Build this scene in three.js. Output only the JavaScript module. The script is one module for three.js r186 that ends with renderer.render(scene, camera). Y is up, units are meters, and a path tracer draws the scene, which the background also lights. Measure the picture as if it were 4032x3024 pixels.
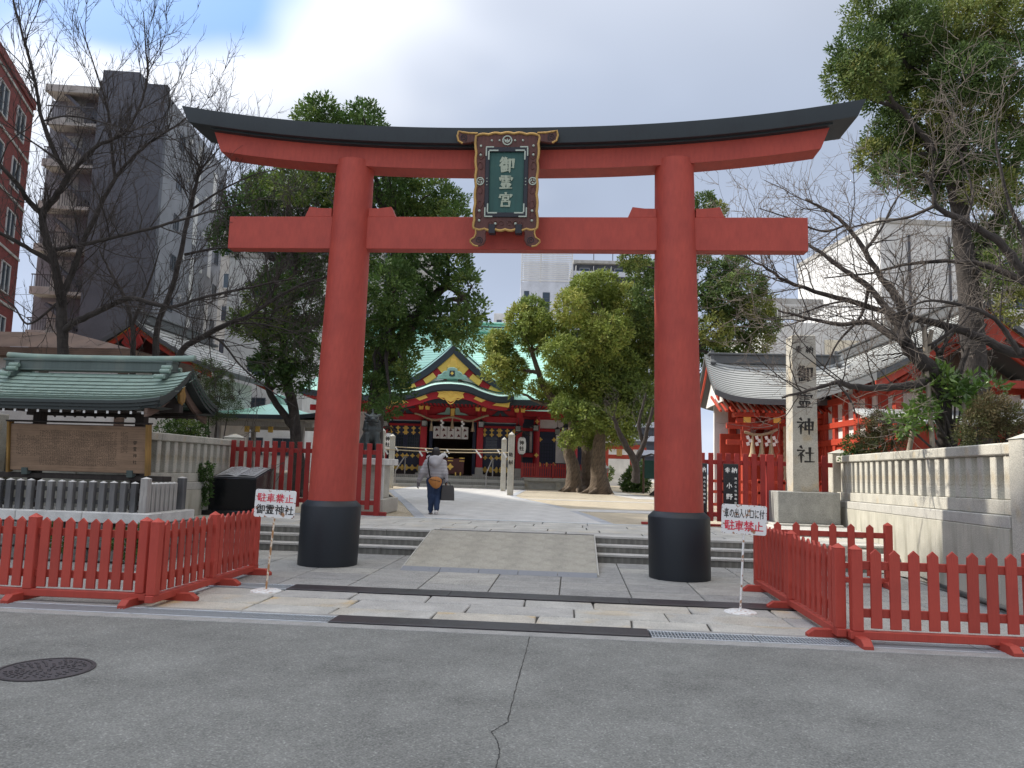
import * as THREE from 'three';
import { mergeGeometries, toCreasedNormals } from 'three/addons/utils/BufferGeometryUtils.js';
import { MarchingCubes } from 'three/addons/objects/MarchingCubes.js';

// ---------------------------------------------------------------- camera, sky, sun, exposure
const scene = new THREE.Scene();
const camera = new THREE.PerspectiveCamera(53.06, 4 / 3, 0.1, 900);
camera.position.set(1.057, 1.55, 11.754);
camera.rotation.order = 'YXZ';
camera.rotation.set(THREE.MathUtils.degToRad(6.2), THREE.MathUtils.degToRad(4.671), THREE.MathUtils.degToRad(1.635));
const renderer = new THREE.WebGLRenderer({ antialias: true });
renderer.toneMapping = THREE.LinearToneMapping;
renderer.toneMappingExposure = 1.15;
renderer.shadowMap.enabled = true;
const SUN = new THREE.Vector3(-0.765, 0.629, -0.135).normalize();
const sun = new THREE.DirectionalLight(new THREE.Color(1.0, 0.93, 0.82), 5);
sun.name = 'sun'; sun.position.copy(SUN).multiplyScalar(120); sun.castShadow = true; sun.shadow.radius = 2.2;
sun.shadow.mapSize.set(4096, 4096);
Object.assign(sun.shadow.camera, { left: -60, right: 60, top: 60, bottom: -60, near: 1, far: 300 });
scene.add(sun, sun.target);
{
  // broken winter overcast: grey-lavender deck, brighter and thinner around the sun, with blue showing through the thin part
  const W = 1024, H = 512, data = new Float32Array(W * H * 4);
  for (let j = 0; j < H; j++) {
    const el = ((j + 0.5) / H - 0.5) * Math.PI, y = Math.sin(el), c = Math.cos(el);
    for (let i = 0; i < W; i++) {
      const a = ((i + 0.5) / W - 0.5) * 2 * Math.PI, x = Math.cos(a) * c, z = Math.sin(a) * c, yy = Math.max(y, 0.0);
      const k = 1 / (yy + 0.32), px = x * k, pz = z * k;
      const n1 = fbm(px * 1.15 + 6.6, pz * 1.15, 9.9, 5), n2 = fbm(px * 2.6 + 9.1, pz * 2.6 + 4, 7.7, 4);
      const cs = Math.max(-1, Math.min(1, x * SUN.x + y * SUN.y + z * SUN.z)), near = Math.exp(-Math.pow(Math.acos(cs) / 0.78, 2));
      const thick = Math.min(1, Math.max(0, 0.5 + 1.5 * (n1 - 0.42) + 0.55 * (n2 - 0.5) - 0.62 * near));
      const t = smooth(0.06, 0.62, thick);
      const up = 0.98 - 0.2 * smooth(0.06, 0.42, yy) + 1.45 * Math.pow(yy, 3), pale = smooth(0.35, 0.95, yy);
      const cloud = [lerp(0.48, 0.71, pale), lerp(0.56, 0.68, pale), lerp(0.72, 0.64, pale)], white = [1.0, 1.03, 1.1], blue = [0.20, 0.42, 0.86];
      const o = (j * W + i) * 4;
      for (let q = 0; q < 3; q++) {
        const thin = lerp(blue[q], white[q], smooth(-0.02, 0.2, thick + 0.14 * near - 0.02));
        const deck = cloud[q] * (1 + 0.28 * (n2 - 0.5) + 0.35 * near - 0.12 * (n1 - 0.5));
        let v = lerp(thin * (1 + 0.5 * near), deck, t) * up;
        if (y < 0) v = lerp(v, 0.2, smooth(0, 0.15, -y));
        data[o + q] = v;
      }
      data[o + 3] = 1;
    }
  }
  const sky = new THREE.DataTexture(data, W, H, THREE.RGBAFormat, THREE.FloatType);
  sky.mapping = THREE.EquirectangularReflectionMapping; sky.magFilter = THREE.LinearFilter; sky.needsUpdate = true;
  scene.background = sky; scene.environment = sky;
}

// ---------------------------------------------------------------- helpers
function lerp(a, b, t) { return a + (b - a) * t; }
function smooth(a, b, x) { const t = Math.min(1, Math.max(0, (x - a) / (b - a))); return t * t * (3 - 2 * t); }
function hash(x, y, z) { let h = Math.imul(x | 0, 374761393) ^ Math.imul(y | 0, 668265263) ^ Math.imul(z | 0, 1274126177); h = Math.imul(h ^ (h >>> 13), 1274126177); return ((h ^ (h >>> 16)) >>> 0) / 4294967296; }
function vnoise(x, y, z, p = 0) {
  const X = Math.floor(x), Y = Math.floor(y), Z = Math.floor(z), fx = x - X, fy = y - Y, fz = z - Z, u = fx * fx * (3 - 2 * fx), v = fy * fy * (3 - 2 * fy);
  let x0 = X, x1 = X + 1, y0 = Y, y1 = Y + 1;
  if (p) { x0 = ((x0 % p) + p) % p; x1 = ((x1 % p) + p) % p; y0 = ((y0 % p) + p) % p; y1 = ((y1 % p) + p) % p; }
  const a = hash(x0, y0, Z), b = hash(x0, y1, Z), lo = a + (hash(x1, y0, Z) - a) * u, hi = b + (hash(x1, y1, Z) - b) * u, n0 = lo + (hi - lo) * v;
  if (fz === 0) return n0;
  const w = fz * fz * (3 - 2 * fz), c = hash(x0, y0, Z + 1), d = hash(x0, y1, Z + 1), l2 = c + (hash(x1, y0, Z + 1) - c) * u, h2 = d + (hash(x1, y1, Z + 1) - d) * u;
  return n0 + (l2 + (h2 - l2) * v - n0) * w;
}
function fbm(x, y, z, oct = 4, p = 0) { let s = 0, a = 0.5, n = 0; for (let i = 0; i < oct; i++) { s += a * vnoise(x, y, z + i * 17, p); n += a; x *= 2; y *= 2; p *= 2; a *= 0.5; } return s / n; }
function rng(seed) { let s = seed | 0; return () => { s = (s + 0x6d2b79f5) | 0; let t = Math.imul(s ^ (s >>> 15), 1 | s); t = (t + Math.imul(t ^ (t >>> 7), 61 | t)) ^ t; return ((t ^ (t >>> 14)) >>> 0) / 4294967296; }; }
const V = (x, y, z) => new THREE.Vector3(x, y, z);

// textures: fn(u, v) gives linear rgb; the texture repeats every `metres`
const toS = (x) => { x = Math.min(1, Math.max(0, x)); return Math.round(255 * (x <= 0.0031308 ? 12.92 * x : 1.055 * Math.pow(x, 1 / 2.4) - 0.055)); };
function tex(size, metres, fn, srgb = true) {
  const w = Array.isArray(size) ? size[0] : size, h = Array.isArray(size) ? size[1] : size, d = new Uint8Array(w * h * 4);
  for (let j = 0; j < h; j++) for (let i = 0; i < w; i++) {
    const c = fn((i + 0.5) / w, (j + 0.5) / h), o = (j * w + i) * 4;
    for (let q = 0; q < 3; q++) d[o + q] = srgb ? toS(c[q]) : Math.round(255 * Math.min(1, Math.max(0, c[q])));
    d[o + 3] = 255;
  }
  const t = new THREE.DataTexture(d, w, h, THREE.RGBAFormat);
  if (srgb) t.colorSpace = THREE.SRGBColorSpace;
  t.wrapS = t.wrapT = THREE.RepeatWrapping; t.magFilter = THREE.LinearFilter; t.minFilter = THREE.LinearMipmapLinearFilter;
  if (metres) t.repeat.set(1 / metres, 1 / metres);
  t.needsUpdate = true; return t;
}
function mat(color, roughness = 0.8, more = {}) {
  const m = more.physical ? new THREE.MeshPhysicalMaterial({ roughness }) : new THREE.MeshStandardMaterial({ roughness });
  m.color.setRGB(...color); delete more.physical;
  Object.assign(m, more); return m;
}
const scaleC = (c, s) => c.map((x) => x * s);

// geometry
function boxUV(g) {
  if (g.index) g = g.toNonIndexed();
  const p = g.attributes.position, n = p.count, uv = new Float32Array(n * 2), a = V(), b = V(), c = V(), e = V();
  for (let i = 0; i < n; i += 3) {
    a.fromBufferAttribute(p, i); b.fromBufferAttribute(p, i + 1); c.fromBufferAttribute(p, i + 2);
    e.copy(b).sub(a).cross(c.clone().sub(a)); const ax = Math.abs(e.x), ay = Math.abs(e.y), az = Math.abs(e.z);
    [a, b, c].forEach((q, k) => { const o = (i + k) * 2; if (ay >= ax && ay >= az) { uv[o] = q.x; uv[o + 1] = q.z; } else if (ax > az) { uv[o] = q.z; uv[o + 1] = q.y; } else { uv[o] = q.x; uv[o + 1] = q.y; } });
  }
  g.setAttribute('uv', new THREE.BufferAttribute(uv, 2)); return g;
}
function plain(g) { // position, normal and uv only, non-indexed, so that any two merge
  if (g.index) g = g.toNonIndexed();
  for (const k of Object.keys(g.attributes)) if (!['position', 'normal', 'uv'].includes(k)) g.deleteAttribute(k);
  if (!g.attributes.normal) g.computeVertexNormals();
  if (!g.attributes.uv) g.setAttribute('uv', new THREE.BufferAttribute(new Float32Array(g.attributes.position.count * 2), 2));
  g.morphAttributes = {}; return g;
}
const merge = (list) => (list.length === 1 ? plain(list[0]) : mergeGeometries(list.map(plain), false));
function put(g, x = 0, y = 0, z = 0, rx = 0, ry = 0, rz = 0, order = 'XYZ') {
  g.applyMatrix4(new THREE.Matrix4().compose(V(x, y, z), new THREE.Quaternion().setFromEuler(new THREE.Euler(rx, ry, rz, order)), V(1, 1, 1))); return g;
}
function polys(faces) { // convex polygons -> flat shaded geometry
  const p = [];
  for (const f of faces) for (let i = 1; i < f.length - 1; i++) p.push(...f[0], ...f[i], ...f[i + 1]);
  const g = new THREE.BufferGeometry(); g.setAttribute('position', new THREE.Float32BufferAttribute(p, 3)); g.computeVertexNormals(); return boxUV(g);
}
const cboxCache = new Map();
function cbox(w, h, d, c = 0.006) { // chamfered box, centred
  const key = [w, h, d, c].map((x) => x.toFixed(4)).join();
  if (!cboxCache.has(key)) {
    const X = w / 2, Y = h / 2, Z = d / 2; c = Math.min(c, X * 0.45, Y * 0.45, Z * 0.45);
    const f = [], s = [-1, 1];
    const q = (a, n) => { const u = V(...a[1]).sub(V(...a[0])).cross(V(...a[2]).sub(V(...a[0]))); if (u.dot(V(...n)) < 0) a.reverse(); f.push(a); };
    for (const i of s) {
      q([[i * X, -Y + c, -Z + c], [i * X, Y - c, -Z + c], [i * X, Y - c, Z - c], [i * X, -Y + c, Z - c]], [i, 0, 0]);
      q([[-X + c, i * Y, -Z + c], [X - c, i * Y, -Z + c], [X - c, i * Y, Z - c], [-X + c, i * Y, Z - c]], [0, i, 0]);
      q([[-X + c, -Y + c, i * Z], [X - c, -Y + c, i * Z], [X - c, Y - c, i * Z], [-X + c, Y - c, i * Z]], [0, 0, i]);
      for (const j of s) {
        q([[i * X, j * (Y - c), -Z + c], [i * X, j * (Y - c), Z - c], [i * (X - c), j * Y, Z - c], [i * (X - c), j * Y, -Z + c]], [i, j, 0]);
        q([[i * X, -Y + c, j * (Z - c)], [i * X, Y - c, j * (Z - c)], [i * (X - c), Y - c, j * Z], [i * (X - c), -Y + c, j * Z]], [i, 0, j]);
        q([[-X + c, i * Y, j * (Z - c)], [X - c, i * Y, j * (Z - c)], [X - c, i * (Y - c), j * Z], [-X + c, i * (Y - c), j * Z]], [0, i, j]);
        for (const k of s) q([[i * X, j * (Y - c), k * (Z - c)], [i * (X - c), j * Y, k * (Z - c)], [i * (X - c), j * (Y - c), k * Z]], [i, j, k]);
      }
    }
    cboxCache.set(key, polys(f));
  }
  return cboxCache.get(key).clone();
}
const bx = (w, h, d, x = 0, y = 0, z = 0, c) => put(cbox(w, h, d, c), x, y, z); // centred at x, z; y is its centre
const bb = (x0, x1, y0, y1, z0, z1, c) => bx(x1 - x0, y1 - y0, z1 - z0, (x0 + x1) / 2, (y0 + y1) / 2, (z0 + z1) / 2, c);
function ext(pts, depth, bevel = 0, holes = []) { // outline [[x, y]...] extruded along +z, centred on z = 0
  const s = new THREE.Shape(pts.map((p) => new THREE.Vector2(p[0], p[1])));
  for (const h of holes) s.holes.push(new THREE.Path(h.map((p) => new THREE.Vector2(p[0], p[1]))));
  const g = new THREE.ExtrudeGeometry(s, { depth: depth - 2 * bevel, bevelEnabled: bevel > 0, bevelSize: bevel, bevelThickness: bevel, bevelOffset: -bevel, bevelSegments: 1, steps: 1, curveSegments: 8 });
  g.translate(0, 0, -depth / 2 + bevel); return boxUV(g);
}
function lathe(pts, seg = 20) { return toCreasedNormals(new THREE.LatheGeometry(pts.map((p) => new THREE.Vector2(p[0], p[1])), seg), 0.6); }
function tube(pts, radii, sides = 8, cap = true) { // tapered tube through points
  const n = pts.length, pos = [], nor = [], uv = [], idx = []; let N = null, len = 0;
  for (let i = 0; i < n; i++) {
    const T = (i === 0 ? pts[1].clone().sub(pts[0]) : i === n - 1 ? pts[n - 1].clone().sub(pts[n - 2]) : pts[i + 1].clone().sub(pts[i - 1])).normalize();
    if (!N) { N = Math.abs(T.y) < 0.9 ? V(0, 1, 0) : V(1, 0, 0); }
    N = N.clone().sub(T.clone().multiplyScalar(N.dot(T))).normalize(); const B = T.clone().cross(N), r = Array.isArray(radii) ? radii[i] : radii;
    if (i) len += pts[i].distanceTo(pts[i - 1]);
    for (let k = 0; k <= sides; k++) { const a = (k / sides) * 2 * Math.PI, d = N.clone().multiplyScalar(Math.cos(a)).addScaledVector(B, Math.sin(a)); pos.push(pts[i].x + d.x * r, pts[i].y + d.y * r, pts[i].z + d.z * r); nor.push(d.x, d.y, d.z); uv.push((k / sides) * Math.max(0.05, r * 6), len); }
    if (i) for (let k = 0; k < sides; k++) { const a = (i - 1) * (sides + 1) + k, b = a + sides + 1; idx.push(a, a + 1, b, b, a + 1, b + 1); }
  }
  if (cap) for (const [e, s] of [[0, 1], [n - 1, -1]]) { const c = pos.length / 3; pos.push(pts[e].x, pts[e].y, pts[e].z); const T = (e ? pts[n - 1].clone().sub(pts[n - 2]) : pts[0].clone().sub(pts[1])).normalize(); nor.push(T.x, T.y, T.z); uv.push(0, 0); for (let k = 0; k < sides; k++) { const a = e * (sides + 1) + k; s > 0 ? idx.push(c, a + 1, a) : idx.push(c, a, a + 1); } }
  const g = new THREE.BufferGeometry(); g.setAttribute('position', new THREE.Float32BufferAttribute(pos, 3)); g.setAttribute('normal', new THREE.Float32BufferAttribute(nor, 3)); g.setAttribute('uv', new THREE.Float32BufferAttribute(uv, 2)); g.setIndex(idx); return g;
}
const rod = (x0, y0, z0, x1, y1, z1, r, sides = 8) => tube([V(x0, y0, z0), V(x1, y1, z1)], r, sides);
function grid(nu, nv, fn, crease = 0.7) { // surface from fn(u, v) -> [x, y, z]
  const pos = [], idx = [], uv = [];
  for (let j = 0; j <= nv; j++) for (let i = 0; i <= nu; i++) { pos.push(...fn(i / nu, j / nv)); uv.push(i / nu, j / nv); }
  for (let j = 0; j < nv; j++) for (let i = 0; i < nu; i++) { const a = j * (nu + 1) + i, b = a + nu + 1; idx.push(a, a + 1, b, b, a + 1, b + 1); }
  const g = new THREE.BufferGeometry(); g.setAttribute('position', new THREE.Float32BufferAttribute(pos, 3)); g.setAttribute('uv', new THREE.Float32BufferAttribute(uv, 2)); g.setIndex(idx); g.computeVertexNormals();
  return crease ? toCreasedNormals(g, crease) : g;
}

// scene graph: things at top level, parts as their children
const taken = {};
function numbered(name) { const n = taken[name] = (taken[name] ?? -1) + 1; return n ? name + '_' + String(n).padStart(3, '0') : name; }
function thing(name, label, category, [x, y, z] = [0, 0, 0], turn = 0, group) {
  const o = new THREE.Group(); o.name = numbered(name); o.position.set(x, y, z); o.rotation.y = turn; o.userData = { label, category };
  if (group) o.userData.group = group; scene.add(o); return o;
}
function part(name, geo, m, parent, x, y, z) {
  const o = new THREE.Mesh(Array.isArray(geo) ? merge(geo) : geo, m); o.name = name; o.castShadow = o.receiveShadow = true;
  if (x !== undefined) o.position.set(x, y, z); (parent ?? scene).add(o); return o;
}
function struct(name, geo, m) { const o = part(numbered(name), geo, m); o.userData.kind = 'structure'; return o; }
function solo(name, geo, m, label, category, group) { const o = part(numbered(name), geo, m); o.userData = { label, category }; if (group) o.userData.group = group; return o; }
function dup(root, [x, y, z], turn, label) { const r = root.clone(); r.name = numbered(root.name.replace(/_\d{3}$/, '')); r.userData = { ...root.userData }; if (label) r.userData.label = label; r.position.set(x, y, z); if (turn !== undefined) r.rotation.y = turn; scene.add(r); return r; }

// written characters as strokes on a 100 x 100 square, y down
const GLYPH = {
  御: '28,8 12,30;32,30 10,55;22,46 22,94;46,8 38,26;38,22 62,22;34,42 64,42;50,22 50,58;36,60 36,88;50,58 50,86;50,70 62,70;32,90 66,84;70,18 92,18 92,66 84,66;70,18 70,94',
  霊: '18,8 82,8;10,22 10,38;10,22 90,22 88,36;50,8 50,50;24,31 40,33;24,43 40,45;60,31 76,33;60,43 76,45;22,58 78,58;40,58 40,90;60,58 60,90;22,66 30,82;78,66 70,82;10,92 90,92',
  神: '24,6 32,16;8,28 42,28 12,58;26,44 26,94;30,50 42,60;52,26 92,26 92,70 52,70 52,26;52,48 92,48;72,8 72,96',
  社: '24,6 32,16;8,28 42,28 12,58;26,44 26,94;30,50 42,60;54,42 94,42;74,14 74,90;48,90 98,90',
  駐: '10,10 10,62;10,10 46,10;10,26 42,26;10,42 42,42;28,10 28,58;10,60 50,60 46,92 38,92;14,70 12,82;22,70 22,80;30,70 32,80;70,6 78,14;56,24 96,24;60,54 92,54;54,90 98,90;76,24 76,90',
  車: '14,16 86,16;24,32 76,32 76,66 24,66 24,32;24,49 76,49;8,82 92,82;50,4 50,98',
  禁: '8,20 46,20;27,4 27,52;27,22 8,46;27,24 44,42;54,20 94,20;72,4 72,52;72,22 54,46;72,24 94,46;26,58 74,58;10,72 90,72;50,72 50,98 42,94;30,80 16,94;70,80 86,94',
  止: '52,8 52,90;52,44 86,44;24,38 24,90;6,90 94,90',
  の: '52,20 44,60 30,78 16,66 20,38 48,18 78,26 88,54 76,80 56,90',
  出: '50,6 50,90;22,16 22,46 78,46 78,16;12,58 12,90 88,90 88,58',
  入: '34,10 50,12 44,50 10,92;48,34 64,66 92,92',
  り: '28,14 24,50 32,56;68,10 72,44 62,76 42,94',
  口: '18,18 82,18 82,86 18,86 18,18',
  に: '20,12 16,54 22,90 28,74;48,24 84,22;46,74 60,84 88,82',
  付: '32,6 10,50;24,34 24,96;42,32 96,32;76,8 76,90 64,86;50,48 60,66',
  奉: '22,12 78,12;16,26 84,26;8,40 92,40;50,2 46,40 10,70;52,40 90,68;32,60 68,60;24,76 76,76;50,48 50,98',
  納: '26,4 10,24 28,28;36,20 12,50 42,48;26,50 26,94;12,62 8,84;38,60 44,76;52,24 94,24 94,90 86,88;52,24 52,96;72,6 70,40 56,66;72,42 88,62',
  小: '50,6 50,92 38,86;24,34 10,70;74,34 92,70',
  野: '8,8 44,8 44,46 8,46 8,8;8,27 44,27;26,8 26,84;8,62 44,62;4,86 48,82;56,10 90,10 74,30;60,24 74,36;52,42 96,42 88,58;76,42 76,94 66,90',
  貴: '30,8 70,8 70,22 30,22 30,8;50,2 50,34;8,36 92,36;26,44 74,44 74,82 26,82 26,44;26,57 74,57;26,70 74,70;38,84 16,98;62,84 86,98',
  宮: '50,2 50,12;10,32 12,16 88,16 84,30;32,28 68,28 68,48 32,48 32,28;50,48 44,60;24,62 76,62 76,94 24,94 24,62',
  株: '6,26 42,26;24,4 24,96;24,30 6,62;26,34 40,52;60,10 52,30;54,24 92,24;46,46 98,46;74,4 74,96;74,48 50,80;74,48 98,80',
  式: '8,28 92,28;62,6 70,54 94,92 94,74;76,8 86,18;14,52 52,52;34,52 34,82;10,88 54,80',
  会: '50,4 8,40;50,4 92,40;30,40 70,40;14,56 86,56;46,56 28,88 78,84;66,70 84,96',
  鶴: '6,14 46,14;26,6 8,40;18,34 18,92;18,40 46,40;18,56 44,56;18,72 44,72;18,90 48,90;32,30 32,90;60,14 92,14 92,48 60,48;60,6 60,62;60,30 92,30;60,62 96,62 92,92 84,90;64,74 62,88;74,74 76,86',
  鳴: '6,22 32,22 32,66 6,66 6,22;48,14 86,14 86,46 48,46;48,6 48,62;48,30 86,30;48,62 94,62 90,94 82,92;48,74 44,90;60,74 60,86;72,74 76,86',
  荘: '8,18 92,18;32,4 32,30;68,4 68,30;22,36 22,96;8,44 20,56;6,76 22,66;40,54 94,54;66,36 66,88;42,90 92,90',
  敬: '8,18 48,18;20,8 20,28;36,8 36,28;20,34 10,56;18,40 46,40 42,80 36,80;18,52 32,52 32,70 18,70 18,52;66,8 54,40;60,28 94,28;84,28 74,64 50,94;64,46 94,92',
  献: '8,22 50,22;28,6 28,40;10,40 48,40 48,94;10,40 10,94;20,54 38,54;20,68 38,68;28,50 28,90;56,40 96,40;76,8 74,50 54,92;78,50 96,90;84,14 92,26',
  テ: '24,16 76,16;10,40 90,40;54,40 48,70 28,94', ム: '46,10 16,80 80,74;62,50 88,92',
};
function glyph(ch, size, weight = 0.1, thick = 0.002, brush = false) { // centred on 0,0; faces +z; back on z = 0
  const out = []; let k = 0;
  const at = ([x, y]) => [(x / 100 - 0.5) * size, (0.5 - y / 100) * size];
  for (const s of GLYPH[ch].split(';')) {
    const p = s.split(' ').map((q) => at(q.split(',').map(Number)));
    for (let i = 1; i < p.length; i++) {
      const dx = p[i][0] - p[i - 1][0], dy = p[i][1] - p[i - 1][1], L = Math.hypot(dx, dy), hor = Math.abs(dx) > Math.abs(dy), w0 = size * weight * (brush ? (hor ? 0.72 : 1.15) : hor ? 0.92 : 1), e = size * weight * 0.42, t = thick + k++ * 0.00012;
      const g = polys(((a, b, c) => { const T = brush ? 0.72 : 1, o = [[-L / 2 - e, -a / 2], [-L / 2 - e * 0.4, -a * 0.62], [L / 2, -b / 2], [L / 2 + e, 0], [L / 2, b / 2], [-L / 2 - e * 0.4, a * 0.62], [-L / 2 - e, a / 2]].map(([x, y]) => [x, y, c]); const q = brush ? o : [[-L / 2 - e, -a / 2, c], [L / 2 + e, -a / 2, c], [L / 2 + e, a / 2, c], [-L / 2 - e, a / 2, c]]; const f = [q]; for (let n = 0; n < q.length; n++) { const A = q[n], B = q[(n + 1) % q.length]; f.push([A, [A[0], A[1], 0], [B[0], B[1], 0], B]); } return f; })(w0, w0 * (brush ? 0.62 : 1), t));
      put(g, (p[i][0] + p[i - 1][0]) / 2, (p[i][1] + p[i - 1][1]) / 2, 0, 0, 0, Math.atan2(dy, dx)); out.push(g);
    }
  }
  return out;
}
function writing(text, size, pitch, vertical, weight, thick, brush) { // list of geometries centred on the line's middle
  const n = [...text].length; return [...text].flatMap((c, i) => glyph(c, size, weight, thick, brush).map((g) => { const o = (i - (n - 1) / 2) * pitch; return vertical ? put(g, 0, -o, 0) : put(g, o, 0, 0); }));
}

// ---------------------------------------------------------------- materials
const speck = (seed, n) => (u, v) => hash(Math.floor(u * n), Math.floor(v * n), seed);
// paving and stone: colour of the rock with mineral grains and soiling blotches
function stoneTex(base, amp, seed, metres = 0.9, size = 512, stain = 0) {
  return tex(size, metres, (u, v) => {
    const g = hash(Math.floor(u * size), Math.floor(v * size), seed), g2 = vnoise(u * size / 3, v * size / 3, seed, Math.round(size / 3)), b = fbm(u * 5, v * 5, seed, 5, 5);
    let k = 1 + amp * (0.9 * (g - 0.5) + 1.0 * (g2 - 0.5)) + 0.45 * (b - 0.5);
    if (g > 0.93) k *= 0.62; if (g < 0.06) k *= 1.22;
    const s = stain * smooth(0.56, 0.74, fbm(u * 3 + 7, v * 3, seed + 5, 4, 3));
    return [base[0] * k * (1 + 0.12 * s), base[1] * k * (1 - 0.1 * s), base[2] * k * (1 - 0.42 * s)];
  });
}
// weathered masonry: dark water streaks run down the face (v = height)
function streakTex(base, seed, metres, dark = 0.5, size = 512) {
  return tex(size, metres, (u, v) => {
    const g = hash(Math.floor(u * size), Math.floor(v * size), seed), b = fbm(u * 6, v * 6, seed, 5, 6), st = fbm(u * 8, v * 2, seed + 3, 4, 2) , s2 = fbm(u * 9, v * 1, seed + 9, 4, 1);
    const run = smooth(0.5, 0.72, st) * 0.6 + smooth(0.52, 0.75, s2) * 0.6, k = (1 + 0.22 * (g - 0.5) + 0.42 * (b - 0.5)) * (1 - dark * Math.min(1, run));
    return [base[0] * k, base[1] * k, base[2] * k * (1 - 0.06 * run)];
  });
}
const asphaltTex = tex(1024, 2.6, (u, v) => {
  const S = 1024, g = vnoise(u * 300, v * 300, 3, 300), g2 = hash(Math.floor(u * S), Math.floor(v * S), 4), b = fbm(u * 4, v * 4, 5, 5, 4), b2 = fbm(u * 16, v * 16, 8, 3, 16);
  let k = 1 + 0.6 * (g - 0.5) + 0.35 * (g2 - 0.5) + 0.6 * (b - 0.5) + 0.3 * (b2 - 0.5); if (g > 0.88) k *= 1.35;
  return [0.172 * k, 0.174 * k, 0.162 * k];
});
const asphaltBump = tex(512, 1.3, (u, v) => { const g = vnoise(u * 170, v * 170, 3, 170) * 0.7 + 0.3 * vnoise(u * 340, v * 340, 9, 340); return [g, g, g]; }, false);
const gravelTex = tex(1024, 1.6, (u, v) => { const g = vnoise(u * 190, v * 190, 21, 190), g2 = hash(Math.floor(u * 400), Math.floor(v * 400), 22), b = fbm(u * 4, v * 4, 23, 4, 4); const k = 1 + 0.75 * (g - 0.5) + 0.5 * (g2 - 0.5) + 0.3 * (b - 0.5); return [0.44 * k, 0.385 * k, 0.29 * k]; });
const gravelBump = tex(512, 0.8, (u, v) => { const g = vnoise(u * 95, v * 95, 21, 95); return [g, g, g]; }, false);
const rampTex = tex(512, 0.7, (u, v) => { const g = vnoise(u * 120, v * 120, 31, 120), g2 = hash(Math.floor(u * 300), Math.floor(v * 300), 32), b = fbm(u * 4, v * 4, 33, 4, 4); const k = 1 + 0.7 * (g - 0.5) + 0.5 * (g2 - 0.5) + 0.4 * (b - 0.5); return [0.33 * k, 0.312 * k, 0.262 * k]; });
const paintTex = (c, seed, amp = 0.16) => tex(512, 1.5, (u, v) => { const b = fbm(u * 6, v * 6, seed, 5, 6), f = fbm(u * 60, v * 12, seed + 2, 3, 12), g = hash(Math.floor(u * 512), Math.floor(v * 512), seed); const k = 1 + amp * 1.5 * (b - 0.5) + amp * (f - 0.5) + 0.05 * (g - 0.5); return [c[0] * k, c[1] * k * (1 + 0.1 * (b - 0.5)), c[2] * k]; });
const fineBump = tex(512, 0.6, (u, v) => { const g = fbm(u * 60, v * 60, 77, 3, 60); return [g, g, g]; }, false);
const brushBump = tex(512, 0.8, (u, v) => { const g = fbm(u * 90, v * 9, 78, 3, 9); return [g, g, g]; }, false);
const woodTex = (c, seed, along = 'v', metres = 1.2) => tex(512, metres, (u, v) => { const [a, l] = along === 'v' ? [u, v] : [v, u]; const w = a + 0.03 * fbm(a * 4, l * 3, seed, 3, 4), f = fbm(w * 60, l * 3, seed + 1, 4, 3), r = vnoise(w * 14, l * 2, seed + 2, 2), b = fbm(u * 4, v * 4, seed + 5, 4, 4); const k = 1 + 0.75 * (f - 0.5) + 0.35 * (r - 0.5) + 0.5 * (b - 0.5); return [c[0] * k, c[1] * k, c[2] * k * (1 - 0.1 * (f - 0.5))]; });
const barkTex = (c, seed) => tex(512, 0.8, (u, v) => { const f = fbm(u * 28, v * 7, seed, 4, 7), r = fbm(u * 6, v * 24, seed + 3, 4, 6), b = fbm(u * 4, v * 4, seed + 5, 4, 4); const k = 1 + 1.1 * (f - 0.5) + 0.5 * (r - 0.5) + 0.6 * (b - 0.5); return [c[0] * k, c[1] * k, c[2] * k]; });
const barkBump = tex(512, 0.8, (u, v) => { const f = fbm(u * 28, v * 7, 41, 4, 7) * 0.7 + 0.3 * fbm(u * 8, v * 30, 44, 3, 8); return [f, f, f]; }, false);
const copperTex = (c, seed) => tex(512, 1.4, (u, v) => { const b = fbm(u * 5, v * 5, seed, 5, 5), st = fbm(u * 40, v * 3, seed + 4, 3, 3), g = hash(Math.floor(u * 512), Math.floor(v * 512), seed); const k = 1 + 0.4 * (b - 0.5) + 0.32 * (st - 0.5) + 0.08 * (g - 0.5), w = smooth(0.55, 0.8, b); return [c[0] * k * (1 + 0.12 * w), c[1] * k, c[2] * k * (1 - 0.04 * w)]; });
const brickTex = tex(512, 2.4, (u, v) => { const row = Math.floor(v * 36), off = row % 2 ? 0.5 : 0, bu = u * 10 + off, f = bu - Math.floor(bu), fv = v * 36 - row, m = f < 0.04 || fv < 0.12 ? 0.75 : 1, k = m * (0.85 + 0.35 * hash(Math.floor(bu) % 10, row, 3)) * (0.85 + 0.3 * fbm(u * 4, v * 4, 5, 4, 4)); return [0.15 * k, 0.034 * k, 0.03 * k]; });

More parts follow.
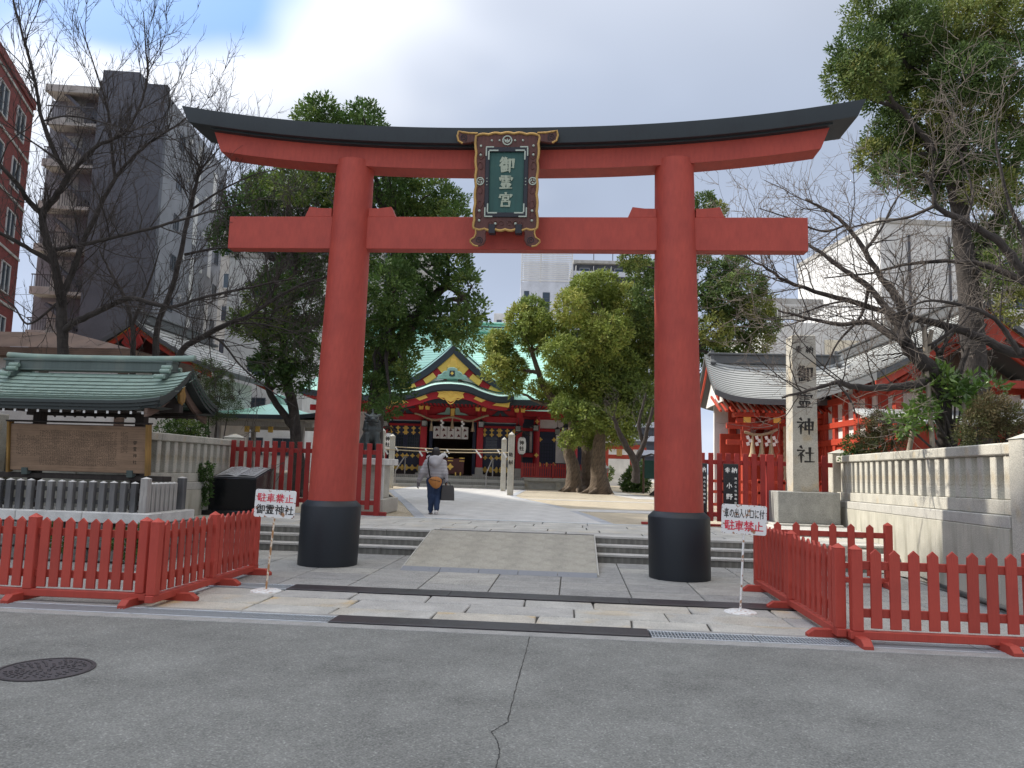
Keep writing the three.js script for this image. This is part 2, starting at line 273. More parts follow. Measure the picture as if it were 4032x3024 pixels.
const RED = [0.405, 0.058, 0.038], M = {
  asphalt: mat([1, 1, 1], 0.92, { map: asphaltTex, bumpMap: asphaltBump, bumpScale: 0.004 }),
  crack: mat([0.035, 0.034, 0.032], 1),
  kerb: mat([1, 1, 1], 0.9, { map: stoneTex([0.3, 0.295, 0.28], 0.5, 11, 0.7) }),
  slab: [0, 1, 2, 3].map((i) => mat([1, 1, 1], 0.85, { map: stoneTex([[0.42, 0.41, 0.375], [0.445, 0.43, 0.385], [0.39, 0.38, 0.355], [0.45, 0.42, 0.36]][i], 0.42, 50 + i, 1.3, 512, [0.2, 0.4, 0.1, 1.0][i]), bumpMap: fineBump, bumpScale: 0.003 })),
  tile: [0, 1, 2].map((i) => mat([1, 1, 1], 0.88, { map: stoneTex([[0.3, 0.295, 0.277], [0.345, 0.335, 0.305], [0.27, 0.267, 0.255]][i], 1.1, 60 + i, 0.8) })),
  step: mat([1, 1, 1], 0.85, { map: stoneTex([0.46, 0.45, 0.42], 0.4, 66, 1.1) }),
  riser: mat([1, 1, 1], 0.88, { map: streakTex([0.3, 0.295, 0.27], 68, 1.0, 0.68) }),
  ramp: mat([1, 1, 1], 0.95, { map: rampTex, bumpMap: asphaltBump, bumpScale: 0.003 }),
  rubber: mat([0.2, 0.21, 0.23], 0.7), joint: mat([0.055, 0.05, 0.042], 1),
  steel: mat([0.07, 0.066, 0.07], 0.42, { metalness: 0.5, map: paintTex([1, 0.97, 0.96], 91, 0.5), bumpMap: fineBump, bumpScale: 0.001 }),
  zinc: mat([0.5, 0.53, 0.55], 0.5, { metalness: 0.35 }), dark: mat([0.02, 0.02, 0.022], 0.9),
  iron: mat([0.075, 0.068, 0.072], 0.6, { metalness: 0.35, bumpMap: fineBump, bumpScale: 0.004 }),
  gravel: mat([1, 1, 1], 1, { map: gravelTex, bumpMap: gravelBump, bumpScale: 0.012 }),
  path: mat([1, 1, 1], 0.9, { map: stoneTex([0.47, 0.465, 0.45], 0.25, 71, 1.6) }), border: mat([1, 1, 1], 0.9, { map: stoneTex([0.33, 0.345, 0.37], 0.3, 72, 0.8) }),
  torii: mat([1, 1, 1], 0.62, { map: paintTex(RED, 101, 0.22), bumpMap: fineBump, bumpScale: 0.0012 }), toriiBlack: mat([0.011, 0.015, 0.02], 0.5, { map: paintTex([1, 1, 1], 102, 0.3), bumpMap: fineBump, bumpScale: 0.001 }), kasagi: mat([0.02, 0.028, 0.033], 0.55, { map: paintTex([1, 1, 1], 103, 0.3) }),
  fence: [0, 1, 2].map((i) => mat([1, 1, 1], 0.66, { map: paintTex(scaleC([0.42, 0.055, 0.035], [1, 0.9, 1.08][i]), 110 + i, 0.16), bumpMap: brushBump, bumpScale: 0.002 })),
  gate: [0, 1].map((i) => mat([1, 1, 1], 0.55, { map: paintTex(scaleC([0.33, 0.024, 0.02], [1, 0.86][i]), 120 + i, 0.2) })),
  wall: mat([1, 1, 1], 0.9, { map: stoneTex([0.46, 0.445, 0.385], 0.45, 131, 1.2, 512, 0.4), bumpMap: fineBump, bumpScale: 0.004 }), wallFace: mat([1, 1, 1], 0.92, { map: streakTex([0.42, 0.405, 0.34], 133, 2.2, 0.5), bumpMap: fineBump, bumpScale: 0.004 }), ledge: mat([1, 1, 1], 0.9, { map: stoneTex([0.42, 0.41, 0.37], 0.4, 134, 1.1) }),
  pillarStone: mat([1, 1, 1], 0.88, { map: stoneTex([0.42, 0.40, 0.345], 0.5, 135, 1.3, 512, 0.5), bumpMap: fineBump, bumpScale: 0.004 }), baseStone: mat([1, 1, 1], 0.8, { map: stoneTex([0.31, 0.31, 0.285], 0.75, 136, 0.7) }), whiteStone: mat([1, 1, 1], 0.85, { map: stoneTex([0.58, 0.575, 0.55], 0.3, 137, 0.8) }), rubble: [0, 1, 2].map((i) => mat([1, 1, 1], 0.95, { map: stoneTex([[0.26, 0.255, 0.235], [0.2, 0.2, 0.185], [0.31, 0.3, 0.275]][i], 1.0, 138 + i, 0.6), bumpMap: fineBump, bumpScale: 0.012 })),
  blackStone: mat([0.012, 0.013, 0.016], 0.22), bookStone: mat([0.3, 0.305, 0.31], 0.5),
  ink: mat([0.025, 0.022, 0.02], 0.8), white: mat([0.75, 0.75, 0.73], 0.6), signWhite: mat([1, 1, 1], 0.4, { map: tex(512, 0.5, (u, v) => { const r = fbm(u * 9, v * 9, 151, 5, 9), r2 = fbm(u * 40, v * 40, 152, 3, 40), s = smooth(0.63, 0.76, r + 0.2 * (r2 - 0.5)); return [lerp(0.76, 0.34, s), lerp(0.76, 0.17, s), lerp(0.74, 0.08, s)]; }) }), rust: mat([1, 1, 1], 0.85, { map: tex(256, 0.2, (u, v) => { const r = fbm(u * 6, v * 6, 161, 5, 6), s = smooth(0.4, 0.62, r); return [lerp(0.7, 0.42, s), lerp(0.62, 0.22, s), lerp(0.5, 0.1, s)]; }) }), rustDark: mat([0.2, 0.085, 0.04], 0.9), signRed: mat([0.62, 0.03, 0.06], 0.5),
  greyWood: [0, 1, 2].map((i) => mat([1, 1, 1], 0.9, { map: woodTex([[0.15, 0.148, 0.145], [0.2, 0.196, 0.19], [0.12, 0.12, 0.12]][i], 170 + i), bumpMap: brushBump, bumpScale: 0.004 })), paleWood: mat([1, 1, 1], 0.9, { map: woodTex([0.38, 0.365, 0.34], 174) }), darkWood: mat([1, 1, 1], 0.85, { map: woodTex([0.05, 0.04, 0.034], 175) }), brownWood: mat([1, 1, 1], 0.85, { map: woodTex([0.15, 0.1, 0.075], 176, 'u') }), ochre: mat([1, 1, 1], 0.7, { map: woodTex([0.33, 0.19, 0.05], 177) }), capWhite: mat([0.7, 0.69, 0.66], 0.7),
  copper: [0, 1].map((i) => mat([1, 1, 1], 0.6, { map: copperTex(scaleC([0.27, 0.37, 0.315], [1, 0.88][i]), 181 + i) })), copperDark: mat([1, 1, 1], 0.55, { map: copperTex([0.085, 0.115, 0.105], 183) }), eave: mat([1, 1, 1], 0.6, { map: copperTex([0.035, 0.045, 0.043], 184) }), verdigris: mat([1, 1, 1], 0.5, { map: copperTex([0.36, 0.66, 0.56], 185) }), verdiPale: mat([1, 1, 1], 0.5, { map: copperTex([0.4, 0.63, 0.55], 186) }), navyEave: mat([0.03, 0.042, 0.055], 0.55),
  shrineRed: mat([1, 1, 1], 0.6, { map: paintTex([0.4, 0.012, 0.022], 191, 0.18) }), orangeRed: mat([1, 1, 1], 0.55, { map: paintTex([0.4, 0.045, 0.02], 192, 0.25) }), gold: mat([0.88, 0.6, 0.13], 0.45, { metalness: 0.15, bumpMap: fineBump, bumpScale: 0.006 }), navy: mat([0.012, 0.02, 0.06], 0.45), plaster: mat([1, 1, 1], 0.9, { map: stoneTex([0.66, 0.65, 0.63], 0.06, 195, 2) }), innerWood: mat([1, 1, 1], 0.8, { map: woodTex([0.13, 0.08, 0.055], 196) }), mint: mat([0.3, 0.5, 0.44], 0.6), glassDark: mat([0.03, 0.04, 0.05], 0.12), rope: mat([1, 1, 1], 0.95, { map: woodTex([0.42, 0.34, 0.22], 197, 'u', 0.2) }), paper: mat([0.8, 0.8, 0.78], 0.8), tileRoof: mat([1, 1, 1], 0.7, { map: stoneTex([0.36, 0.37, 0.36], 0.2, 198, 1.2) }), tileDark: mat([0.1, 0.105, 0.11], 0.65), yellow: mat([0.55, 0.35, 0.06], 0.6),
  barkDark: mat([1, 1, 1], 0.95, { map: barkTex([0.045, 0.038, 0.034], 201), bumpMap: barkBump, bumpScale: 0.02 }), twig: mat([0.06, 0.05, 0.045], 0.9), twigPale: mat([0.15, 0.125, 0.105], 0.9), barkBrown: mat([1, 1, 1], 0.95, { map: barkTex([0.145, 0.11, 0.08], 203), bumpMap: barkBump, bumpScale: 0.07 }), bamboo: mat([1, 1, 1], 0.8, { map: woodTex([0.28, 0.24, 0.19], 205) }),
  bronze: mat([0.055, 0.066, 0.065], 0.42, { metalness: 0.45, bumpMap: fineBump, bumpScale: 0.004 }), plaqueGreen: mat([1, 1, 1], 0.6, { map: copperTex([0.022, 0.085, 0.075], 211) }), plaqueBrown: mat([1, 1, 1], 0.6, { map: woodTex([0.105, 0.036, 0.028], 212) }), plaqueNavy: mat([0.012, 0.014, 0.022], 0.45), dullGold: mat([0.5, 0.31, 0.1], 0.5, { metalness: 0.45, map: paintTex([1, 1, 1], 213, 0.6) }), paleMetal: mat([0.42, 0.47, 0.4], 0.5, { metalness: 0.3 }), letterGold: mat([0.36, 0.4, 0.31], 0.55, { metalness: 0.25 }),
  jacket: mat([0.36, 0.35, 0.365], 0.75), jeans: mat([1, 1, 1], 0.9, { map: stoneTex([0.024, 0.045, 0.1], 0.5, 221, 0.3, 256) }), hair: mat([0.012, 0.008, 0.008], 0.5), skin: mat([0.5, 0.3, 0.22], 0.6), fleece: mat([0.5, 0.5, 0.5], 1), tan: mat([0.4, 0.16, 0.035], 0.6), bagDark: mat([0.045, 0.042, 0.04], 0.5), strap: mat([0.015, 0.014, 0.015], 0.8), shoe: mat([0.62, 0.6, 0.58], 0.6), sole: mat([0.05, 0.045, 0.045], 0.8), glove: mat([0.14, 0.13, 0.14], 0.9),
  brick: mat([1, 1, 1], 0.85, { map: brickTex }), slate: mat([1, 1, 1], 0.75, { map: stoneTex([0.085, 0.092, 0.112], 0.12, 231, 5) }), greyPanel: mat([1, 1, 1], 0.75, { map: stoneTex([0.2, 0.21, 0.235], 0.1, 232, 5) }), lightPanel: mat([1, 1, 1], 0.7, { map: stoneTex([0.5, 0.52, 0.57], 0.06, 233, 6) }), cream: mat([0.62, 0.57, 0.46], 0.85), whiteWall: mat([1, 1, 1], 0.8, { map: stoneTex([0.56, 0.56, 0.555], 0.08, 235, 6) }), concrete: mat([1, 1, 1], 0.9, { map: stoneTex([0.34, 0.33, 0.31], 0.2, 236, 3) }), window: mat([0.05, 0.07, 0.09], 0.08, { metalness: 0.3 }), frame: mat([0.5, 0.5, 0.5], 0.5), railing: mat([0.06, 0.06, 0.07], 0.6), blueSign: mat([0.05, 0.12, 0.45], 0.5),
};

// ---------------------------------------------------------------- ground: road, drain, paving, steps, ramp, platform, courtyard
const HP = 0.385; // the shrine's platform above the road
struct('ground', merge([boxUV(put(new THREE.PlaneGeometry(900, 700), 0, -0.013, 3.87 - 350, -Math.PI / 2)), boxUV(put(new THREE.PlaneGeometry(900, 200), 0, -0.013, 4.4 + 100, -Math.PI / 2))]), M.concrete);
{
  const road = struct('road', boxUV(put(new THREE.PlaneGeometry(90, 12, 1, 1), 0, 0, 10.32, -Math.PI / 2)), M.asphalt);
  // the long crack across the asphalt: a thin open joint filled with dirt
  const pts = []; const R = rng(5);
  for (const [x, z] of [[0.69, 4.45], [0.69, 5.3], [0.685, 6.1], [0.69, 6.86], [0.61, 7.06], [0.66, 7.2], [0.69, 7.37], [0.69, 7.6], [0.68, 9]]) pts.push([x, z]);
  const fine = []; for (let i = 1; i < pts.length; i++) for (let k = 0; k < 12; k++) { const t = k / 12; fine.push([lerp(pts[i - 1][0], pts[i][0], t) + (R() - 0.5) * 0.007, lerp(pts[i - 1][1], pts[i][1], t), 0.0015 + R() * 0.003]); }
  const f = []; for (let i = 1; i < fine.length; i++) { const [x0, z0, w0] = fine[i - 1], [x1, z1, w1] = fine[i]; f.push([[x0 - w0, 0.003, z0], [x1 - w1, 0.003, z1], [x1 + w1, 0.003, z1], [x0 + w0, 0.003, z0]]); }
  part('crack', polys(f), M.crack, road);
}
{ // manhole cover
  const t = thing('manhole_cover', 'round cast iron manhole cover set in the asphalt', 'manhole cover', [-2.72, 0, 6.27]);
  part('rim', lathe([[0.3, 0], [0.3, 0.008], [0.325, 0.008], [0.325, 0]], 48), M.iron, t);
  part('lid', lathe([[0, 0.005], [0.294, 0.005], [0.296, 0]], 48), M.iron, t);
  const studs = [], R = rng(8);
  for (let r = 0.04; r < 0.27; r += 0.035) { const n = Math.floor(r * 130); for (let k = 0; k < n; k++) { const a = (k / n) * 6.283 + r * 9; if (R() < 0.78) studs.push(put(cbox(0.022, 0.006, 0.016, 0.002), Math.cos(a) * r, 0.0085, Math.sin(a) * r, 0, -a + R() * 0.7, 0)); } }
  part('tread_pattern', studs, M.iron, t);
}
{ // kerb strip, grates and steel covers along the drain
  const k = struct('kerb', [bb(-30, 30, -0.42, 0.006, 4.26, 4.42, 0.004), bb(-30, 30, -0.42, 0.01, 3.86, 3.93, 0.004)], M.kerb);
  part('drain_channel', bb(-30, 30, -0.46, -0.4, 3.9, 4.3), M.concrete, k);
  const bars = (w, d, n) => { const g = [bb(-w / 2, w / 2, -0.02, 0.008, -d / 2, -d / 2 + 0.018, 0.002), bb(-w / 2, w / 2, -0.02, 0.008, d / 2 - 0.018, d / 2, 0.002)]; for (let i = 0; i <= n; i++) g.push(bx(0.007, 0.026, d - 0.03, -w / 2 + 0.012 + (i / n) * (w - 0.024), -0.006, 0, 0.001)); g.push(bx(w - 0.02, 0.016, 0.006, 0, -0.008, 0, 0.001)); return merge(g); };
  const front = bars(0.99, 0.31, 30), fine = bars(0.99, 0.31, 56);
  const G = 'drain grates along the road edge';
  for (let i = 0; i < 8; i++) { const x = -1.78 - i; solo('drain_grate', front, M.zinc, 'galvanised steel drain grate beside the asphalt', 'drain grate', G).position.set(x, 0.002, 4.095); }
  for (let i = 0; i < 2; i++) solo('drain_grate', front, M.zinc, 'galvanised steel drain grate beside the asphalt', 'drain grate', G).position.set(2.32 + i, 0.002, 4.095);
  for (let i = 0; i < 5; i++) solo('drain_grate', fine, M.zinc, 'galvanised drain grate with closely set bars beside picket fence', 'drain grate', 'fine drain grates').position.set(4.32 + i, 0.002, 4.095);
  solo('steel_plate', bb(-1.27, 1.81, 0.006, 0.022, 3.93, 4.26, 0.005), M.steel, 'dark steel cover plate over the drain beside the asphalt', 'cover plate');
  const rear = thing('steel_strip', 'long dark steel cover strip between granite slabs and square paving', 'cover plate');
  for (const [a, b] of [[-2.38, -0.4], [-0.395, 1.75], [1.755, 3.69]]) part('plate', bb(a, b, 0.002, 0.016, 2.09, 2.46, 0.004), M.steel, rear);
  solo('drain_grate', merge([put(front.clone(), -2.88, 0, 2.27)]), M.zinc, 'short galvanised grate at the end of dark steel strip', 'drain grate').position.y = 0.002;
}
{ // three rows of granite slabs between the two drains
  const pave = struct('pavement', bb(-30, 30, -0.12, -0.012, -1.6, 3.87), M.joint), R = rng(17);
  const rows = [[2.475, 2.915], [2.925, 3.42], [3.43, 3.85]], start = [-3.5, -3.2, -3.6];
  rows.forEach(([z0, z1], r) => {
    for (let x = start[r]; x < 3.95;) {
      const w = 0.75 + R() * 0.55, x1 = Math.min(x + w, 4.0), j = 0.006 + R() * 0.007, sk = (R() - 0.5) * 0.06;
      const m = M.slab[r === 2 ? [1, 3, 3, 0][Math.floor(R() * 4)] : [0, 0, 1, 2, 3][Math.floor(R() * 5)]], y = 0.001 + R() * 0.006;
      const g = cbox(x1 - x - 2 * j, 0.1, z1 - z0 - 0.014, 0.009), p = g.attributes.position; for (let i = 0; i < p.count; i++) p.setX(i, p.getX(i) + (p.getZ(i) / (z1 - z0)) * sk);
      const uv = g.attributes.uv, ou = R() * 7; for (let i = 0; i < uv.count; i++) uv.setXY(i, uv.getX(i) + ou, uv.getY(i) + ou * 1.7);
      part('paving_slab', g, m, pave, (x + x1) / 2, y - 0.05, (z0 + z1) / 2); x = x1;
    }
  });
  // square exposed-aggregate tiles between the strip and the steps, and out to both sides
  const tileG = [0, 1, 2].map((i) => { const g = cbox(0.879, 0.08, 0.579, 0.006), uv = g.attributes.uv; for (let k = 0; k < uv.count; k++) uv.setXY(k, uv.getX(k) + i * 0.37, uv.getY(k) + i * 0.61); return g; });
  for (let r = 0; r < 6; r++) for (let c = -6; c <= 7; c++) {
    const z = 1.78 - r * 0.593, x = c * 0.893 - 0.42; if (x < -4.9) continue;
    part('paving_tile', tileG[Math.floor(R() * 3)], M.tile[Math.floor(R() * 3)], pave, x, -0.04 + R() * 0.003, z);
  }
  part('paving_edge', bb(4.05, 14, -0.05, 0, 2.1, 3.85, 0.004), M.tile[1], pave); part('paving_edge', bb(-14, -3.55, -0.05, 0, 0.6, 3.85, 0.004), M.tile[0], pave);
  part('paving_edge', bb(6.35, 14, -0.06, -0.003, -2, 2.09, 0.004), M.tile[2], pave); part('paving_edge', bb(3.72, 4.04, -0.05, 0.002, 2.1, 3.85, 0.004), M.tile[2], pave);
}
{ // three steps either side of the ramp
  const st = thing('stone_steps', 'three low granite steps either side of the sloping ramp', 'steps'), R = rng(23);
  const tr = 0.285, rh = HP / 3;
  for (const [x0, x1] of [[-6.3, -1.46], [1.46, 6.6]]) for (let k = 0; k < 3; k++) {
    const zf = -1.62 - k * tr;
    for (let x = x0; x < x1 - 0.05;) {
      const w = 0.85 + R() * 0.6, xe = x + w > x1 - 0.4 ? x1 : x + w;
      part('riser_block', bb(x + 0.002, xe - 0.002, k * rh - (k ? 0.005 : 0.02), (k + 1) * rh - 0.04, zf - 0.33, zf - 0.022, 0.004), M.riser, st);
      part('tread', bb(x + 0.002, xe - 0.002, (k + 1) * rh - 0.039, (k + 1) * rh, zf - (k < 2 ? 0.3 : 0.33), zf, 0.006), M.step, st);
      x = xe;
    }
  }
}
{ // ramp with a rubber toe
  const t = thing('ramp', 'sloping exposed aggregate ramp over the steps', 'ramp'), zt = -2.22, zb = 0.2, W = 1.45;
  const f = (x) => [[x, 0.012, zb], [x, HP + 0.004, zt], [x, 0, zt], [x, 0, zb]];
  part('slope', polys([f(-W).reverse(), f(W), [[-W, 0.012, zb], [W, 0.012, zb], [W, HP + 0.004, zt], [-W, HP + 0.004, zt]], [[-W, 0, zb], [W, 0, zb], [W, 0.012, zb], [-W, 0.012, zb]]]), M.ramp, t);
  const g = [[-W, W]]; const n = 5; for (let i = 0; i < n; i++) { const a = -W + (i * 2 * W) / n, b = a + (2 * W) / n - 0.008; part('rubber_edge', [polys([[[a, 0.004, 0.36], [b, 0.004, 0.36], [b, 0.045, 0.16], [a, 0.045, 0.16]], [[a, 0, 0.362], [b, 0, 0.362], [b, 0.004, 0.36], [a, 0.004, 0.36]], [[a, 0, 0.36], [a, 0.004, 0.36], [a, 0.045, 0.16], [a, 0, 0.16]], [[b, 0, 0.36], [b, 0, 0.16], [b, 0.045, 0.16], [b, 0.004, 0.36]]]), put(lathe([[0, 0.004], [0.012, 0.003], [0.013, 0]], 8), a + 0.15, 0.024, 0.26), put(lathe([[0, 0.004], [0.012, 0.003], [0.013, 0]], 8), b - 0.15, 0.024, 0.26)], M.rubber, t); }
  for (const s of [-1, 1]) part('side_rail', polys(((x0, x1) => [[[x0, 0.02, zb], [x1, 0.02, zb], [x1, HP + 0.012, zt], [x0, HP + 0.012, zt]], [[x0, 0, zb], [x0, 0.02, zb], [x0, HP + 0.012, zt], [x0, 0, zt]], [[x1, 0, zb], [x1, 0, zt], [x1, HP + 0.012, zt], [x1, 0.02, zb]], [[x0, 0, zb], [x1, 0, zb], [x1, 0.02, zb], [x0, 0.02, zb]]])(s * W + (s < 0 ? -0.022 : 0.002), s * W + (s < 0 ? -0.002 : 0.022))), M.ledge, t);
}
{ // platform paving: three courses of slabs, then the gate track and the courtyard
  const pl = struct('platform_pavement', bb(-7.2, 7.2, -0.02, HP - 0.05, -5.3, -2.53), M.joint), R = rng(31);
  for (const [z0, z1, s] of [[-2.95, -2.535, -7.1], [-3.5, -2.96, -6.8], [-4.1, -3.51, -7.15], [-4.7, -4.11, -6.9], [-5.28, -4.71, -7.1]]) for (let x = s; x < 7;) { const w = 0.9 + R() * 0.6, x1 = Math.min(x + w, 7.15); const g = cbox(x1 - x - 0.022, 0.06, z1 - z0 - 0.014, 0.006); part('paving_slab', g, M.slab[[0, 2, 0, 2, 1][Math.floor(R() * 5)]], pl, (x + x1) / 2, HP - 0.03 - R() * 0.003, (z0 + z1) / 2); x = x1; }
  part('gate_track', [bb(-7, 7, HP - 0.04, HP + 0.006, -5.4, -5.375, 0.003), bb(-7, 7, HP - 0.04, HP + 0.006, -5.33, -5.305, 0.003)], M.zinc, pl);
  const yard = struct('courtyard_ground', boxUV(put(new THREE.PlaneGeometry(120, 75), 0, HP - 0.012, -5.4 - 37.5, -Math.PI / 2)), M.gravel);
  const P = [[-2.42, -5.4], [-2.52, -5.75], [-4.05, -11.4], [-7.15, -22.4], [-7.6, -29.9], [-1.4, -29.9], [-1.3, -20.5], [-0.9, -18.3], [-0.4, -16.4], [0.5, -13.4], [1.12, -10.8], [1.6, -8.2], [2.0, -5.4]];
  const sh = (inset) => P.map(([x, z], i) => [x + (i < 5 ? inset : -inset), -z]);
  part('path_border', put(ext(sh(0), 0.03), 0, HP - 0.018, 0, -Math.PI / 2, 0, 0), M.border, yard);
  part('path', put(ext(sh(0.26), 0.03), 0, HP - 0.014, 0, -Math.PI / 2, 0, 0), M.path, yard);
  part('path', put(ext([[0.6, 10.2], [40, 11.2], [40, 12.6], [0.5, 11.5]], 0.03), 0, HP - 0.0165, 0, -Math.PI / 2, 0, 0), M.path, yard);
  part('path', put(ext([[-1.3, 17.6], [40, 18.2], [40, 18.75], [-1.3, 18.1]], 0.03), 0, HP - 0.0185, 0, -Math.PI / 2, 0, 0), M.path, yard);
  part('path', put(ext([[1.6, 33], [3.2, 33], [5, 22.5], [12, 20.8], [12, 19.6], [3.8, 21.5]], 0.03), 0, HP - 0.0175, 0, -Math.PI / 2, 0, 0), M.path, yard);
}

// ---------------------------------------------------------------- torii gate and its name plaque
{
  const t = thing('torii_gate', 'tall vermilion torii gate with black top beam and black column bases', 'torii gate');
  for (const s of [-1, 1]) {
    const B = s * 2.66, T = s * 2.545, at = (y) => lerp(B, T, y / 6.22), rad = (y) => lerp(0.372, 0.3, y / 6.22), col = [], rr = [];
    for (let y = 0.9; y <= 6.36; y += 0.42) { col.push(V(at(y), y, 0)); rr.push(rad(y)); }
    part('pillar', tube(col, rr, 64), M.torii, t);
    const prof = [[0.446, 0], [0.45, 0.02], [0.452, 0.5], [0.455, 0.885], [0.45, 0.9], [0.372, 0.972], [0.34, 0.975]];
    const sl = lathe(prof, 72); const p = sl.attributes.position; for (let i = 0; i < p.count; i++) p.setX(i, p.getX(i) + at(p.getY(i)));
    part('pillar_base', sl, M.toriiBlack, t);
  }
  // curved beams: height rises towards the ends
  const rise = (x) => 0.42 * Math.pow(Math.abs(x) / 5.36, 2.35);
  const beam = (half, y0, y1, slope, z0, z1, round, k0 = 1) => { // cross-section swept along x; ends cut on a slope
    const n = 48, sec = [[y0, z1], [lerp(y0, y1, 0.06), z1 + 0.004], [y1, z1 + round], [y1 + (round ? 0.05 : 0), 0], [y1, z0 - round], [lerp(y0, y1, 0.06), z0 - 0.004], [y0, z0]];
    const f = [], at = (u, q) => { const x = u * (half + slope * (q[0] - y0)); return [x, q[0] + rise(x) * (q[0] === y0 ? k0 : 1), q[1]]; };
    for (let i = 0; i < n; i++) { const a = -1 + (2 * i) / n, b = -1 + (2 * (i + 1)) / n; for (let k = 0; k < sec.length; k++) { const q = sec[k], r = sec[(k + 1) % sec.length]; f.push([at(a, q), at(b, q), at(b, r), at(a, r)]); } }
    f.push(sec.map((q) => at(-1, q)), sec.map((q) => at(1, q)).reverse());
    return toCreasedNormals(polys(f), 0.5);
  };
  part('lower_lintel', beam(4.72, 6.19, 6.575, 0.42, -0.2, 0.2, 0.0), M.torii, t);
  part('top_beam', beam(5.2, 6.525, 6.77, 0.5, -0.4, 0.4, 0.012), M.kasagi, t);
  part('soffit_beam', beam(4.86, 6.5, 6.6, 0.5, -0.3, 0.3, 0.0), M.kasagi, t);
  part('tie_beam', bb(-4.54, 4.54, 4.925, 5.45, -0.11, 0.11, 0.008), M.torii, t);
  for (const s of [-1, 1]) {
    part('wedge', put(ext([[0.3, 0], [0.3, 0.14], [0.48, 0.142], [0.665, 0.165], [0.735, 0]], 0.2, 0.004), s * 2.565, 5.451, 0), M.torii, t);
    part('wedge', put(ext([[-0.3, 0], [-0.3, 0.14], [-0.48, 0.142], [-0.665, 0.165], [-0.735, 0]], 0.2, 0.004), s * 2.565, 5.451, 0), M.torii, t);
  }
  part('centre_strut', bb(-0.16, 0.16, 5.45, 6.19, -0.09, 0.09, 0.006), M.torii, t);
}
{
  const t = thing('name_plaque', 'carved shrine name plaque with green panel and gilt scrolled frame on torii', 'plaque', [-0.045, 5.9, 0.4]); t.rotation.x = 0.06;
  const y = 0;
  part('panel', bb(-0.27, 0.27, -0.48, 0.47, -0.03, 0.0, 0.004), M.plaqueGreen, t);
  const inner = [[-0.33, -0.55], [0.33, -0.55], [0.33, 0.54], [-0.33, 0.54]], hole = [[-0.265, -0.475], [-0.265, 0.465], [0.265, 0.465], [0.265, -0.475]];
  part('inner_frame', put(ext(inner, 0.07, 0.008, [hole]), 0, 0, 0), M.plaqueNavy, t);
  // scrolled outer frame with a wavy gilt edge
  const wav = []; const W = 0.485, top = 0.72, bot = -0.72, edge = (n, f) => { for (let i = 0; i < n; i++) wav.push(f(i / n)); };
  const sc = (k) => 0.014 * Math.abs(Math.sin(k * Math.PI * 5.5));
  edge(44, (u) => [W + sc(u) - 0.02 * Math.sin(u * Math.PI), lerp(bot, top, u)]);
  edge(36, (u) => [lerp(W, -W, u), top + 0.02 * Math.abs(Math.sin(u * Math.PI * 5)) + 0.03 * Math.sin(u * Math.PI)]);
  edge(44, (u) => [-W - sc(u) + 0.02 * Math.sin(u * Math.PI), lerp(top, bot, u)]);
  edge(36, (u) => [lerp(-W, W, u), bot - 0.02 * Math.abs(Math.sin(u * Math.PI * 6)) - 0.015 * Math.sin(u * Math.PI)]);
  const inHole = [[-0.325, -0.545], [-0.325, 0.535], [0.325, 0.535], [0.325, -0.545]];
  part('outer_frame', put(ext(wav, 0.05, 0.006, [inHole]), 0, 0, -0.01), M.plaqueBrown, t);
  part('gilt_edge', put(tube([...wav, wav[0]].map(([a, b]) => V(a, b, 0)), 0.021, 8, false), 0, 0, 0.018), M.dullGold, t);
  for (const s of [-1, 1]) {
    const wing = [[0.46, 0.755], [0.6, 0.76], [0.7, 0.775], [0.755, 0.79], [0.775, 0.72], [0.755, 0.64], [0.69, 0.6], [0.6, 0.61], [0.5, 0.63], [0.46, 0.66]].map(([a, b]) => [a * s, b]);
    const w = part('top_scroll', put(ext(wing, 0.06, 0.008), 0, 0, 0.0), M.plaqueBrown, t);
    part('gilt_edge', tube([...wing.slice(0, 7)].map(([a, b]) => V(a, b, 0.03)), 0.017, 6), M.dullGold, w);
    const leg = [[0.28, -0.73], [0.455, -0.72], [0.45, -0.8], [0.47, -0.86], [0.53, -0.9], [0.535, -0.93], [0.48, -0.985], [0.41, -1.0], [0.33, -0.97], [0.295, -0.9], [0.3, -0.8]].map(([a, b]) => [a * s, b]);
    const l = part('foot_scroll', put(ext(leg, 0.06, 0.008), 0, 0, 0.0), M.plaqueBrown, t);
    part('gilt_edge', tube(leg.slice(1, 8).map(([a, b]) => V(a, b, 0.03)), 0.014, 6), M.dullGold, l);
    part('spiral', tube(Array.from({ length: 22 }, (_, i) => { const a = i * 0.5, r = 0.012 + i * 0.0022; return V(s * (0.4 + Math.cos(a) * r), -0.905 + Math.sin(a) * r, 0.033); }), 0.006, 5), M.plaqueNavy, l);
    part('spiral', tube(Array.from({ length: 22 }, (_, i) => { const a = i * 0.5, r = 0.012 + i * 0.0022; return V(s * (0.68 + Math.cos(a) * r), 0.69 + Math.sin(a) * r, 0.033); }), 0.006, 5), M.plaqueNavy, w);
    // carved tendrils on the frame sides
    const tend = []; for (let k = 0; k < 6; k++) { const y0 = -0.52 + k * 0.19; tend.push(tube(Array.from({ length: 14 }, (_, i) => { const a = i * 0.42 + (k % 2) * 3; const r = 0.052 - i * 0.0025; return V(s * (0.405 + Math.cos(a) * r), y0 + Math.sin(a) * r * 1.7, 0.019); }), 0.008, 5)); }
    part('carving', tend, M.plaqueBrown, t);
    for (const yy of [-0.6, -0.45, 0.42, 0.56]) part('stud', put(new THREE.SphereGeometry(0.021, 12, 8), s * 0.405, yy, 0.022), M.paleMetal, t);
    for (const yy of [-0.05, 0.0, 0.05]) part('small_stud', put(new THREE.SphereGeometry(0.01, 8, 6), s * 0.297, yy, 0.038), M.paleMetal, t);
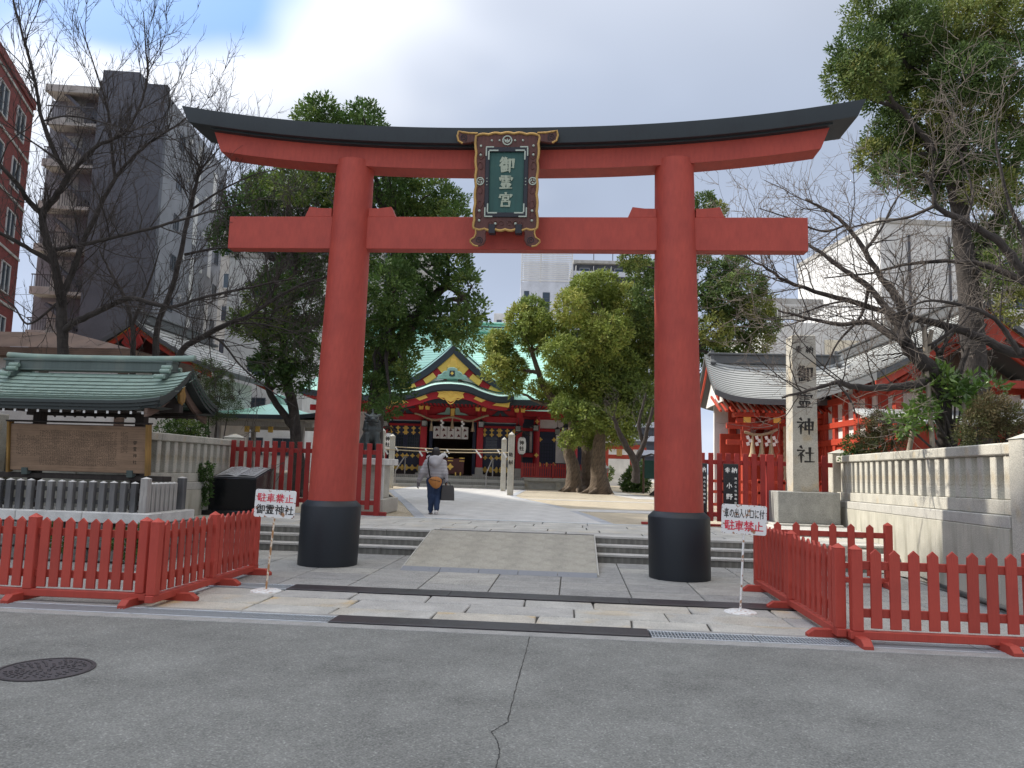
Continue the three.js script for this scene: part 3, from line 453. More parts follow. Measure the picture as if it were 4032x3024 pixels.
    const crest = part('crest', put(new THREE.TorusGeometry(0.055, 0.011, 8, 28), s * 0.405, 0.01, 0.022), M.paleMetal, t);
    for (let k = 0; k < 3; k++) part('comma', put(tube(Array.from({ length: 8 }, (_, i) => { const a = k * 2.094 + i * 0.22 * s, r = 0.016 + i * 0.0035; return V(Math.cos(a) * r, Math.sin(a) * r, 0); }), Array.from({ length: 8 }, (_, i) => 0.015 - i * 0.0016), 6), s * 0.405, 0.01, 0.022), M.paleMetal, crest);
    for (const yy of [-1, 1]) { part('corner_fitting', [bb(Math.min(s * 0.325, s * 0.2), Math.max(s * 0.325, s * 0.2), yy * 0.54 - 0.01, yy * 0.54 + 0.01, 0.035, 0.041, 0.002), bb(s * 0.318 - 0.01, s * 0.318 + 0.01, Math.min(yy * 0.53, yy * 0.4), Math.max(yy * 0.53, yy * 0.4), 0.035, 0.041, 0.002)], M.paleMetal, t);
      part('corner_fitting', [bb(Math.min(s * 0.275, s * 0.13), Math.max(s * 0.275, s * 0.13), yy * 0.485 - 0.011, yy * 0.485 + 0.011, 0.035, 0.043, 0.002), bb(s * 0.278 - 0.011, s * 0.278 + 0.011, Math.min(yy * 0.475, yy * 0.34), Math.max(yy * 0.475, yy * 0.34), 0.035, 0.043, 0.002)], M.paleMetal, t); }
    part('hook', bb(s * 0.205 - 0.05, s * 0.205 + 0.05, -0.8, -0.66, -0.1, 0.045, 0.006), M.plaqueNavy, t);
    for (const q of [0.12, 0.24]) part('stud', put(new THREE.SphereGeometry(0.018, 10, 8), s * q, 0.645, 0.022), M.paleMetal, t);
    part('stud', put(new THREE.SphereGeometry(0.022, 10, 8), s * 0.155, -0.65, 0.022), M.paleMetal, t);
    part('carving', [0, 1, 2].map((k) => tube(Array.from({ length: 12 }, (_, i) => { const a = i * 0.5 + k; const r = 0.045 - i * 0.0022; return V(s * (0.06 + k * 0.09 + Math.cos(a) * r), -0.645 + Math.sin(a) * r, 0.019); }), 0.007, 5)), M.plaqueBrown, t);
  }
  const cr = part('top_crest', put(new THREE.TorusGeometry(0.068, 0.012, 8, 32), 0, 0.645, 0.022), M.paleMetal, t);
  part('crest_leaf', [-1, 0, 1].map((k) => put(ext([[0, -0.04], [0.018, -0.01], [0, 0.042], [-0.018, -0.01]], 0.012), k * 0.025, 0.64, 0.022, 0, 0, -k * 0.7)), M.paleMetal, cr);
  [['御', 0.27, 0.25], ['霊', 0, 0.22], ['宮', -0.275, 0.22]].forEach(([c, yy, s]) => part('lettering', glyph(c, s, 0.135, 0.014, true).map((g) => put(g, -0.005, yy, 0.0)), M.letterGold, t));
}

// ---------------------------------------------------------------- low red picket fences at the road, parking signs
// one panel: runs along +x from 0 to len, pickets on the +z face
function fencePanel(label, pos, turn, len, posts, gaps, feet) {
  const t = thing('picket_fence', label, 'fence', pos, turn, undefined), R = rng(Math.round(len * 91 + pos[0] * 17 + 400));
  part('sill', bb(-0.02, len + 0.02, 0.05, 0.125, -0.045, 0.045, 0.006), M.fence[0], t);
  for (const [y0, y1] of [[0.245, 0.325], [0.685, 0.765]]) part('rail', bb(0.06, len - 0.06, y0, y1, -0.03, 0.004, 0.005), M.fence[1], t);
  const ph = 0.905;
  for (const x of posts) { const g = merge([bb(-0.05, 0.05, 0.126, ph - 0.03, -0.05, 0.05, 0.006), put(new THREE.ConeGeometry(0.074, 0.045, 4), 0, ph - 0.008, 0, 0, Math.PI / 4, 0)]); part('post', boxUV(g), M.fence[2], t, x, 0, 0); }
  const pk = ext([[-0.05, 0.15], [0.05, 0.15], [0.05, 0.835], [0, 0.882], [-0.05, 0.835]], 0.026, 0.004);
  for (let i = 1; i < posts.length; i++) { const a = posts[i - 1], b = posts[i], n = gaps; for (let k = 1; k <= n; k++) { const o = part('picket', pk, M.fence[Math.floor(R() * 3)], t, lerp(a, b, k / (n + 1)), (R() - 0.5) * 0.008, 0.019); o.rotation.z = (R() - 0.5) * 0.008; } }
  const foot = put(ext([[-0.27, 0], [0.27, 0], [0.27, 0.035], [0.2, 0.085], [-0.2, 0.085], [-0.27, 0.035]], 0.09, 0.005), 0, 0, 0, 0, Math.PI / 2, 0);
  for (const x of feet) part('foot', foot, M.fence[1], t, x, 0, 0);
  return t;
}
fencePanel('red picket fence panel along the road before the notice board', [-6.03, 0, 3.77], 0, 2.62, [0.05, 1.32, 2.57], 8, [0.2, 1.25, 2.52]);
fencePanel('red picket fence panel beside the sign reading no parking in red over black', [-3.28, 0, 3.92], Math.PI / 2, 2.66, [0.05, 1.36, 2.6], 7, [0.5, 1.58, 2.56]);
fencePanel('red picket fence panel along the road below the sunlit stone wall', [3.69, 0, 4.1], 0, 2.66, [0.05, 1.62, 2.6], 8, [0.06, 1.35, 2.5]);
fencePanel('red picket fence panel beside the sign with black line above red', [3.62, 0, 0.68], -Math.PI / 2, 3.36, [0.05, 1.7, 3.31], 8, [0.36, 1.64, 3.18]);
fencePanel('red picket fence panel standing behind another panel below the inscribed pillar', [3.74, 0, 0.1], -0.02, 1.9, [0.05, 1.85], 6, [0.1, 1.8]);
function parkingSign(label, [x, z], turn, tiltZ, lines, lower) {
  const t = thing('parking_sign', label, 'sign', [x, 0, z], turn);
  part('base', lathe([[0, 0.028], [0.02, 0.03], [0.14, 0.024], [0.178, 0.012], [0.182, 0]], 40), M.signWhite, t);
  part('pole', rod(0, 0.02, 0, tiltZ, 0.86, 0, 0.0125, 12), lower ? M.signWhite : M.rust, t);
  const b = new THREE.Group(); b.name = 'board'; b.position.set(tiltZ * 1.05, 1.035, 0.012); b.rotation.z = -0.03; t.add(b);
  const w = 0.25, h = 0.166, r = 0.025, o = []; for (const [sx, sy, a0] of [[1, -1, -90], [1, 1, 0], [-1, 1, 90], [-1, -1, 180]]) for (let k = 0; k <= 4; k++) { const a = ((a0 + k * 22.5) * Math.PI) / 180; o.push([sx * (w - r) + Math.cos(a) * r, sy * (h - r) + Math.sin(a) * r]); }
  part('face', ext(o, 0.008, 0.002), M.signWhite, b);
  const inn = o.map(([a, c]) => [a * 0.972, c * 0.96]);
  part('rusted_edge', (() => { const R = rng(Math.round(x * 50)); return inn.flatMap((p, i) => { const q = inn[(i + 1) % inn.length], n = Math.max(1, Math.round(Math.hypot(q[0] - p[0], q[1] - p[1]) / 0.025)), g = []; for (let k = 0; k < n; k++) if (R() < 0.3) { const s = 0.004 + R() * 0.009; g.push(put(cbox(s, s * (0.5 + R()), 0.0012, 0.0002), lerp(p[0], q[0], (k + R()) / n), lerp(p[1], q[1], (k + R()) / n), 0.0046 + g.length * 0.00001, 0, 0, R() * 3)); } return g; }); })(), M.rustDark, b);
  lines.forEach(([text, size, pitch, yy, m, wt, sx]) => part('lettering', merge(writing(text, size, pitch, false, wt, 0.0012)).applyMatrix4(new THREE.Matrix4().makeScale(sx, 1, 1)).translate(0, yy, 0.0042), m, b));
  return t;
}
parkingSign('white no parking sign on rusted pole, red line above black', [-2.56, 2.63], 0.03, 0.05, [['駐車禁止', 0.106, 0.113, 0.069, M.signRed, 0.105, 1], ['御霊神社', 0.116, 0.116, -0.068, M.ink, 0.105, 1]], false);
parkingSign('white no parking sign on white pole, black line above red', [2.97, 2.68], -0.06, 0.04, [['車の出入り口に付', 0.108, 0.107, 0.069, M.ink, 0.115, 0.52], ['駐車禁止', 0.116, 0.113, -0.068, M.signRed, 0.11, 0.95]], true);

// ---------------------------------------------------------------- stone baluster walls either side, inscribed pillar, tall red gates
function balusterWall(side, label, sEnd, near) { // plan runs from the far pier by the gate towards the road
  const t = thing('baluster_wall', label, 'stone wall'), A = V(side * 7.05, 0, -6.0), B = V(side * 6.28, 0, 2.2), L = A.distanceTo(B), D = B.clone().sub(A).normalize(), yaw = Math.atan2(-D.z, D.x), N = V(-D.z, 0, D.x).multiplyScalar(side);
  const low = (s) => 0.12 * (s / L), R = rng(side > 0 ? 41 : 43);
  const seg = (name, s0, s1, y0, y1, w, m, c = 0.01, off = 0, tilt = 1) => { // a course between two stations; its height follows the slope
    const p = A.clone().addScaledVector(D, (s0 + s1) / 2).addScaledVector(N, off), g = cbox(s1 - s0 - 0.004, y1 - y0, w, c), q = g.attributes.position;
    for (let i = 0; i < q.count; i++) q.setY(i, q.getY(i) + tilt * low((s0 + s1) / 2 + q.getX(i))); g.computeVertexNormals();
    const o = part(name, boxUV(g), m, t, p.x, (y0 + y1) / 2, p.z); o.rotation.y = yaw; return o;
  };
  for (let s = -0.05; s < sEnd - 0.1; s += 2.05) { const e = Math.min(s + 2.05, sEnd); seg('top_rail', s, e, 1.865, 2.01, 0.27, M.wall, 0.016, 0, 0); seg('bottom_rail', s, e, 1.04, 1.215, 0.25, M.wall, 0.008, 0); seg('ledge', s, e, 0.885, 1.035, 0.42, M.ledge, 0.012, -0.02); seg('wall_face', s, e, 0.0, 0.884, 0.3, M.wallFace, 0.006, 0.05, 1); }
  for (let s = 0.3; s < sEnd - 0.12; s += 0.375) { const p = A.clone().addScaledVector(D, s), y0 = 1.215 + low(s), g = cbox(0.165, 1.864 - y0, 0.19, 0.012); const o = part('baluster', g, M.wall, t, p.x, (y0 + 1.864) / 2, p.z); o.rotation.y = yaw + (R() - 0.5) * 0.02; }
  const pier = (s, w, h) => { const p = A.clone().addScaledVector(D, s), g = merge([bb(-w / 2, w / 2, 0.0, h - 0.06, -w / 2, w / 2, 0.014), put(new THREE.ConeGeometry(w * 0.76, 0.1, 4), 0, h - 0.012, 0, 0, Math.PI / 4, 0)]); const o = part('pier', boxUV(g), M.wall, t, p.x, 0, p.z); o.rotation.y = yaw; };
  pier(-0.26, 0.42, 2.14); if (near) pier(sEnd + 0.2, 0.36, near);
  return t;
}
balusterWall(1, 'pale stone baluster wall beside the inscribed pillar', 8.42, 2.1);
balusterWall(-1, 'pale stone baluster wall behind the black stone book', 4.5, 0);
{ // wall behind the notice board
  const t = thing('stone_wall', 'plain stone wall behind the notice board', 'stone wall');
  for (let i = 0; i < 4; i++) part('block', bb(-6.85 - i * 1.05 - 1.04, -6.85 - i * 1.05, 0, 2.05, -1.95, -1.6, 0.012), M.wallFace, t);
  part('pier', bb(-9.75, -9.2, 0, 2.25, -1.5, -1.0, 0.015), M.pillarStone, t);
}
{ // curved low wall from the steps round to the retaining wall
  const t = thing('curved_stone_border', 'low curved stone border at the foot of baluster wall', 'stone border');
  const P = (a) => [5.55 + 1.0 * Math.sin(a), -2.1 + 1.75 * Math.sin(a * 1.0) * 0 - (1 - Math.cos(a)) * -1.7];
  for (let i = 0; i < 5; i++) { const a = (i / 5) * 1.5, b = ((i + 1) / 5) * 1.5, [x0, z0] = P(a), [x1, z1] = P(b), L = Math.hypot(x1 - x0, z1 - z0); const o = part('border_stone', bb(-L / 2, L / 2, 0, 0.4 - i * 0.07, -0.13, 0.13, 0.012), M.ledge, t, (x0 + x1) / 2, 0, (z0 + z1) / 2); o.rotation.y = -Math.atan2(z1 - z0, x1 - x0); }
}
{ // inscribed pillar
  const t = thing('inscribed_pillar', 'tall stone pillar carved with the shrine name on square plinth', 'stone pillar', [6.02, HP, -5.28]);
  part('plinth_slab', bb(-0.86, 0.95, 0, 0.125, -0.7, 1.55, 0.012), M.step, t); part('plinth_slab', bb(-0.8, 0.62, 0.001, 0.17, -0.69, 0.5, 0.012), M.ledge, t);
  part('plinth', bb(-0.66, 0.62, 0.17, 0.83, -0.55, 0.32, 0.014), M.baseStone, t);
  const w0 = 0.265, w1 = 0.245, h0 = 0.83, h1 = 4.18, f = (a, y) => [[-a, y, a], [a, y, a], [a, y, -a], [-a, y, -a]], q0 = f(w0, h0), q1 = f(w1, h1), q2 = f(w1 - 0.02, h1 + 0.02);
  part('shaft', polys([...[0, 1, 2, 3].flatMap((i) => { const j = (i + 1) % 4; return [[q0[i], q0[j], q1[j], q1[i]], [q1[i], q1[j], q2[j], q2[i]]]; }), q2]), M.pillarStone, t, -0.04, 0, -0.08);
  const face = (y) => -0.08 + lerp(w0, w1, (y - h0) / (h1 - h0)) + 0.001, carve = (c, x, y, s) => part('inscription', glyph(c, s, 0.115, 0.002, true).map((g) => put(g, x, 0, 0)), M.ink, t, -0.04, y, face(y));
  carve('奉', -0.11, 3.87, 0.165); carve('納', 0.11, 3.87, 0.165); carve('御', 0, 3.35, 0.37); carve('霊', 0, 2.78, 0.36); carve('神', 0, 2.22, 0.37); carve('社', 0, 1.62, 0.38);
}
// tall red slatted gates on the platform
function tallGate(name, label, x0, x1, z, xs, low) {
  const t = thing(name, label, 'gate'), R = rng(Math.round(x0 * 10 + 99));
  for (const [a, b] of [[low, low + 0.1], [1.75, 1.85]]) part('rail', bb(x0, x1, a, b, z - 0.05, z + 0.005, 0.005), M.gate[0], t);
  const g = bb(-0.055, 0.055, low - 0.1, 2.0, -0.012, 0.03, 0.005);
  for (const x of xs) part('slat', g, M.gate[Math.floor(R() * 2)], t, x, (R() - 0.5) * 0.01, z + 0.019);
  return t;
}
const span = (a, b, step) => { const o = []; for (let x = a; x <= b + 1e-6; x += step) o.push(x); return o; };
tallGate('slatted_gate', 'tall dark red slatted gate beside the black stone book', -6.85, -4.35, -5.6, span(-6.79, -4.4, 0.197), 0.62);
{ const t = tallGate('slatted_gate', 'tall dark red slatted gate end before the lion dog pedestal', -4.2, -3.26, -5.4, span(-4.14, -3.3, 0.205), 0.62); part('end_post', bb(-3.37, -3.25, HP, 2.0, -5.47, -5.35, 0.006), M.gate[0], t); part('foot', bb(-4.2, -3.1, HP, HP + 0.09, -5.5, -5.38, 0.006), M.gate[1], t); part('wheel', put(lathe([[0.02, -0.02], [0.08, -0.02], [0.085, 0], [0.08, 0.02], [0.02, 0.02]], 20), -3.75, HP + 0.16, -5.42, Math.PI / 2), M.dark, t); }
{ const t = tallGate('slatted_gate', 'tall dark red slatted gate behind the black name boards', 3.3, 6.75, -5.75, span(3.36, 6.7, 0.188), 0.6); part('end_post', bb(5.32, 5.44, HP, 2.0, -5.85, -5.7, 0.006), M.gate[0], t); part('foot', bb(2.6, 6.7, HP, HP + 0.05, -5.85, -5.72, 0.006), M.gate[1], t); }
for (const [x, lab] of [[3.83, 'black name board with white writing close beside torii base'], [4.5, 'black name board with white writing behind the parking sign']]) {
  const t = thing('name_board', lab, 'name board', [x, HP, -5.5]);
  part('board', bb(-0.16, 0.16, 0.0, 1.38, -0.02, 0.02, 0.004), M.blackStone, t);
  part('lettering', [...writing('奉納', 0.12, 0.14, false, 0.13, 0.0015, true).map((g) => put(g, 0, 1.24, 0.0205)), ...writing('小野貴', 0.13, 0.235, true, 0.13, 0.0015, true).map((g) => put(g, -0.035, 0.67, 0.0205)), ...writing('株式会社鶴鳴荘', 0.05, 0.088, true, 0.12, 0.0015, true).map((g) => put(g, 0.1, 0.8, 0.0205))], M.white, t);
}
{ // black stone book
  const t = thing('book_monument', 'black polished stone monument topped with an open stone book', 'monument', [-6.18, HP, -4.75]);
  part('slab', bb(-0.85, 0.72, 0, 0.1, -0.6, 0.8, 0.008), M.blackStone, t);
  const f = (x) => [[x, 0.1, 0.45], [x, 0.1, -0.5], [x, 0.99, -0.5], [x, 0.76, 0.45]];
  part('block', polys([f(-0.52), f(0.52).reverse(), [[-0.52, 0.1, 0.45], [0.52, 0.1, 0.45], [0.52, 0.76, 0.45], [-0.52, 0.76, 0.45]], [[-0.52, 0.76, 0.45], [0.52, 0.76, 0.45], [0.52, 0.99, -0.5], [-0.52, 0.99, -0.5]], [[0.52, 0.1, -0.5], [-0.52, 0.1, -0.5], [-0.52, 0.99, -0.5], [0.52, 0.99, -0.5]]]), M.blackStone, t);
  const bk = new THREE.Group(); bk.name = 'book'; bk.position.set(0, 0.885, -0.03); bk.rotation.x = 0.237; t.add(bk);
  for (const s of [-1, 1]) { const pg = part('page', grid(12, 1, (u, v) => { const x = u * 0.42; return [s * x, 0.012 + 0.045 * Math.sin(Math.min(1, u * 1.35) * 2.2) * (1 - 0.45 * u), (s > 0 ? 0.5 - v : v - 0.5) * 0.74]; }, 0), M.bookStone, bk); const R = rng(61 + s), w = []; for (let c = 0; c < 12; c++) for (let r = 0; r < 18; r++) if (R() < 0.8) { const u = 0.1 + c * 0.065, y = 0.0135 + 0.045 * Math.sin(Math.min(1, u * 1.35) * 2.2) * (1 - 0.45 * u); w.push(put(new THREE.PlaneGeometry(0.014, 0.02), s * u * 0.42, y, -0.32 + r * 0.036, -Math.PI / 2)); } part('carved_text', w, M.blackStone, pg); }
  part('cover', bb(-0.45, 0.45, 0.0, 0.012, -0.4, 0.4, 0.004), M.bookStone, bk);
}

// ---------------------------------------------------------------- notice board on its stone base, with the weathered little fence
{
  const t = thing('rubble_plinth', 'rubble stone base with white granite coping under the notice board', 'stone base'), R = rng(71);
  const X1 = -5.05, X0 = -10.2, Z1 = 0.9, Z0 = -0.45;
  part('core', bb(X0, X1 - 0.14, 0, 0.57, Z0, Z1 - 0.14), M.joint, t);
  const rock = () => { const g = cbox(1, 1, 1, 0.14), p = g.attributes.position; for (let i = 0; i < p.count; i++) { const x = p.getX(i), y = p.getY(i), z = p.getZ(i), s = Math.round(x * 50) * 7 + Math.round(y * 50) * 13 + Math.round(z * 50) * 29; p.setXYZ(i, x + (hash(s, 1, 3) - 0.5) * 0.14, y + (hash(s, 2, 3) - 0.5) * 0.14, z + (hash(s, 3, 3) - 0.5) * 0.2); } g.computeVertexNormals(); return boxUV(g); };
  const rg = rock(); let y = 0;
  for (const h of [0.2, 0.19, 0.18]) { for (let x = X0; x < X1 - 0.02;) { const w = 0.24 + R() * 0.24, o = part('rubble_stone', rg, M.rubble[Math.floor(R() * 3)], t, Math.min(x + w / 2, X1 - w / 2 - 0.02), y + h / 2, Z1 - 0.13 + R() * 0.03); o.scale.set(w * 0.97, h * 0.97, 0.22); o.rotation.z = R() < 0.5 ? 0 : Math.PI; x += w; } for (let z = Z1 - 0.25; z > Z0 - 0.1;) { const w = 0.24 + R() * 0.2, o = part('rubble_stone', rg, M.rubble[Math.floor(R() * 3)], t, X1 - 0.13 + R() * 0.03, y + h / 2, z - w / 2); o.scale.set(0.22, h * 0.97, w * 0.97); z -= w; } y += h; }
  for (let i = 0; i < 5; i++) part('coping', bb(X0 + i * 1.03, Math.min(X0 + (i + 1) * 1.03 - 0.006, X1), 0.575, 0.73, Z1 - 0.36, Z1, 0.012), M.whiteStone, t);
  part('coping', bb(X1 - 0.36, X1, 0.575, 0.73, Z0, Z1 - 0.365, 0.012), M.whiteStone, t); part('coping', bb(X0, X1 - 0.365, 0.575, 0.7, Z0, Z1 - 0.365, 0.004), M.ledge, t);
}
{
  const t = thing('weathered_fence', 'low weathered grey wooden fence with white capped posts under notice board', 'fence'), R = rng(73), Y = 0.73, zf = 0.72, xr = -5.24;
  const cap = (w, h) => { const g = new THREE.ConeGeometry(w * 0.74, 0.028, 4); return put(g, 0, h + 0.014, 0, 0, Math.PI / 4, 0); };
  const post = (x, z, w, h, m) => { const o = part('post', bx(w, h, w, 0, h / 2, 0, 0.005), m, t, x, Y, z); part('cap', cap(w, h), M.capWhite, o); };
  for (let x = xr - 0.17; x > -9.6; x -= 0.163) post(x, zf, 0.082, 0.42 + R() * 0.01, M.greyWood[Math.floor(R() * 3)]);
  post(xr, zf, 0.115, 0.5, M.paleWood);
  for (let z = zf - 0.16; z > -0.22; z -= 0.13) post(xr, z, 0.08, 0.42, M.paleWood);
  post(xr, -0.34, 0.11, 0.5, M.greyWood[2]);
  for (const [a, b] of [[0.1, 0.165], [0.28, 0.345]]) { part('rail', bb(-9.7, xr, Y + a, Y + b, zf - 0.075, zf - 0.043, 0.004), M.greyWood[2], t); part('rail', bb(xr - 0.075, xr - 0.043, Y + a, Y + b, -0.34, zf, 0.004), M.greyWood[2], t); }
}
{
  const t = thing('notice_board', 'roofed wooden notice board with green copper roof and inscribed plank', 'notice board');
  const zc = -0.25, xr = -5.15, xl = -8.62, span = 0.95;
  for (const x of [-7.7, -5.95]) { part('post', bb(x - 0.075, x + 0.075, 0.7, 2.5, zc - 0.075, zc + 0.075, 0.008), M.darkWood, t); }
  part('crossbeam', bb(-8.6, -5.3, 2.28, 2.42, zc - 0.06, zc + 0.06, 0.006), M.darkWood, t); part('crossbeam', bb(-8.4, -5.4, 1.17, 1.25, zc - 0.05, zc + 0.2, 0.006), M.darkWood, t);
  // inscribed plank
  const W = 2.28, H = 0.75, c = document.createElement('canvas'); c.width = 1536; c.height = 512; const g = c.getContext('2d'), id = g.createImageData(1536, 512);
  for (let j = 0; j < 512; j++) for (let i = 0; i < 1536; i++) { const u = i / 512, v = j / 512, w = v + 0.03 * fbm(u * 2, v * 4, 3, 3), f = fbm(u * 2.2, w * 70, 5, 4), b = fbm(u * 5, v * 5, 8, 4), k = 1 + 0.55 * (f - 0.5) + 0.5 * (b - 0.5), o = (j * 1536 + i) * 4; id.data[o] = toS(0.29 * k); id.data[o + 1] = toS(0.19 * k); id.data[o + 2] = toS(0.12 * k); id.data[o + 3] = 255; }
  g.putImageData(id, 0, 0); g.strokeStyle = 'rgba(22,15,11,0.92)'; g.lineWidth = 2.3; const R = rng(79);
  for (let col = 0; col < 62; col++) { const x = 70 + col * 20.5; if (x > 1215 && x < 1240) continue; const y0 = col < 13 ? 110 + 30 * R() : 60, n = col < 13 ? 13 : col > 56 ? 14 : 23; for (let r = 0; r < n; r++) { if (col < 13 && r === 6) continue; const y = y0 + r * 17; if (y > 470 || R() < 0.07) continue; g.beginPath(); for (let s = 0; s < 4; s++) { const a = R() * 11, b = R() * 12; g.moveTo(x + a - 5, y + b); R() < 0.5 ? g.lineTo(x + a + 3, y + b) : g.lineTo(x + a - 5, y + b + 6); } g.stroke(); } }
  g.strokeStyle = '#17110d'; g.lineWidth = 4.2; [...'御霊神社'].forEach((ch, i) => { for (const s of GLYPH[ch].split(';')) { g.beginPath(); s.split(' ').forEach((p, k) => { const [x, y] = p.split(',').map(Number), X = 1392 + x * 0.46, Y = 150 + i * 72 + y * 0.5; k ? g.lineTo(X, Y) : g.moveTo(X, Y); }); g.stroke(); } });
  const tx = new THREE.CanvasTexture(c); tx.colorSpace = THREE.SRGBColorSpace;
  const plank = new THREE.Group(); plank.name = 'plank'; plank.position.set(-6.81, 1.66, zc + 0.27); plank.rotation.x = 0.1; t.add(plank);
  part('board', bb(-W / 2, W / 2, -H / 2, H / 2, -0.03, 0.02, 0.004), M.brownWood, plank);
  part('inscribed_face', new THREE.PlaneGeometry(W - 0.02, H - 0.02), mat([1, 1, 1], 0.8, { map: tx }), plank, 0, 0, 0.0215);
  for (const s of [-1, 1]) { part('side_edge', bb(s * (W / 2 + 0.02) - 0.02, s * (W / 2 + 0.02) + 0.02, -H / 2 - 0.03, H / 2 + 0.03, -0.06, 0.06, 0.004), M.ochre, plank); part('bracket', bb(s * 0.88 - 0.05, s * 0.88 + 0.05, -H / 2 - 0.06, -H / 2 + 0.05, -0.06, 0.045, 0.004), M.copperDark, plank); }
  part('top_batten', bb(-W / 2 - 0.06, W / 2 + 0.06, H / 2 + 0.03, H / 2 + 0.055, -0.06, 0.06, 0.004), M.darkWood, plank);
  // roof: curved slopes of lapped copper courses
  const prof = (q) => [zc + q * span, 2.93 - 0.66 * Math.pow(Math.abs(q), 0.82) + 0.1 * Math.pow(Math.abs(q), 4)], endLift = (x) => 0.07 * Math.pow(Math.abs((x - (xl + xr) / 2) / ((xr - xl) / 2)), 5);
  const NC = 9;
  for (const s of [1, -1]) for (let k = 0; k < NC; k++) {
    const a = 0.06 + (k / NC) * 0.94, b = 0.06 + ((k + 1) / NC) * 0.94 + 0.012;
    part('roof_course', [grid(28, 3, (u, v) => { const x = lerp(xl, xr, s > 0 ? u : 1 - u), q = lerp(b, a, v), [z, y] = prof(s * q); return [x, y + endLift(x) + 0.022 + 0.024 * (1 - v), z]; }, 0), grid(28, 1, (u, v) => { const x = lerp(xl, xr, s > 0 ? u : 1 - u), [z, y] = prof(s * b); return [x, y + endLift(x) + 0.042 - (1 - v) * 0.036, z - s * 0.02]; }, 0)], M.copper[k % 2 && hash(k, 3, 1) > 0.4 ? 1 : 0], t);
    if (s > 0) for (let q = 0; q < 9; q++) { const x = xl + 0.35 + q * 0.39 + (k % 2) * 0.19, [z0, y0] = prof(a), [z1, y1] = prof(b); part('seam', tube([V(x, y0 + 0.0245 + endLift(x), z0), V(x - 0.0, y1 + 0.0475 + endLift(x), z1)], 0.0035, 4), M.copper[1], t); }
  }
  for (const s of [1, -1]) { // thick layered eave and verge boards
    part('eave_board', [0, 1, 2].map((k) => grid(28, 1, (u, v) => { const x = lerp(xl, xr, s > 0 ? u : 1 - u), [z, y] = prof(s); return [x, y + endLift(x) + 0.016 - k * 0.05 - (1 - v) * 0.048, z - s * k * 0.03]; }, 0)).concat([grid(28, 1, (u, v) => { const x = lerp(xl, xr, s > 0 ? u : 1 - u), [z, y] = prof(s); return [x, y + endLift(x) - 0.13, z - s * (0.09 + (1 - v) * 0.35) ]; }, 0)]), M.eave, t);
    for (const [xe, sg] of [[xr, 1], [xl, -1]]) part('verge_board', [0, 1, 2].map((k) => grid(18, 1, (u, v) => { const q = lerp(0, 1, u) * s, [z, y] = prof(q); return [xe - sg * k * 0.022, y + 0.07 + 0.02 - k * 0.055 - (sg * s > 0 ? 1 - v : v) * 0.052, z]; }, 0)).concat([grid(18, 1, (u, v) => { const q = u * s, [z, y] = prof(q); return [xe - sg * (0.04 + (sg * s > 0 ? v : 1 - v) * 0.3), y - 0.08, z]; }, 0)]), M.eave, t);
  }
  for (const x of span2(xl + 0.2, xr - 0.15, 0.186)) { for (const s of [1, -1]) { const [z0, y0] = prof(s * 0.2), [z1, y1] = prof(s * 0.9); const o = part('rafter', tube([V(x, y0 - 0.16, z0), V(x, y1 - 0.17, z1)], 0.022, 4), M.darkWood, t); if (s > 0) part('rafter_end', bx(0.036, 0.044, 0.006, x, y1 - 0.175, z1 + 0.012, 0.001), M.capWhite, o); } }
  for (const x of [xl + 0.5, -5.62, -6.6]) part('beam_end', bx(0.07, 0.11, 0.012, x, 2.29, zc + 0.66, 0.002), M.capWhite, t);
  part('eave_beam', bb(xl + 0.25, xr - 0.2, 2.22, 2.34, zc + 0.56, zc + 0.65, 0.005), M.darkWood, t); part('eave_beam', bb(xl + 0.25, xr - 0.2, 2.22, 2.34, zc - 0.65, zc - 0.56, 0.005), M.darkWood, t);
  // gable: curved bargeboards, pendant
  for (const s of [1, -1]) part('bargeboard', put(ext([...Array.from({ length: 9 }, (_, i) => { const q = i / 8, [z, y] = prof(s * q); return [z, y - 0.09]; }), ...Array.from({ length: 9 }, (_, i) => { const q = 1 - i / 8, [z, y] = prof(s * q); return [z, y - 0.22]; })], 0.05, 0.004), xr - 0.2, 0, 0, 0, -Math.PI / 2, 0), M.brownWood, t);
  part('pendant', put(ext([[-0.03, 0.0], [0.03, 0], [0.05, -0.14], [0.1, -0.2], [0.07, -0.32], [0, -0.38], [-0.07, -0.32], [-0.1, -0.2], [-0.05, -0.14]], 0.06, 0.01), xr - 0.16, 2.78, zc, 0, Math.PI / 2, 0), M.ochre, t);
  part('gable_wall', put(ext([[-0.6, 2.3], [0.6, 2.3], [0, 2.75]], 0.03), xr - 0.42, 0, zc, 0, -Math.PI / 2, 0), M.darkWood, t);
  // ridge
  part('ridge_box', bb(xl + 0.28, xr - 0.34, 2.93, 3.1, zc - 0.085, zc + 0.085, 0.01), M.copperDark, t); part('ridge_board', [bb(xl + 0.26, xr - 0.3, 3.08, 3.115, zc - 0.11, zc + 0.11, 0.006), bb(xl + 0.26, xr - 0.3, 2.925, 2.95, zc - 0.12, zc + 0.12, 0.006)], M.copperDark, t);
  part('ridge_pole', tube(Array.from({ length: 15 }, (_, i) => { const u = i / 14; return V(lerp(xl + 0.26, xr + 0.02, u), 3.15 + 0.03 * Math.pow(Math.abs(2 * u - 1), 4), zc); }), 0.05, 14), M.copper[1], t);
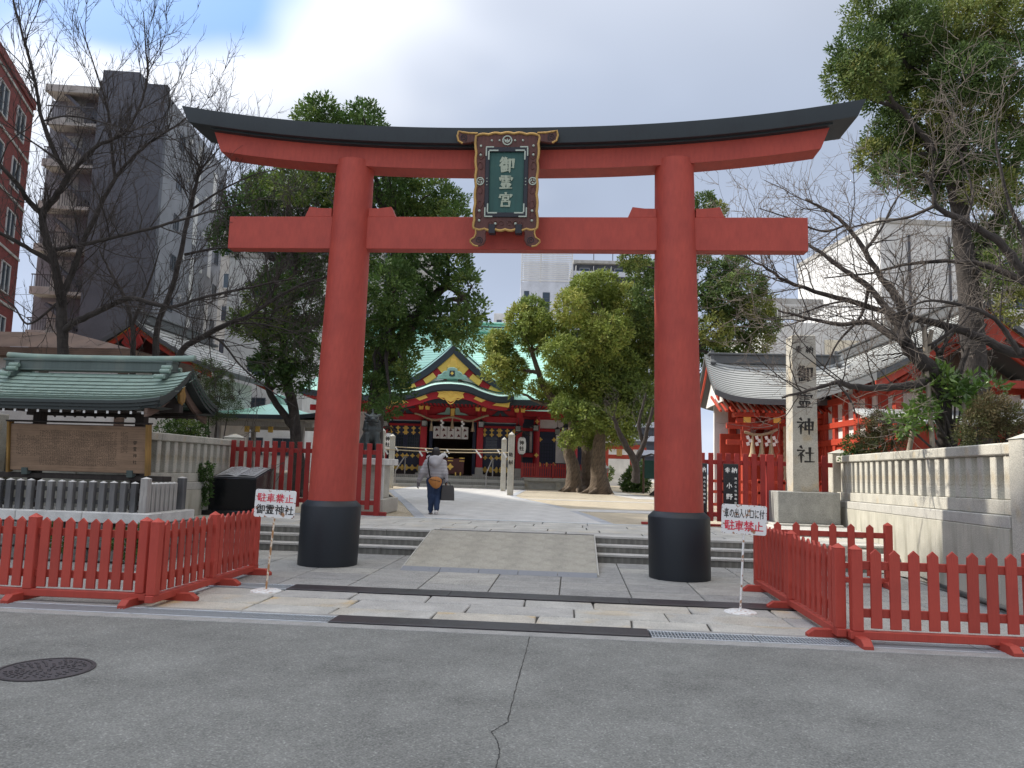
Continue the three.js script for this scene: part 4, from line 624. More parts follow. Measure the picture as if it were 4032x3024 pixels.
  for (const x of [xl + 0.5, xr - 0.36]) { part('ridge_end', put(ext([[-0.1, 3.12], [0.1, 3.12], [0.12, 2.96], [0.2, 2.9], [0.34, 2.84], [0.34, 2.8], [-0.34, 2.8], [-0.34, 2.84], [-0.2, 2.9], [-0.12, 2.96]], 0.1, 0.008), x, 0, zc, 0, -Math.PI / 2, 0), M.copperDark, t); for (const [z, y] of [[0.36, 2.83], [0.2, 2.935], [0.155, 3.0]]) for (const s of [1, -1]) part('scroll', put(new THREE.CylinderGeometry(0.035, 0.035, 0.16, 14), x, y, zc + s * z, 0, 0, Math.PI / 2), M.copper[1], t); }
}
function span2(a, b, s) { const o = []; for (let x = a; x <= b; x += s) o.push(x); return o; }

// ---------------------------------------------------------------- blended-field meshes for the figures
function field(fn, lo, hi, cell) { // fn(p) < 0 inside; returns a smooth geometry
  const size = Math.max(hi[0] - lo[0], hi[1] - lo[1], hi[2] - lo[2]) * 1.06, n = Math.min(150, Math.ceil(size / cell)), c = [0, 1, 2].map((k) => (lo[k] + hi[k]) / 2), mc = new MarchingCubes(n, new THREE.MeshStandardMaterial(), false, false, 120000), p = V();
  mc.isolation = 0;
  for (let k = 0; k < n; k++) for (let j = 0; j < n; j++) for (let i = 0; i < n; i++) { p.set(c[0] + ((i - n / 2) / (n / 2)) * size / 2, c[1] + ((j - n / 2) / (n / 2)) * size / 2, c[2] + ((k - n / 2) / (n / 2)) * size / 2); mc.field[k * n * n + j * n + i] = p.x < lo[0] || p.x > hi[0] || p.y < lo[1] || p.y > hi[1] || p.z < lo[2] || p.z > hi[2] ? -0.05 : -fn(p); }
  mc.update(); const g = new THREE.BufferGeometry(), m = mc.count;
  const pos = mc.positionArray.slice(0, m * 3); for (let i = 0; i < m; i++) for (let k = 0; k < 3; k++) pos[i * 3 + k] = pos[i * 3 + k] * size / 2 + c[k];
  const nor = mc.normalArray.slice(0, m * 3);
  g.setAttribute('position', new THREE.BufferAttribute(pos, 3)); g.setAttribute('normal', new THREE.BufferAttribute(nor, 3));
  const uv = new Float32Array(m * 2); for (let i = 0; i < m; i++) { uv[i * 2] = pos[i * 3] + pos[i * 3 + 2]; uv[i * 2 + 1] = pos[i * 3 + 1]; } g.setAttribute('uv', new THREE.BufferAttribute(uv, 2)); return g;
}
const smin = (a, b, k) => { const h = Math.max(k - Math.abs(a - b), 0) / k; return Math.min(a, b) - h * h * k * 0.25; };
function bone(p, a, b, ra, rb) { const bx_ = b[0] - a[0], by = b[1] - a[1], bz = b[2] - a[2], px = p.x - a[0], py = p.y - a[1], pz = p.z - a[2], t = Math.min(1, Math.max(0, (px * bx_ + py * by + pz * bz) / (bx_ * bx_ + by * by + bz * bz))); return Math.hypot(px - bx_ * t, py - by * t, pz - bz * t) - lerp(ra, rb, t); }
const ball = (p, x, y, z, rx, ry, rz) => { const k = Math.hypot((p.x - x) / rx, (p.y - y) / ry, (p.z - z) / rz); return (k - 1) * Math.min(rx, ry, rz); };
const blend = (k, ...d) => d.reduce((a, b) => smin(a, b, k));

{ // woman walking away from the camera; local +z towards the camera
  const t = thing('person', 'person in grey puffer jacket and blue jeans walking to the hall', 'person', [-2.25, HP, -6.7], 0.12);
  const hand = (p, x, y, z, s) => { let d = blend(0.012, bone(p, [x, y + 0.03, z], [x, y - 0.035, z], 0.028, 0.03)); for (let i = 0; i < 4; i++) { const o = (i - 1.5) * 0.017; d = smin(d, blend(0.006, bone(p, [x + s * 0.004, y - 0.045, z + o], [x + s * 0.012, y - 0.085 + Math.abs(i - 1.3) * 0.006, z + o], 0.0095, 0.009), bone(p, [x + s * 0.012, y - 0.085 + Math.abs(i - 1.3) * 0.006, z + o], [x - s * 0.002, y - 0.115 + Math.abs(i - 1.3) * 0.008, z + o], 0.009, 0.008)), 0.008); } return smin(d, bone(p, [x - s * 0.008, y - 0.005, z - 0.028], [x - s * 0.02, y - 0.06, z - 0.045], 0.011, 0.009), 0.01); };
  const legs = (p, g = 0) => blend(0.05, bone(p, [-0.085, 0.78, 0.02], [-0.075, 0.43, -0.01], 0.098 + g, 0.068 + g), bone(p, [-0.075, 0.43, -0.01], [-0.07, 0.1, 0.0], 0.066 + g, 0.052 + g), bone(p, [0.085, 0.78, 0.02], [0.085, 0.45, -0.03], 0.098 + g, 0.068 + g), bone(p, [0.085, 0.45, -0.03], [0.075, 0.14, 0.13], 0.066 + g, 0.05 + g), ball(p, 0, 0.8, 0.03, 0.17 + g, 0.13, 0.135 + g));
  const body = (p) => { const torso = blend(0.08, ball(p, 0, 0.98, 0, 0.155, 0.26, 0.11), ball(p, 0, 1.18, 0, 0.17, 0.14, 0.105)), neck = bone(p, [0, 1.28, 0], [0.005, 1.38, -0.02], 0.055, 0.05), head = blend(0.03, ball(p, 0.005, 1.475, -0.03, 0.078, 0.105, 0.095), ball(p, 0.005, 1.42, -0.06, 0.055, 0.06, 0.055), bone(p, [0.005, 1.455, -0.12], [0.005, 1.435, -0.135], 0.011, 0.014)); const arms = blend(0.03, bone(p, [-0.185, 1.23, 0], [-0.285, 1.0, 0.03], 0.048, 0.04), bone(p, [-0.285, 1.0, 0.03], [-0.385, 0.78, -0.04], 0.04, 0.028), bone(p, [0.185, 1.23, 0], [0.235, 0.99, 0.05], 0.048, 0.04), bone(p, [0.235, 0.99, 0.05], [0.27, 0.78, -0.03], 0.04, 0.028)); let d = blend(0.05, torso, neck, legs(p)); d = smin(d, head, 0.03); d = smin(d, arms, 0.04); d = Math.min(d, hand(p, -0.395, 0.725, -0.05, -1), hand(p, 0.275, 0.725, -0.04, 1)); return blend(0.02, d, bone(p, [-0.07, 0.06, 0.03], [-0.075, 0.04, -0.12], 0.036, 0.03), bone(p, [0.075, 0.11, 0.15], [0.078, 0.05, 0.02], 0.036, 0.03)); };
  const g = field(body, [-0.5, 0, -0.3], [0.5, 1.62, 0.3], 0.015), P = g.attributes.position, col = new Float32Array(P.count * 3);
  for (let i = 0; i < P.count; i++) { const y = P.getY(i), c = y < 0.9 && Math.abs(P.getX(i)) < 0.24 ? [0.024, 0.046, 0.105] : [0.5, 0.3, 0.22]; col.set(c, i * 3); } g.setAttribute('color', new THREE.BufferAttribute(col, 3));
  part('body', g, mat([1, 1, 1], 0.8, { vertexColors: true }), t);
  part('jeans', field((p) => Math.max(legs(p, 0.012 + 0.004 * Math.sin(p.y * 34 + p.x * 20) * smooth(0.5, 0.1, p.y)), p.y - 0.9, 0.09 - p.y), [-0.3, 0.05, -0.25], [0.3, 0.92, 0.3], 0.012), M.jeans, t);
  const puff = (y) => 0.012 * Math.abs(Math.cos(y * Math.PI / 0.075));
  const jk = (p) => { const w = puff(p.y); let d = blend(0.09, ball(p, 0, 0.98, 0, 0.205 + w, 0.3, 0.155 + w), ball(p, 0, 1.19, 0.0, 0.21 + w, 0.16, 0.14 + w)); d = Math.max(d, 0.74 - p.y); const a1 = blend(0.04, bone(p, [-0.185, 1.23, 0], [-0.285, 1.0, 0.03], 0.082, 0.072), bone(p, [-0.285, 1.0, 0.03], [-0.375, 0.8, -0.035], 0.07, 0.05)) - w * 0.7, a2 = blend(0.04, bone(p, [0.185, 1.23, 0], [0.235, 0.99, 0.05], 0.082, 0.072), bone(p, [0.235, 0.99, 0.05], [0.268, 0.8, -0.025], 0.07, 0.05)) - w * 0.7; return blend(0.05, d, a1, a2); };
  part('jacket', field(jk, [-0.5, 0.72, -0.25], [0.42, 1.42, 0.25], 0.013), M.jacket, t);
  part('hood', field((p) => { const d = blend(0.06, ball(p, 0.0, 1.26, 0.13, 0.15, 0.15, 0.09), bone(p, [-0.15, 1.36, 0.04], [0.0, 1.2, 0.2], 0.05, 0.06), bone(p, [0.15, 1.38, 0.04], [0.0, 1.2, 0.2], 0.05, 0.06)); return d; }, [-0.28, 1.05, -0.1], [0.28, 1.5, 0.32], 0.012), M.jacket, t);
  part('fleece_collar', field((p) => blend(0.04, bone(p, [-0.17, 1.35, 0.02], [-0.05, 1.27, 0.17], 0.05, 0.05), bone(p, [0.17, 1.41, 0.0], [0.02, 1.28, 0.17], 0.055, 0.05)) - 0.006 * Math.sin(p.x * 150) * Math.sin(p.y * 150) * Math.sin(p.z * 150), [-0.28, 1.15, -0.1], [0.28, 1.5, 0.28], 0.01), M.fleece, t);
  part('hair', field((p) => blend(0.04, ball(p, 0.005, 1.5, -0.015, 0.1, 0.105, 0.11), ball(p, 0.005, 1.41, 0.03, 0.092, 0.1, 0.075)) + 0.0025 * Math.sin(p.x * 220), [-0.13, 1.28, -0.11], [0.14, 1.63, 0.15], 0.009), M.hair, t);
  for (const [x, y, z, rx] of [[-0.07, 0, -0.045, 0], [0.075, 0.035, 0.075, 0.95]]) { const s = part('shoe', put(field((p) => Math.max(blend(0.03, bone(p, [0, 0.055, 0.045], [0, 0.04, -0.12], 0.048, 0.042), bone(p, [0, 0.06, 0.04], [0, 0.11, 0.04], 0.045, 0.042)), 0.012 - p.y), [-0.08, 0, -0.2], [0.08, 0.17, 0.12], 0.008), x, y, z, rx), M.shoe, t); part('sole', put(field((p) => Math.max(bone(p, [0, 0.02, 0.045], [0, 0.02, -0.12], 0.05, 0.045), Math.abs(p.y - 0.008) - 0.012), [-0.08, -0.02, -0.2], [0.08, 0.04, 0.12], 0.008), x, y, z, rx), M.sole, s); }
  part('glove', field((p) => hand(p, -0.395, 0.725, -0.05, -1) - 0.008, [-0.46, 0.55, -0.14], [-0.33, 0.8, 0.03], 0.006), M.glove, t);
}
{
  const t = thing('waist_bag', 'tan leather sling bag worn on the back by the walker', 'bag', [-2.2, HP, -6.49], 0.12);
  part('pouch', field((p) => { const d = blend(0.04, ball(p, 0, 0.8, 0, 0.16, 0.1, 0.055), ball(p, 0.02, 0.72, 0, 0.11, 0.1, 0.06)); return d - 0.006 * smooth(0.02, 0.0, Math.abs(p.x - 0.03)); }, [-0.2, 0.58, -0.08], [0.22, 0.94, 0.1], 0.009), M.tan, t);
  part('zip', tube([V(-0.12, 0.83, 0.048), V(0, 0.815, 0.062), V(0.12, 0.79, 0.05)], 0.006, 6), M.strap, t);
  part('strap', merge([tube([V(-0.12, 0.87, 0.02), V(-0.15, 1.0, 0.0), V(-0.19, 1.2, -0.03), V(-0.18, 1.35, -0.08), V(-0.12, 1.42, -0.2)], 0.017, 6), tube([V(0.13, 0.83, 0.0), V(0.22, 0.86, -0.12)], 0.012, 6)]), M.strap, t);
}
{
  const t = thing('shopping_bag', 'dark grey glossy shopping bag carried by the walker', 'bag', [-1.93, HP, -6.72], 0.3);
  const f = (y, w, d) => [[-w, y, -d], [w, y, -d], [w, y, d], [-w, y, d]], a = f(0.34, 0.16, 0.07), b = f(0.62, 0.15, 0.055), c = f(0.7, 0.12, 0.03);
  part('sack', toCreasedNormals(polys([a.slice().reverse(), ...[0, 1, 2, 3].flatMap((i) => { const j = (i + 1) % 4; return [[a[i], b[i], b[j], a[j]], [b[i], c[i], c[j], b[j]]]; }), c]), 0.4), M.bagDark, t);
  for (const z of [-0.025, 0.025]) part('handle', tube([V(-0.06, 0.69, z), V(-0.04, 0.76, z * 0.5), V(0, 0.785, 0), V(0.04, 0.76, z * 0.5), V(0.06, 0.69, z)], 0.007, 6), M.strap, t);
}
{ // bronze guardian lion dog on its pedestal
  const t = thing('lion_dog_statue', 'bronze guardian lion dog seated on pedestal beside the slatted gate', 'statue', [-3.87, 1.78, -6.75], 0.35);
  const mane = (p) => { let d = 1; for (let i = 0; i < 9; i++) { const a = -1.9 + i * 0.475, x = Math.sin(a) * 0.16, z = 0.1 + Math.cos(a) * 0.12; d = Math.min(d, blend(0.02, bone(p, [x, 0.78, z], [x * 1.15, 0.62, z * 1.05], 0.045, 0.038), ball(p, x * 1.2, 0.585, z * 1.1, 0.042, 0.042, 0.042))); } for (let i = 0; i < 7; i++) { const a = -2.4 + i * 0.8, x = Math.sin(a) * 0.13, z = 0.02 + Math.cos(a) * 0.1; d = Math.min(d, ball(p, x, 0.9 - Math.abs(i - 3) * 0.015, z - 0.06, 0.05, 0.05, 0.05)); } return d; };
  const dog = (p) => { let d = blend(0.12, ball(p, 0, 0.5, 0.1, 0.17, 0.25, 0.17), ball(p, 0, 0.3, -0.2, 0.2, 0.24, 0.22), bone(p, [0, 0.6, 0.08], [0, 0.45, -0.15], 0.17, 0.18)); for (const s of [-1, 1]) { d = smin(d, blend(0.03, bone(p, [s * 0.11, 0.45, 0.2], [s * 0.12, 0.22, 0.26], 0.08, 0.062), bone(p, [s * 0.12, 0.22, 0.26], [s * 0.12, 0.06, 0.27], 0.058, 0.055), ball(p, s * 0.12, 0.045, 0.31, 0.07, 0.05, 0.09)), 0.05); d = smin(d, blend(0.04, ball(p, s * 0.17, 0.24, -0.18, 0.1, 0.19, 0.18), bone(p, [s * 0.2, 0.1, -0.1], [s * 0.2, 0.05, 0.08], 0.07, 0.055)), 0.05); }
    const head = blend(0.04, ball(p, 0, 0.84, 0.16, 0.145, 0.135, 0.14), ball(p, 0, 0.79, 0.28, 0.1, 0.07, 0.075), ball(p, 0, 0.735, 0.26, 0.085, 0.035, 0.07), ball(p, 0, 0.835, 0.34, 0.045, 0.03, 0.03), bone(p, [-0.09, 0.895, 0.27], [0.09, 0.895, 0.27], 0.035, 0.035)); d = smin(d, head, 0.07); for (const s of [-1, 1]) d = smin(d, bone(p, [s * 0.13, 0.93, 0.12], [s * 0.2, 0.97, 0.1], 0.04, 0.02), 0.03); d = smin(d, bone(p, [0, 0.95, 0.14], [0, 1.1, 0.1], 0.03, 0.012), 0.03); d = smin(d, mane(p), 0.03); const tail = blend(0.05, ball(p, 0, 0.5, -0.42, 0.1, 0.2, 0.07), ball(p, 0.1, 0.42, -0.42, 0.06, 0.12, 0.06), ball(p, -0.1, 0.42, -0.42, 0.06, 0.12, 0.06), ball(p, 0, 0.7, -0.44, 0.05, 0.1, 0.05)); return Math.max(smin(d, tail, 0.04), -Math.max(Math.abs(p.y - 0.762) - 0.01, Math.hypot(p.x * 0.9, p.z - 0.2) - 0.155, 0.2 - p.z)); };
  const b = part('body', field(dog, [-0.35, -0.01, -0.55], [0.35, 1.13, 0.45], 0.016), M.bronze, t);
  for (const s of [-1, 1]) part('eye', put(new THREE.SphereGeometry(0.022, 10, 8), s * 0.062, 0.868, 0.298), M.glassDark, b);
  part('plinth', bb(-0.28, 0.28, -0.1, 0.0, -0.5, 0.42, 0.01), M.bronze, t);
  const p = thing('statue_pedestal', 'stepped pale stone pedestal under the bronze lion dog', 'pedestal', [-3.93, HP, -6.75]);
  part('foot_block', bb(-0.62, 0.6, 0, 0.34, -0.85, 0.7, 0.012), M.ledge, p); part('die', bb(-0.42, 0.42, 0.341, 1.13, -0.62, 0.52, 0.01), M.wall, p); part('corner_post', bb(0.44, 0.53, 0.341, 1.13, 0.4, 0.55, 0.006), M.whiteStone, p); part('slab', bb(-0.6, 0.58, 1.131, 1.292, -0.8, 0.68, 0.014), M.whiteStone, p);
}

// ---------------------------------------------------------------- main hall
{
  const t = thing('worship_hall', 'red shrine hall with turquoise copper roofs and gilded gables', 'shrine hall', [-6.05, 0, -33], 0.11), R = rng(91);
  const Y0 = 1.0, cols = [-3.94, -1.65, 1.65, 3.94];
  part('podium', bb(-9.5, 9.0, HP, Y0, -10, 1.75, 0.01), M.ledge, t);
  part('podium_coping', bb(4.1, 9.0, Y0 - 0.17, Y0 + 0.004, 1.2, 1.86, 0.012), M.wall, t); for (const x of [4.15, 6.0, 7.7]) part('podium_post', bb(x, x + 0.32, HP, Y0 - 0.172, 1.5, 1.8, 0.008), M.wall, t);
  for (let k = 0; k < 4; k++) for (let i = 0; i < 6; i++) { const a = -4.3 + i * 1.42, rh = (Y0 - HP) / 4; part('step_block', bb(a, a + 1.415, HP + k * rh - 0.01, HP + (k + 1) * rh, 1.4, 3.0 - k * 0.32, 0.01), k % 2 ? M.riser : M.ledge, t); }
  // columns, stone feet, beams
  for (const x of cols) { part('column', bb(x - 0.19, x + 0.19, 1.5, 5.0, -0.19, 0.19, 0.02), M.shrineRed, t); part('column_foot', bb(x - 0.23, x + 0.23, Y0, 1.5, -0.23, 0.23, 0.015), M.ledge, t); part('column_pad', bb(x - 0.38, x + 0.38, Y0 - 0.01, Y0 + 0.1, -0.38, 0.38, 0.01), M.ledge, t);
    for (const s of [-0.16, 0.16]) part('bracket_cap', put(ext([[-0.11, 0], [0.11, 0], [0.15, 0.26], [-0.15, 0.26]], 0.2, 0.01), x + s * 1.15, 4.78, 0.22), M.gold, t); part('bracket_block', bb(x - 0.4, x + 0.4, 5.05, 5.25, -0.2, 0.3, 0.02), M.shrineRed, t); }
  part('main_beam', bb(-4.2, 4.2, 4.16, 4.5, -0.14, 0.14, 0.02), M.shrineRed, t); part('upper_beam', bb(-4.6, 4.6, 4.95, 5.2, -0.16, 0.16, 0.02), M.shrineRed, t); part('frieze_panel', bb(-4.0, 4.0, 4.5, 4.95, -0.1, -0.04), M.shrineRed, t); part('upper_beam', bb(-8.5, 8.5, 4.62, 4.95, -0.9, -0.62, 0.02), M.shrineRed, t);
  for (const x of [-2.8, 0, 2.8]) { if (x) { for (const s of [-1, 1]) part('frog_leg_strut', put(ext([[0.1, 0], [0.55, 0], [0.3, 0.16], [0.12, 0.34], [0, 0.34], [0, 0.2]].map(([a, b]) => [a * s, b]), 0.1, 0.01), x, 4.53, 0.0), M.navyEave, t); part('frieze_plate', bb(x - 0.6, x + 0.6, 4.86, 4.98, 0.0, 0.17, 0.01), M.navyEave, t); } else { for (const s of [-1, 1]) part('cloud_strut', put(ext([[0.16, 0], [0.95, 0], [0.7, 0.1], [0.45, 0.16], [0.36, 0.42], [0.2, 0.44], [0.14, 0.3]].map(([a, b]) => [a * s, b]), 0.14, 0.02), x, 4.53, 0.05), M.mint, t); part('centre_strut', put(ext([[-0.1, 0], [0.1, 0], [0.13, 0.5], [-0.13, 0.5]], 0.16, 0.015), x, 4.4, 0.12), M.gold, t); } }
  // side bays: navy lattice doors with gilt fittings
  const flower = (s) => { const o = []; for (let i = 0; i < 20; i++) { const a = (i / 20) * 6.283, r = s * (0.78 + 0.22 * Math.cos(a * 4)); o.push([Math.cos(a) * r, Math.sin(a) * r]); } return ext(o, 0.03, 0.006); }, fl = flower(0.14), fb = flower(0.2);
  for (const sx of [-1, 1]) {
    const c = sx * 2.8, w = 0.93;
    part('bay_wall', bb(c - 1.1, c + 1.1, Y0, 4.16, -1.1, -1.0), M.navy, t); part('lintel', bb(c - 1.0, c + 1.0, 3.86, 4.0, -1.0, -0.86, 0.01), M.shrineRed, t); part('threshold', bb(c - 1.0, c + 1.0, Y0, Y0 + 0.22, -1.0, -0.8, 0.01), M.darkWood, t);
    for (const s of [-1, 1]) {
      const d = new THREE.Group(); d.name = 'door'; d.position.set(c + s * w / 2, Y0 + 0.23, -0.94); t.add(d);
      part('leaf', [bb(-w / 2 + 0.005, w / 2 - 0.005, 0, 0.95, -0.03, 0.03, 0.005), bb(-w / 2 + 0.005, w / 2 - 0.005, 2.1, 2.62, -0.03, 0.03, 0.005), bb(-w / 2 + 0.005, -w / 2 + 0.13, 0.95, 2.1, -0.03, 0.03, 0.005), bb(w / 2 - 0.13, w / 2 - 0.005, 0.95, 2.1, -0.03, 0.03, 0.005)], M.navy, d);
      const la = []; for (let k = 1; k < 5; k++) la.push(bb(-w / 2 + 0.13 + k * 0.134 - 0.012, -w / 2 + 0.13 + k * 0.134 + 0.012, 0.95, 2.1, -0.015, 0.015, 0.002)); for (let k = 1; k < 6; k++) la.push(bb(-w / 2 + 0.13, w / 2 - 0.13, 0.95 + k * 0.192 - 0.012, 0.95 + k * 0.192 + 0.012, -0.018, 0.018, 0.002)); part('lattice', la, M.navy, d); part('pane', bb(-w / 2 + 0.13, w / 2 - 0.13, 0.95, 2.1, -0.026, -0.02), M.glassDark, d);
      for (const x of [-0.42, 0, 0.42]) for (const y of [2.5, 2.24, 0.86, 0.14]) part('gilt_fitting', y < 0.2 ? fb : fl, M.gold, d, x * (y < 0.9 ? 0.82 : 1), y, 0.04);
    }
  }
  // centre bay: open doorway, curtain, offering box
  part('bay_wall', bb(-1.6, 1.6, Y0, 4.3, -7.2, -7.1), M.innerWood, t); for (const s of [-1, 1]) { part('side_leaf', bb(s * 1.3 - 0.1, s * 1.3 + 0.1, Y0, 4.16, -2.4, -0.9, 0.01), M.navy, t); part('side_return', bb(s * 1.6 - 0.06, s * 1.6 + 0.06, Y0, 4.3, -7.1, -1.0), M.innerWood, t); } part('interior_ceiling', bb(-1.65, 1.65, 4.16, 4.3, -7.1, -0.2), M.innerWood, t);
  for (let i = 0; i < 5; i++) { const x = -0.95 + i * 0.42, o = part('curtain', grid(8, 6, (u, v) => [x - 0.2 + u * 0.4, 3.15 + v * 0.72, -0.7 + 0.02 * Math.sin(u * 9 + i)], 0), M.paper, t); part('crest_print', [[0, 0.52], [0.06, 0.18]].map(([a, b]) => put(ext(Array.from({ length: 14 }, (_, k) => { const q = (k / 14) * 6.283, r = 0.1 * (0.72 + 0.28 * Math.cos(q * 3 + 1)); return [Math.cos(q) * r, Math.sin(q) * r]; }), 0.008), x + a, 3.15 + b, -0.675)), mat([0.12, 0.02, 0.03], 0.8), o); }
  { const b = new THREE.Group(); b.name = 'offering_box'; b.position.set(0, Y0, 0.35); t.add(b); part('chest', bb(-0.78, 0.78, 0.08, 0.98, -0.35, 0.35, 0.015), mat([0.09, 0.022, 0.018], 0.5), b); for (const x of [-0.66, 0, 0.66]) part('gilt_strip', [bb(x - 0.15, x + 0.15, 0.98, 1.03, -0.36, 0.37, 0.004), bb(x - 0.15, x + 0.15, 0.82, 0.87, 0.352, 0.362, 0.002)], M.gold, b); part('crest', put(fb.clone(), 0, 0.5, 0.365), M.gold, b); for (const x of [-0.6, -0.32, 0.32, 0.6]) part('foot', bb(x - 0.04, x + 0.04, 0, 0.2, 0.352, 0.38, 0.004), M.gold, b); }
  // right wing: round column, white plaster, blue door, hanging bronze lanterns
  for (const [x, y0] of [[5.05, Y0], [7.35, Y0], [-5.05, Y0], [-7.35, Y0]]) part('round_column', rod(x, y0, -1.2, x, 4.7, -1.2, 0.19, 24), M.shrineRed, t);
  part('wing_wall', bb(4.0, 8.3, Y0, 4.95, -1.75, -1.6), M.navy, t); part('wing_wall', bb(-8.3, -4.0, Y0, 4.95, -1.75, -1.6), M.plaster, t);
  part('plaster_panel', bb(5.25, 6.7, 3.98, 4.5, -1.6, -1.54, 0.004), M.plaster, t); part('plaster_panel', bb(6.25, 7.18, 1.9, 3.78, -1.6, -1.54, 0.004), M.plaster, t); part('plaster_panel', bb(4.66, 4.8, 2.5, 4.05, -1.6, -1.54, 0.004), M.plaster, t);
  for (const [a, b] of [[3.78, 3.96], [4.5, 4.65]]) part('tie_beam', bb(4.2, 8.4, a, b, -1.6, -1.4, 0.01), M.shrineRed, t); part('tie_beam', bb(4.2, 5.2, 2.2, 2.45, -1.6, -1.1, 0.01), M.shrineRed, t); for (const y of [2.33, 4.35]) part('gilt_boss', put(fl.clone(), 5.05, y, -0.98), M.gold, t);
  { const d = new THREE.Group(); d.name = 'door'; d.position.set(5.72, Y0, -1.56); t.add(d); part('leaf', bb(-0.5, 0.5, 0, 2.45, -0.03, 0.03, 0.006), M.navy, d); const la = []; for (let k = 0; k < 5; k++) la.push(bb(-0.34 + k * 0.17 - 0.01, -0.34 + k * 0.17 + 0.01, 1.0, 2.1, 0.03, 0.045)); for (let k = 0; k < 6; k++) la.push(bb(-0.36, 0.36, 1.02 + k * 0.21 - 0.01, 1.02 + k * 0.21 + 0.01, 0.031, 0.047)); part('lattice', la, M.glassDark, d); for (const x of [-0.42, 0, 0.42]) for (const y of [2.3, 0.8]) if (x || y < 1) part('gilt_fitting', fl, M.gold, d, x, y, 0.045); }
  part('lattice_window', (() => { const g = []; for (let k = 0; k < 4; k++) g.push(bb(4.2 + k * 0.13, 4.23 + k * 0.13, 2.5, 4.1, -1.57, -1.55)); for (let k = 0; k < 7; k++) g.push(bb(4.18, 4.62, 2.55 + k * 0.24, 2.58 + k * 0.24, -1.575, -1.545)); return g; })(), M.glassDark, t);
  // low red picket fence on the podium
  for (const [a, b] of [[4.05, 5.75], [5.8, 7.6]]) { const f = new THREE.Group(); f.name = 'podium_fence'; t.add(f); for (let x = a + 0.1; x < b; x += 0.128) part('picket', ext([[-0.04, 0], [0.04, 0], [0.04, 0.78], [0, 0.83], [-0.04, 0.78]], 0.025), M.gate[0], f, x, Y0 + 0.03, 1.62); part('rail', [bb(a, b, Y0 + 0.05, Y0 + 0.13, 1.55, 1.61), bb(a, b, Y0 + 0.55, Y0 + 0.62, 1.55, 1.605), bb(a - 0.02, a + 0.08, Y0, Y0 + 0.86, 1.55, 1.65)], M.gate[1], f); }
  // ---- roofs. Curves in local x, y
  const NP = 40, path = (P) => { const c = new THREE.CatmullRomCurve3(P.map(([x, y]) => V(x, y, 0)), false, 'centripetal'); return c.getPoints(NP).map((p) => [p.x, p.y]); };
  const both = (h) => [...h.slice(1).reverse().map(([x, y]) => [-x, y]), ...h];
  const board = (line, up, down, depth, z, m, name) => part(name, put(ext([...line.map(([x, y]) => [x, y + up]), ...line.slice().reverse().map(([x, y]) => [x, y - down])], depth, 0.008), 0, 0, z), m, t);
  // cusped (karahafu) porch roof
  const kh = path([[0, 6.02], [0.55, 5.99], [1.08, 5.89], [1.75, 5.63], [2.6, 5.42], [3.1, 5.44], [3.5, 5.56]]), K = both(kh);
  const courses = (line, zf, zb, climb, n, m, name, pw) => { const g = []; for (let k = 0; k < n; k++) g.push(grid(line.length - 1, 2, (u, v) => { const [x, y] = line[Math.round(u * (line.length - 1))], w = Math.min(1, v * 1.25), z = lerp(zf, zb, (k + w) / n); return [x, y + climb * Math.pow((k + w) / n, pw) + 0.03 * (v < 0.9 ? 1 - v : 0), z]; }, 0)); part(name, g, m, t); };
  courses(K, 3.02, -0.9, 0.62, 22, M.verdiPale, 'porch_roof', 0.5);
  board(K, 0.01, 0.3, 0.16, 2.95, M.navyEave, 'porch_fascia'); board(K.map(([x, y]) => [x, y - 0.3]), 0, 0.06, 0.5, 2.7, M.navyEave, 'porch_soffit');
  const inner = K.filter(([x]) => Math.abs(x) < 3.2).map(([x, y]) => [x, y - 0.32]); board(inner, 0.0, 0.42, 0.1, 2.78, M.shrineRed, 'porch_bargeboard');
  part('porch_ceiling', grid(K.length - 1, 1, (u, v) => { const [x, y] = K[Math.round(u * (K.length - 1))]; return [x * 0.97, y - 0.37, 2.7 - v * 2.9]; }, 0), M.shrineRed, t);
  for (const s of [-1, 1]) { part('gilt_end', put(ext([[3.3, 5.24], [3.22, 4.84], [2.3, 4.94], [2.52, 5.06], [2.24, 5.24]].map(([a, b]) => [a * s, b]), 0.06, 0.01), 0, 0, 2.86), M.gold, t); part('gilt_leaf', put(ext([[1.44, 5.46], [1.95, 5.22], [1.7, 5.08], [1.26, 5.26]].map(([a, b]) => [a * s, b]), 0.05, 0.008), 0, 0, 2.86), M.gold, t); part('gilt_block', bb(s * 1.62 - 0.2, s * 1.62 + 0.2, 5.02, 5.18, 0.1, 0.6, 0.01), M.gold, t); }
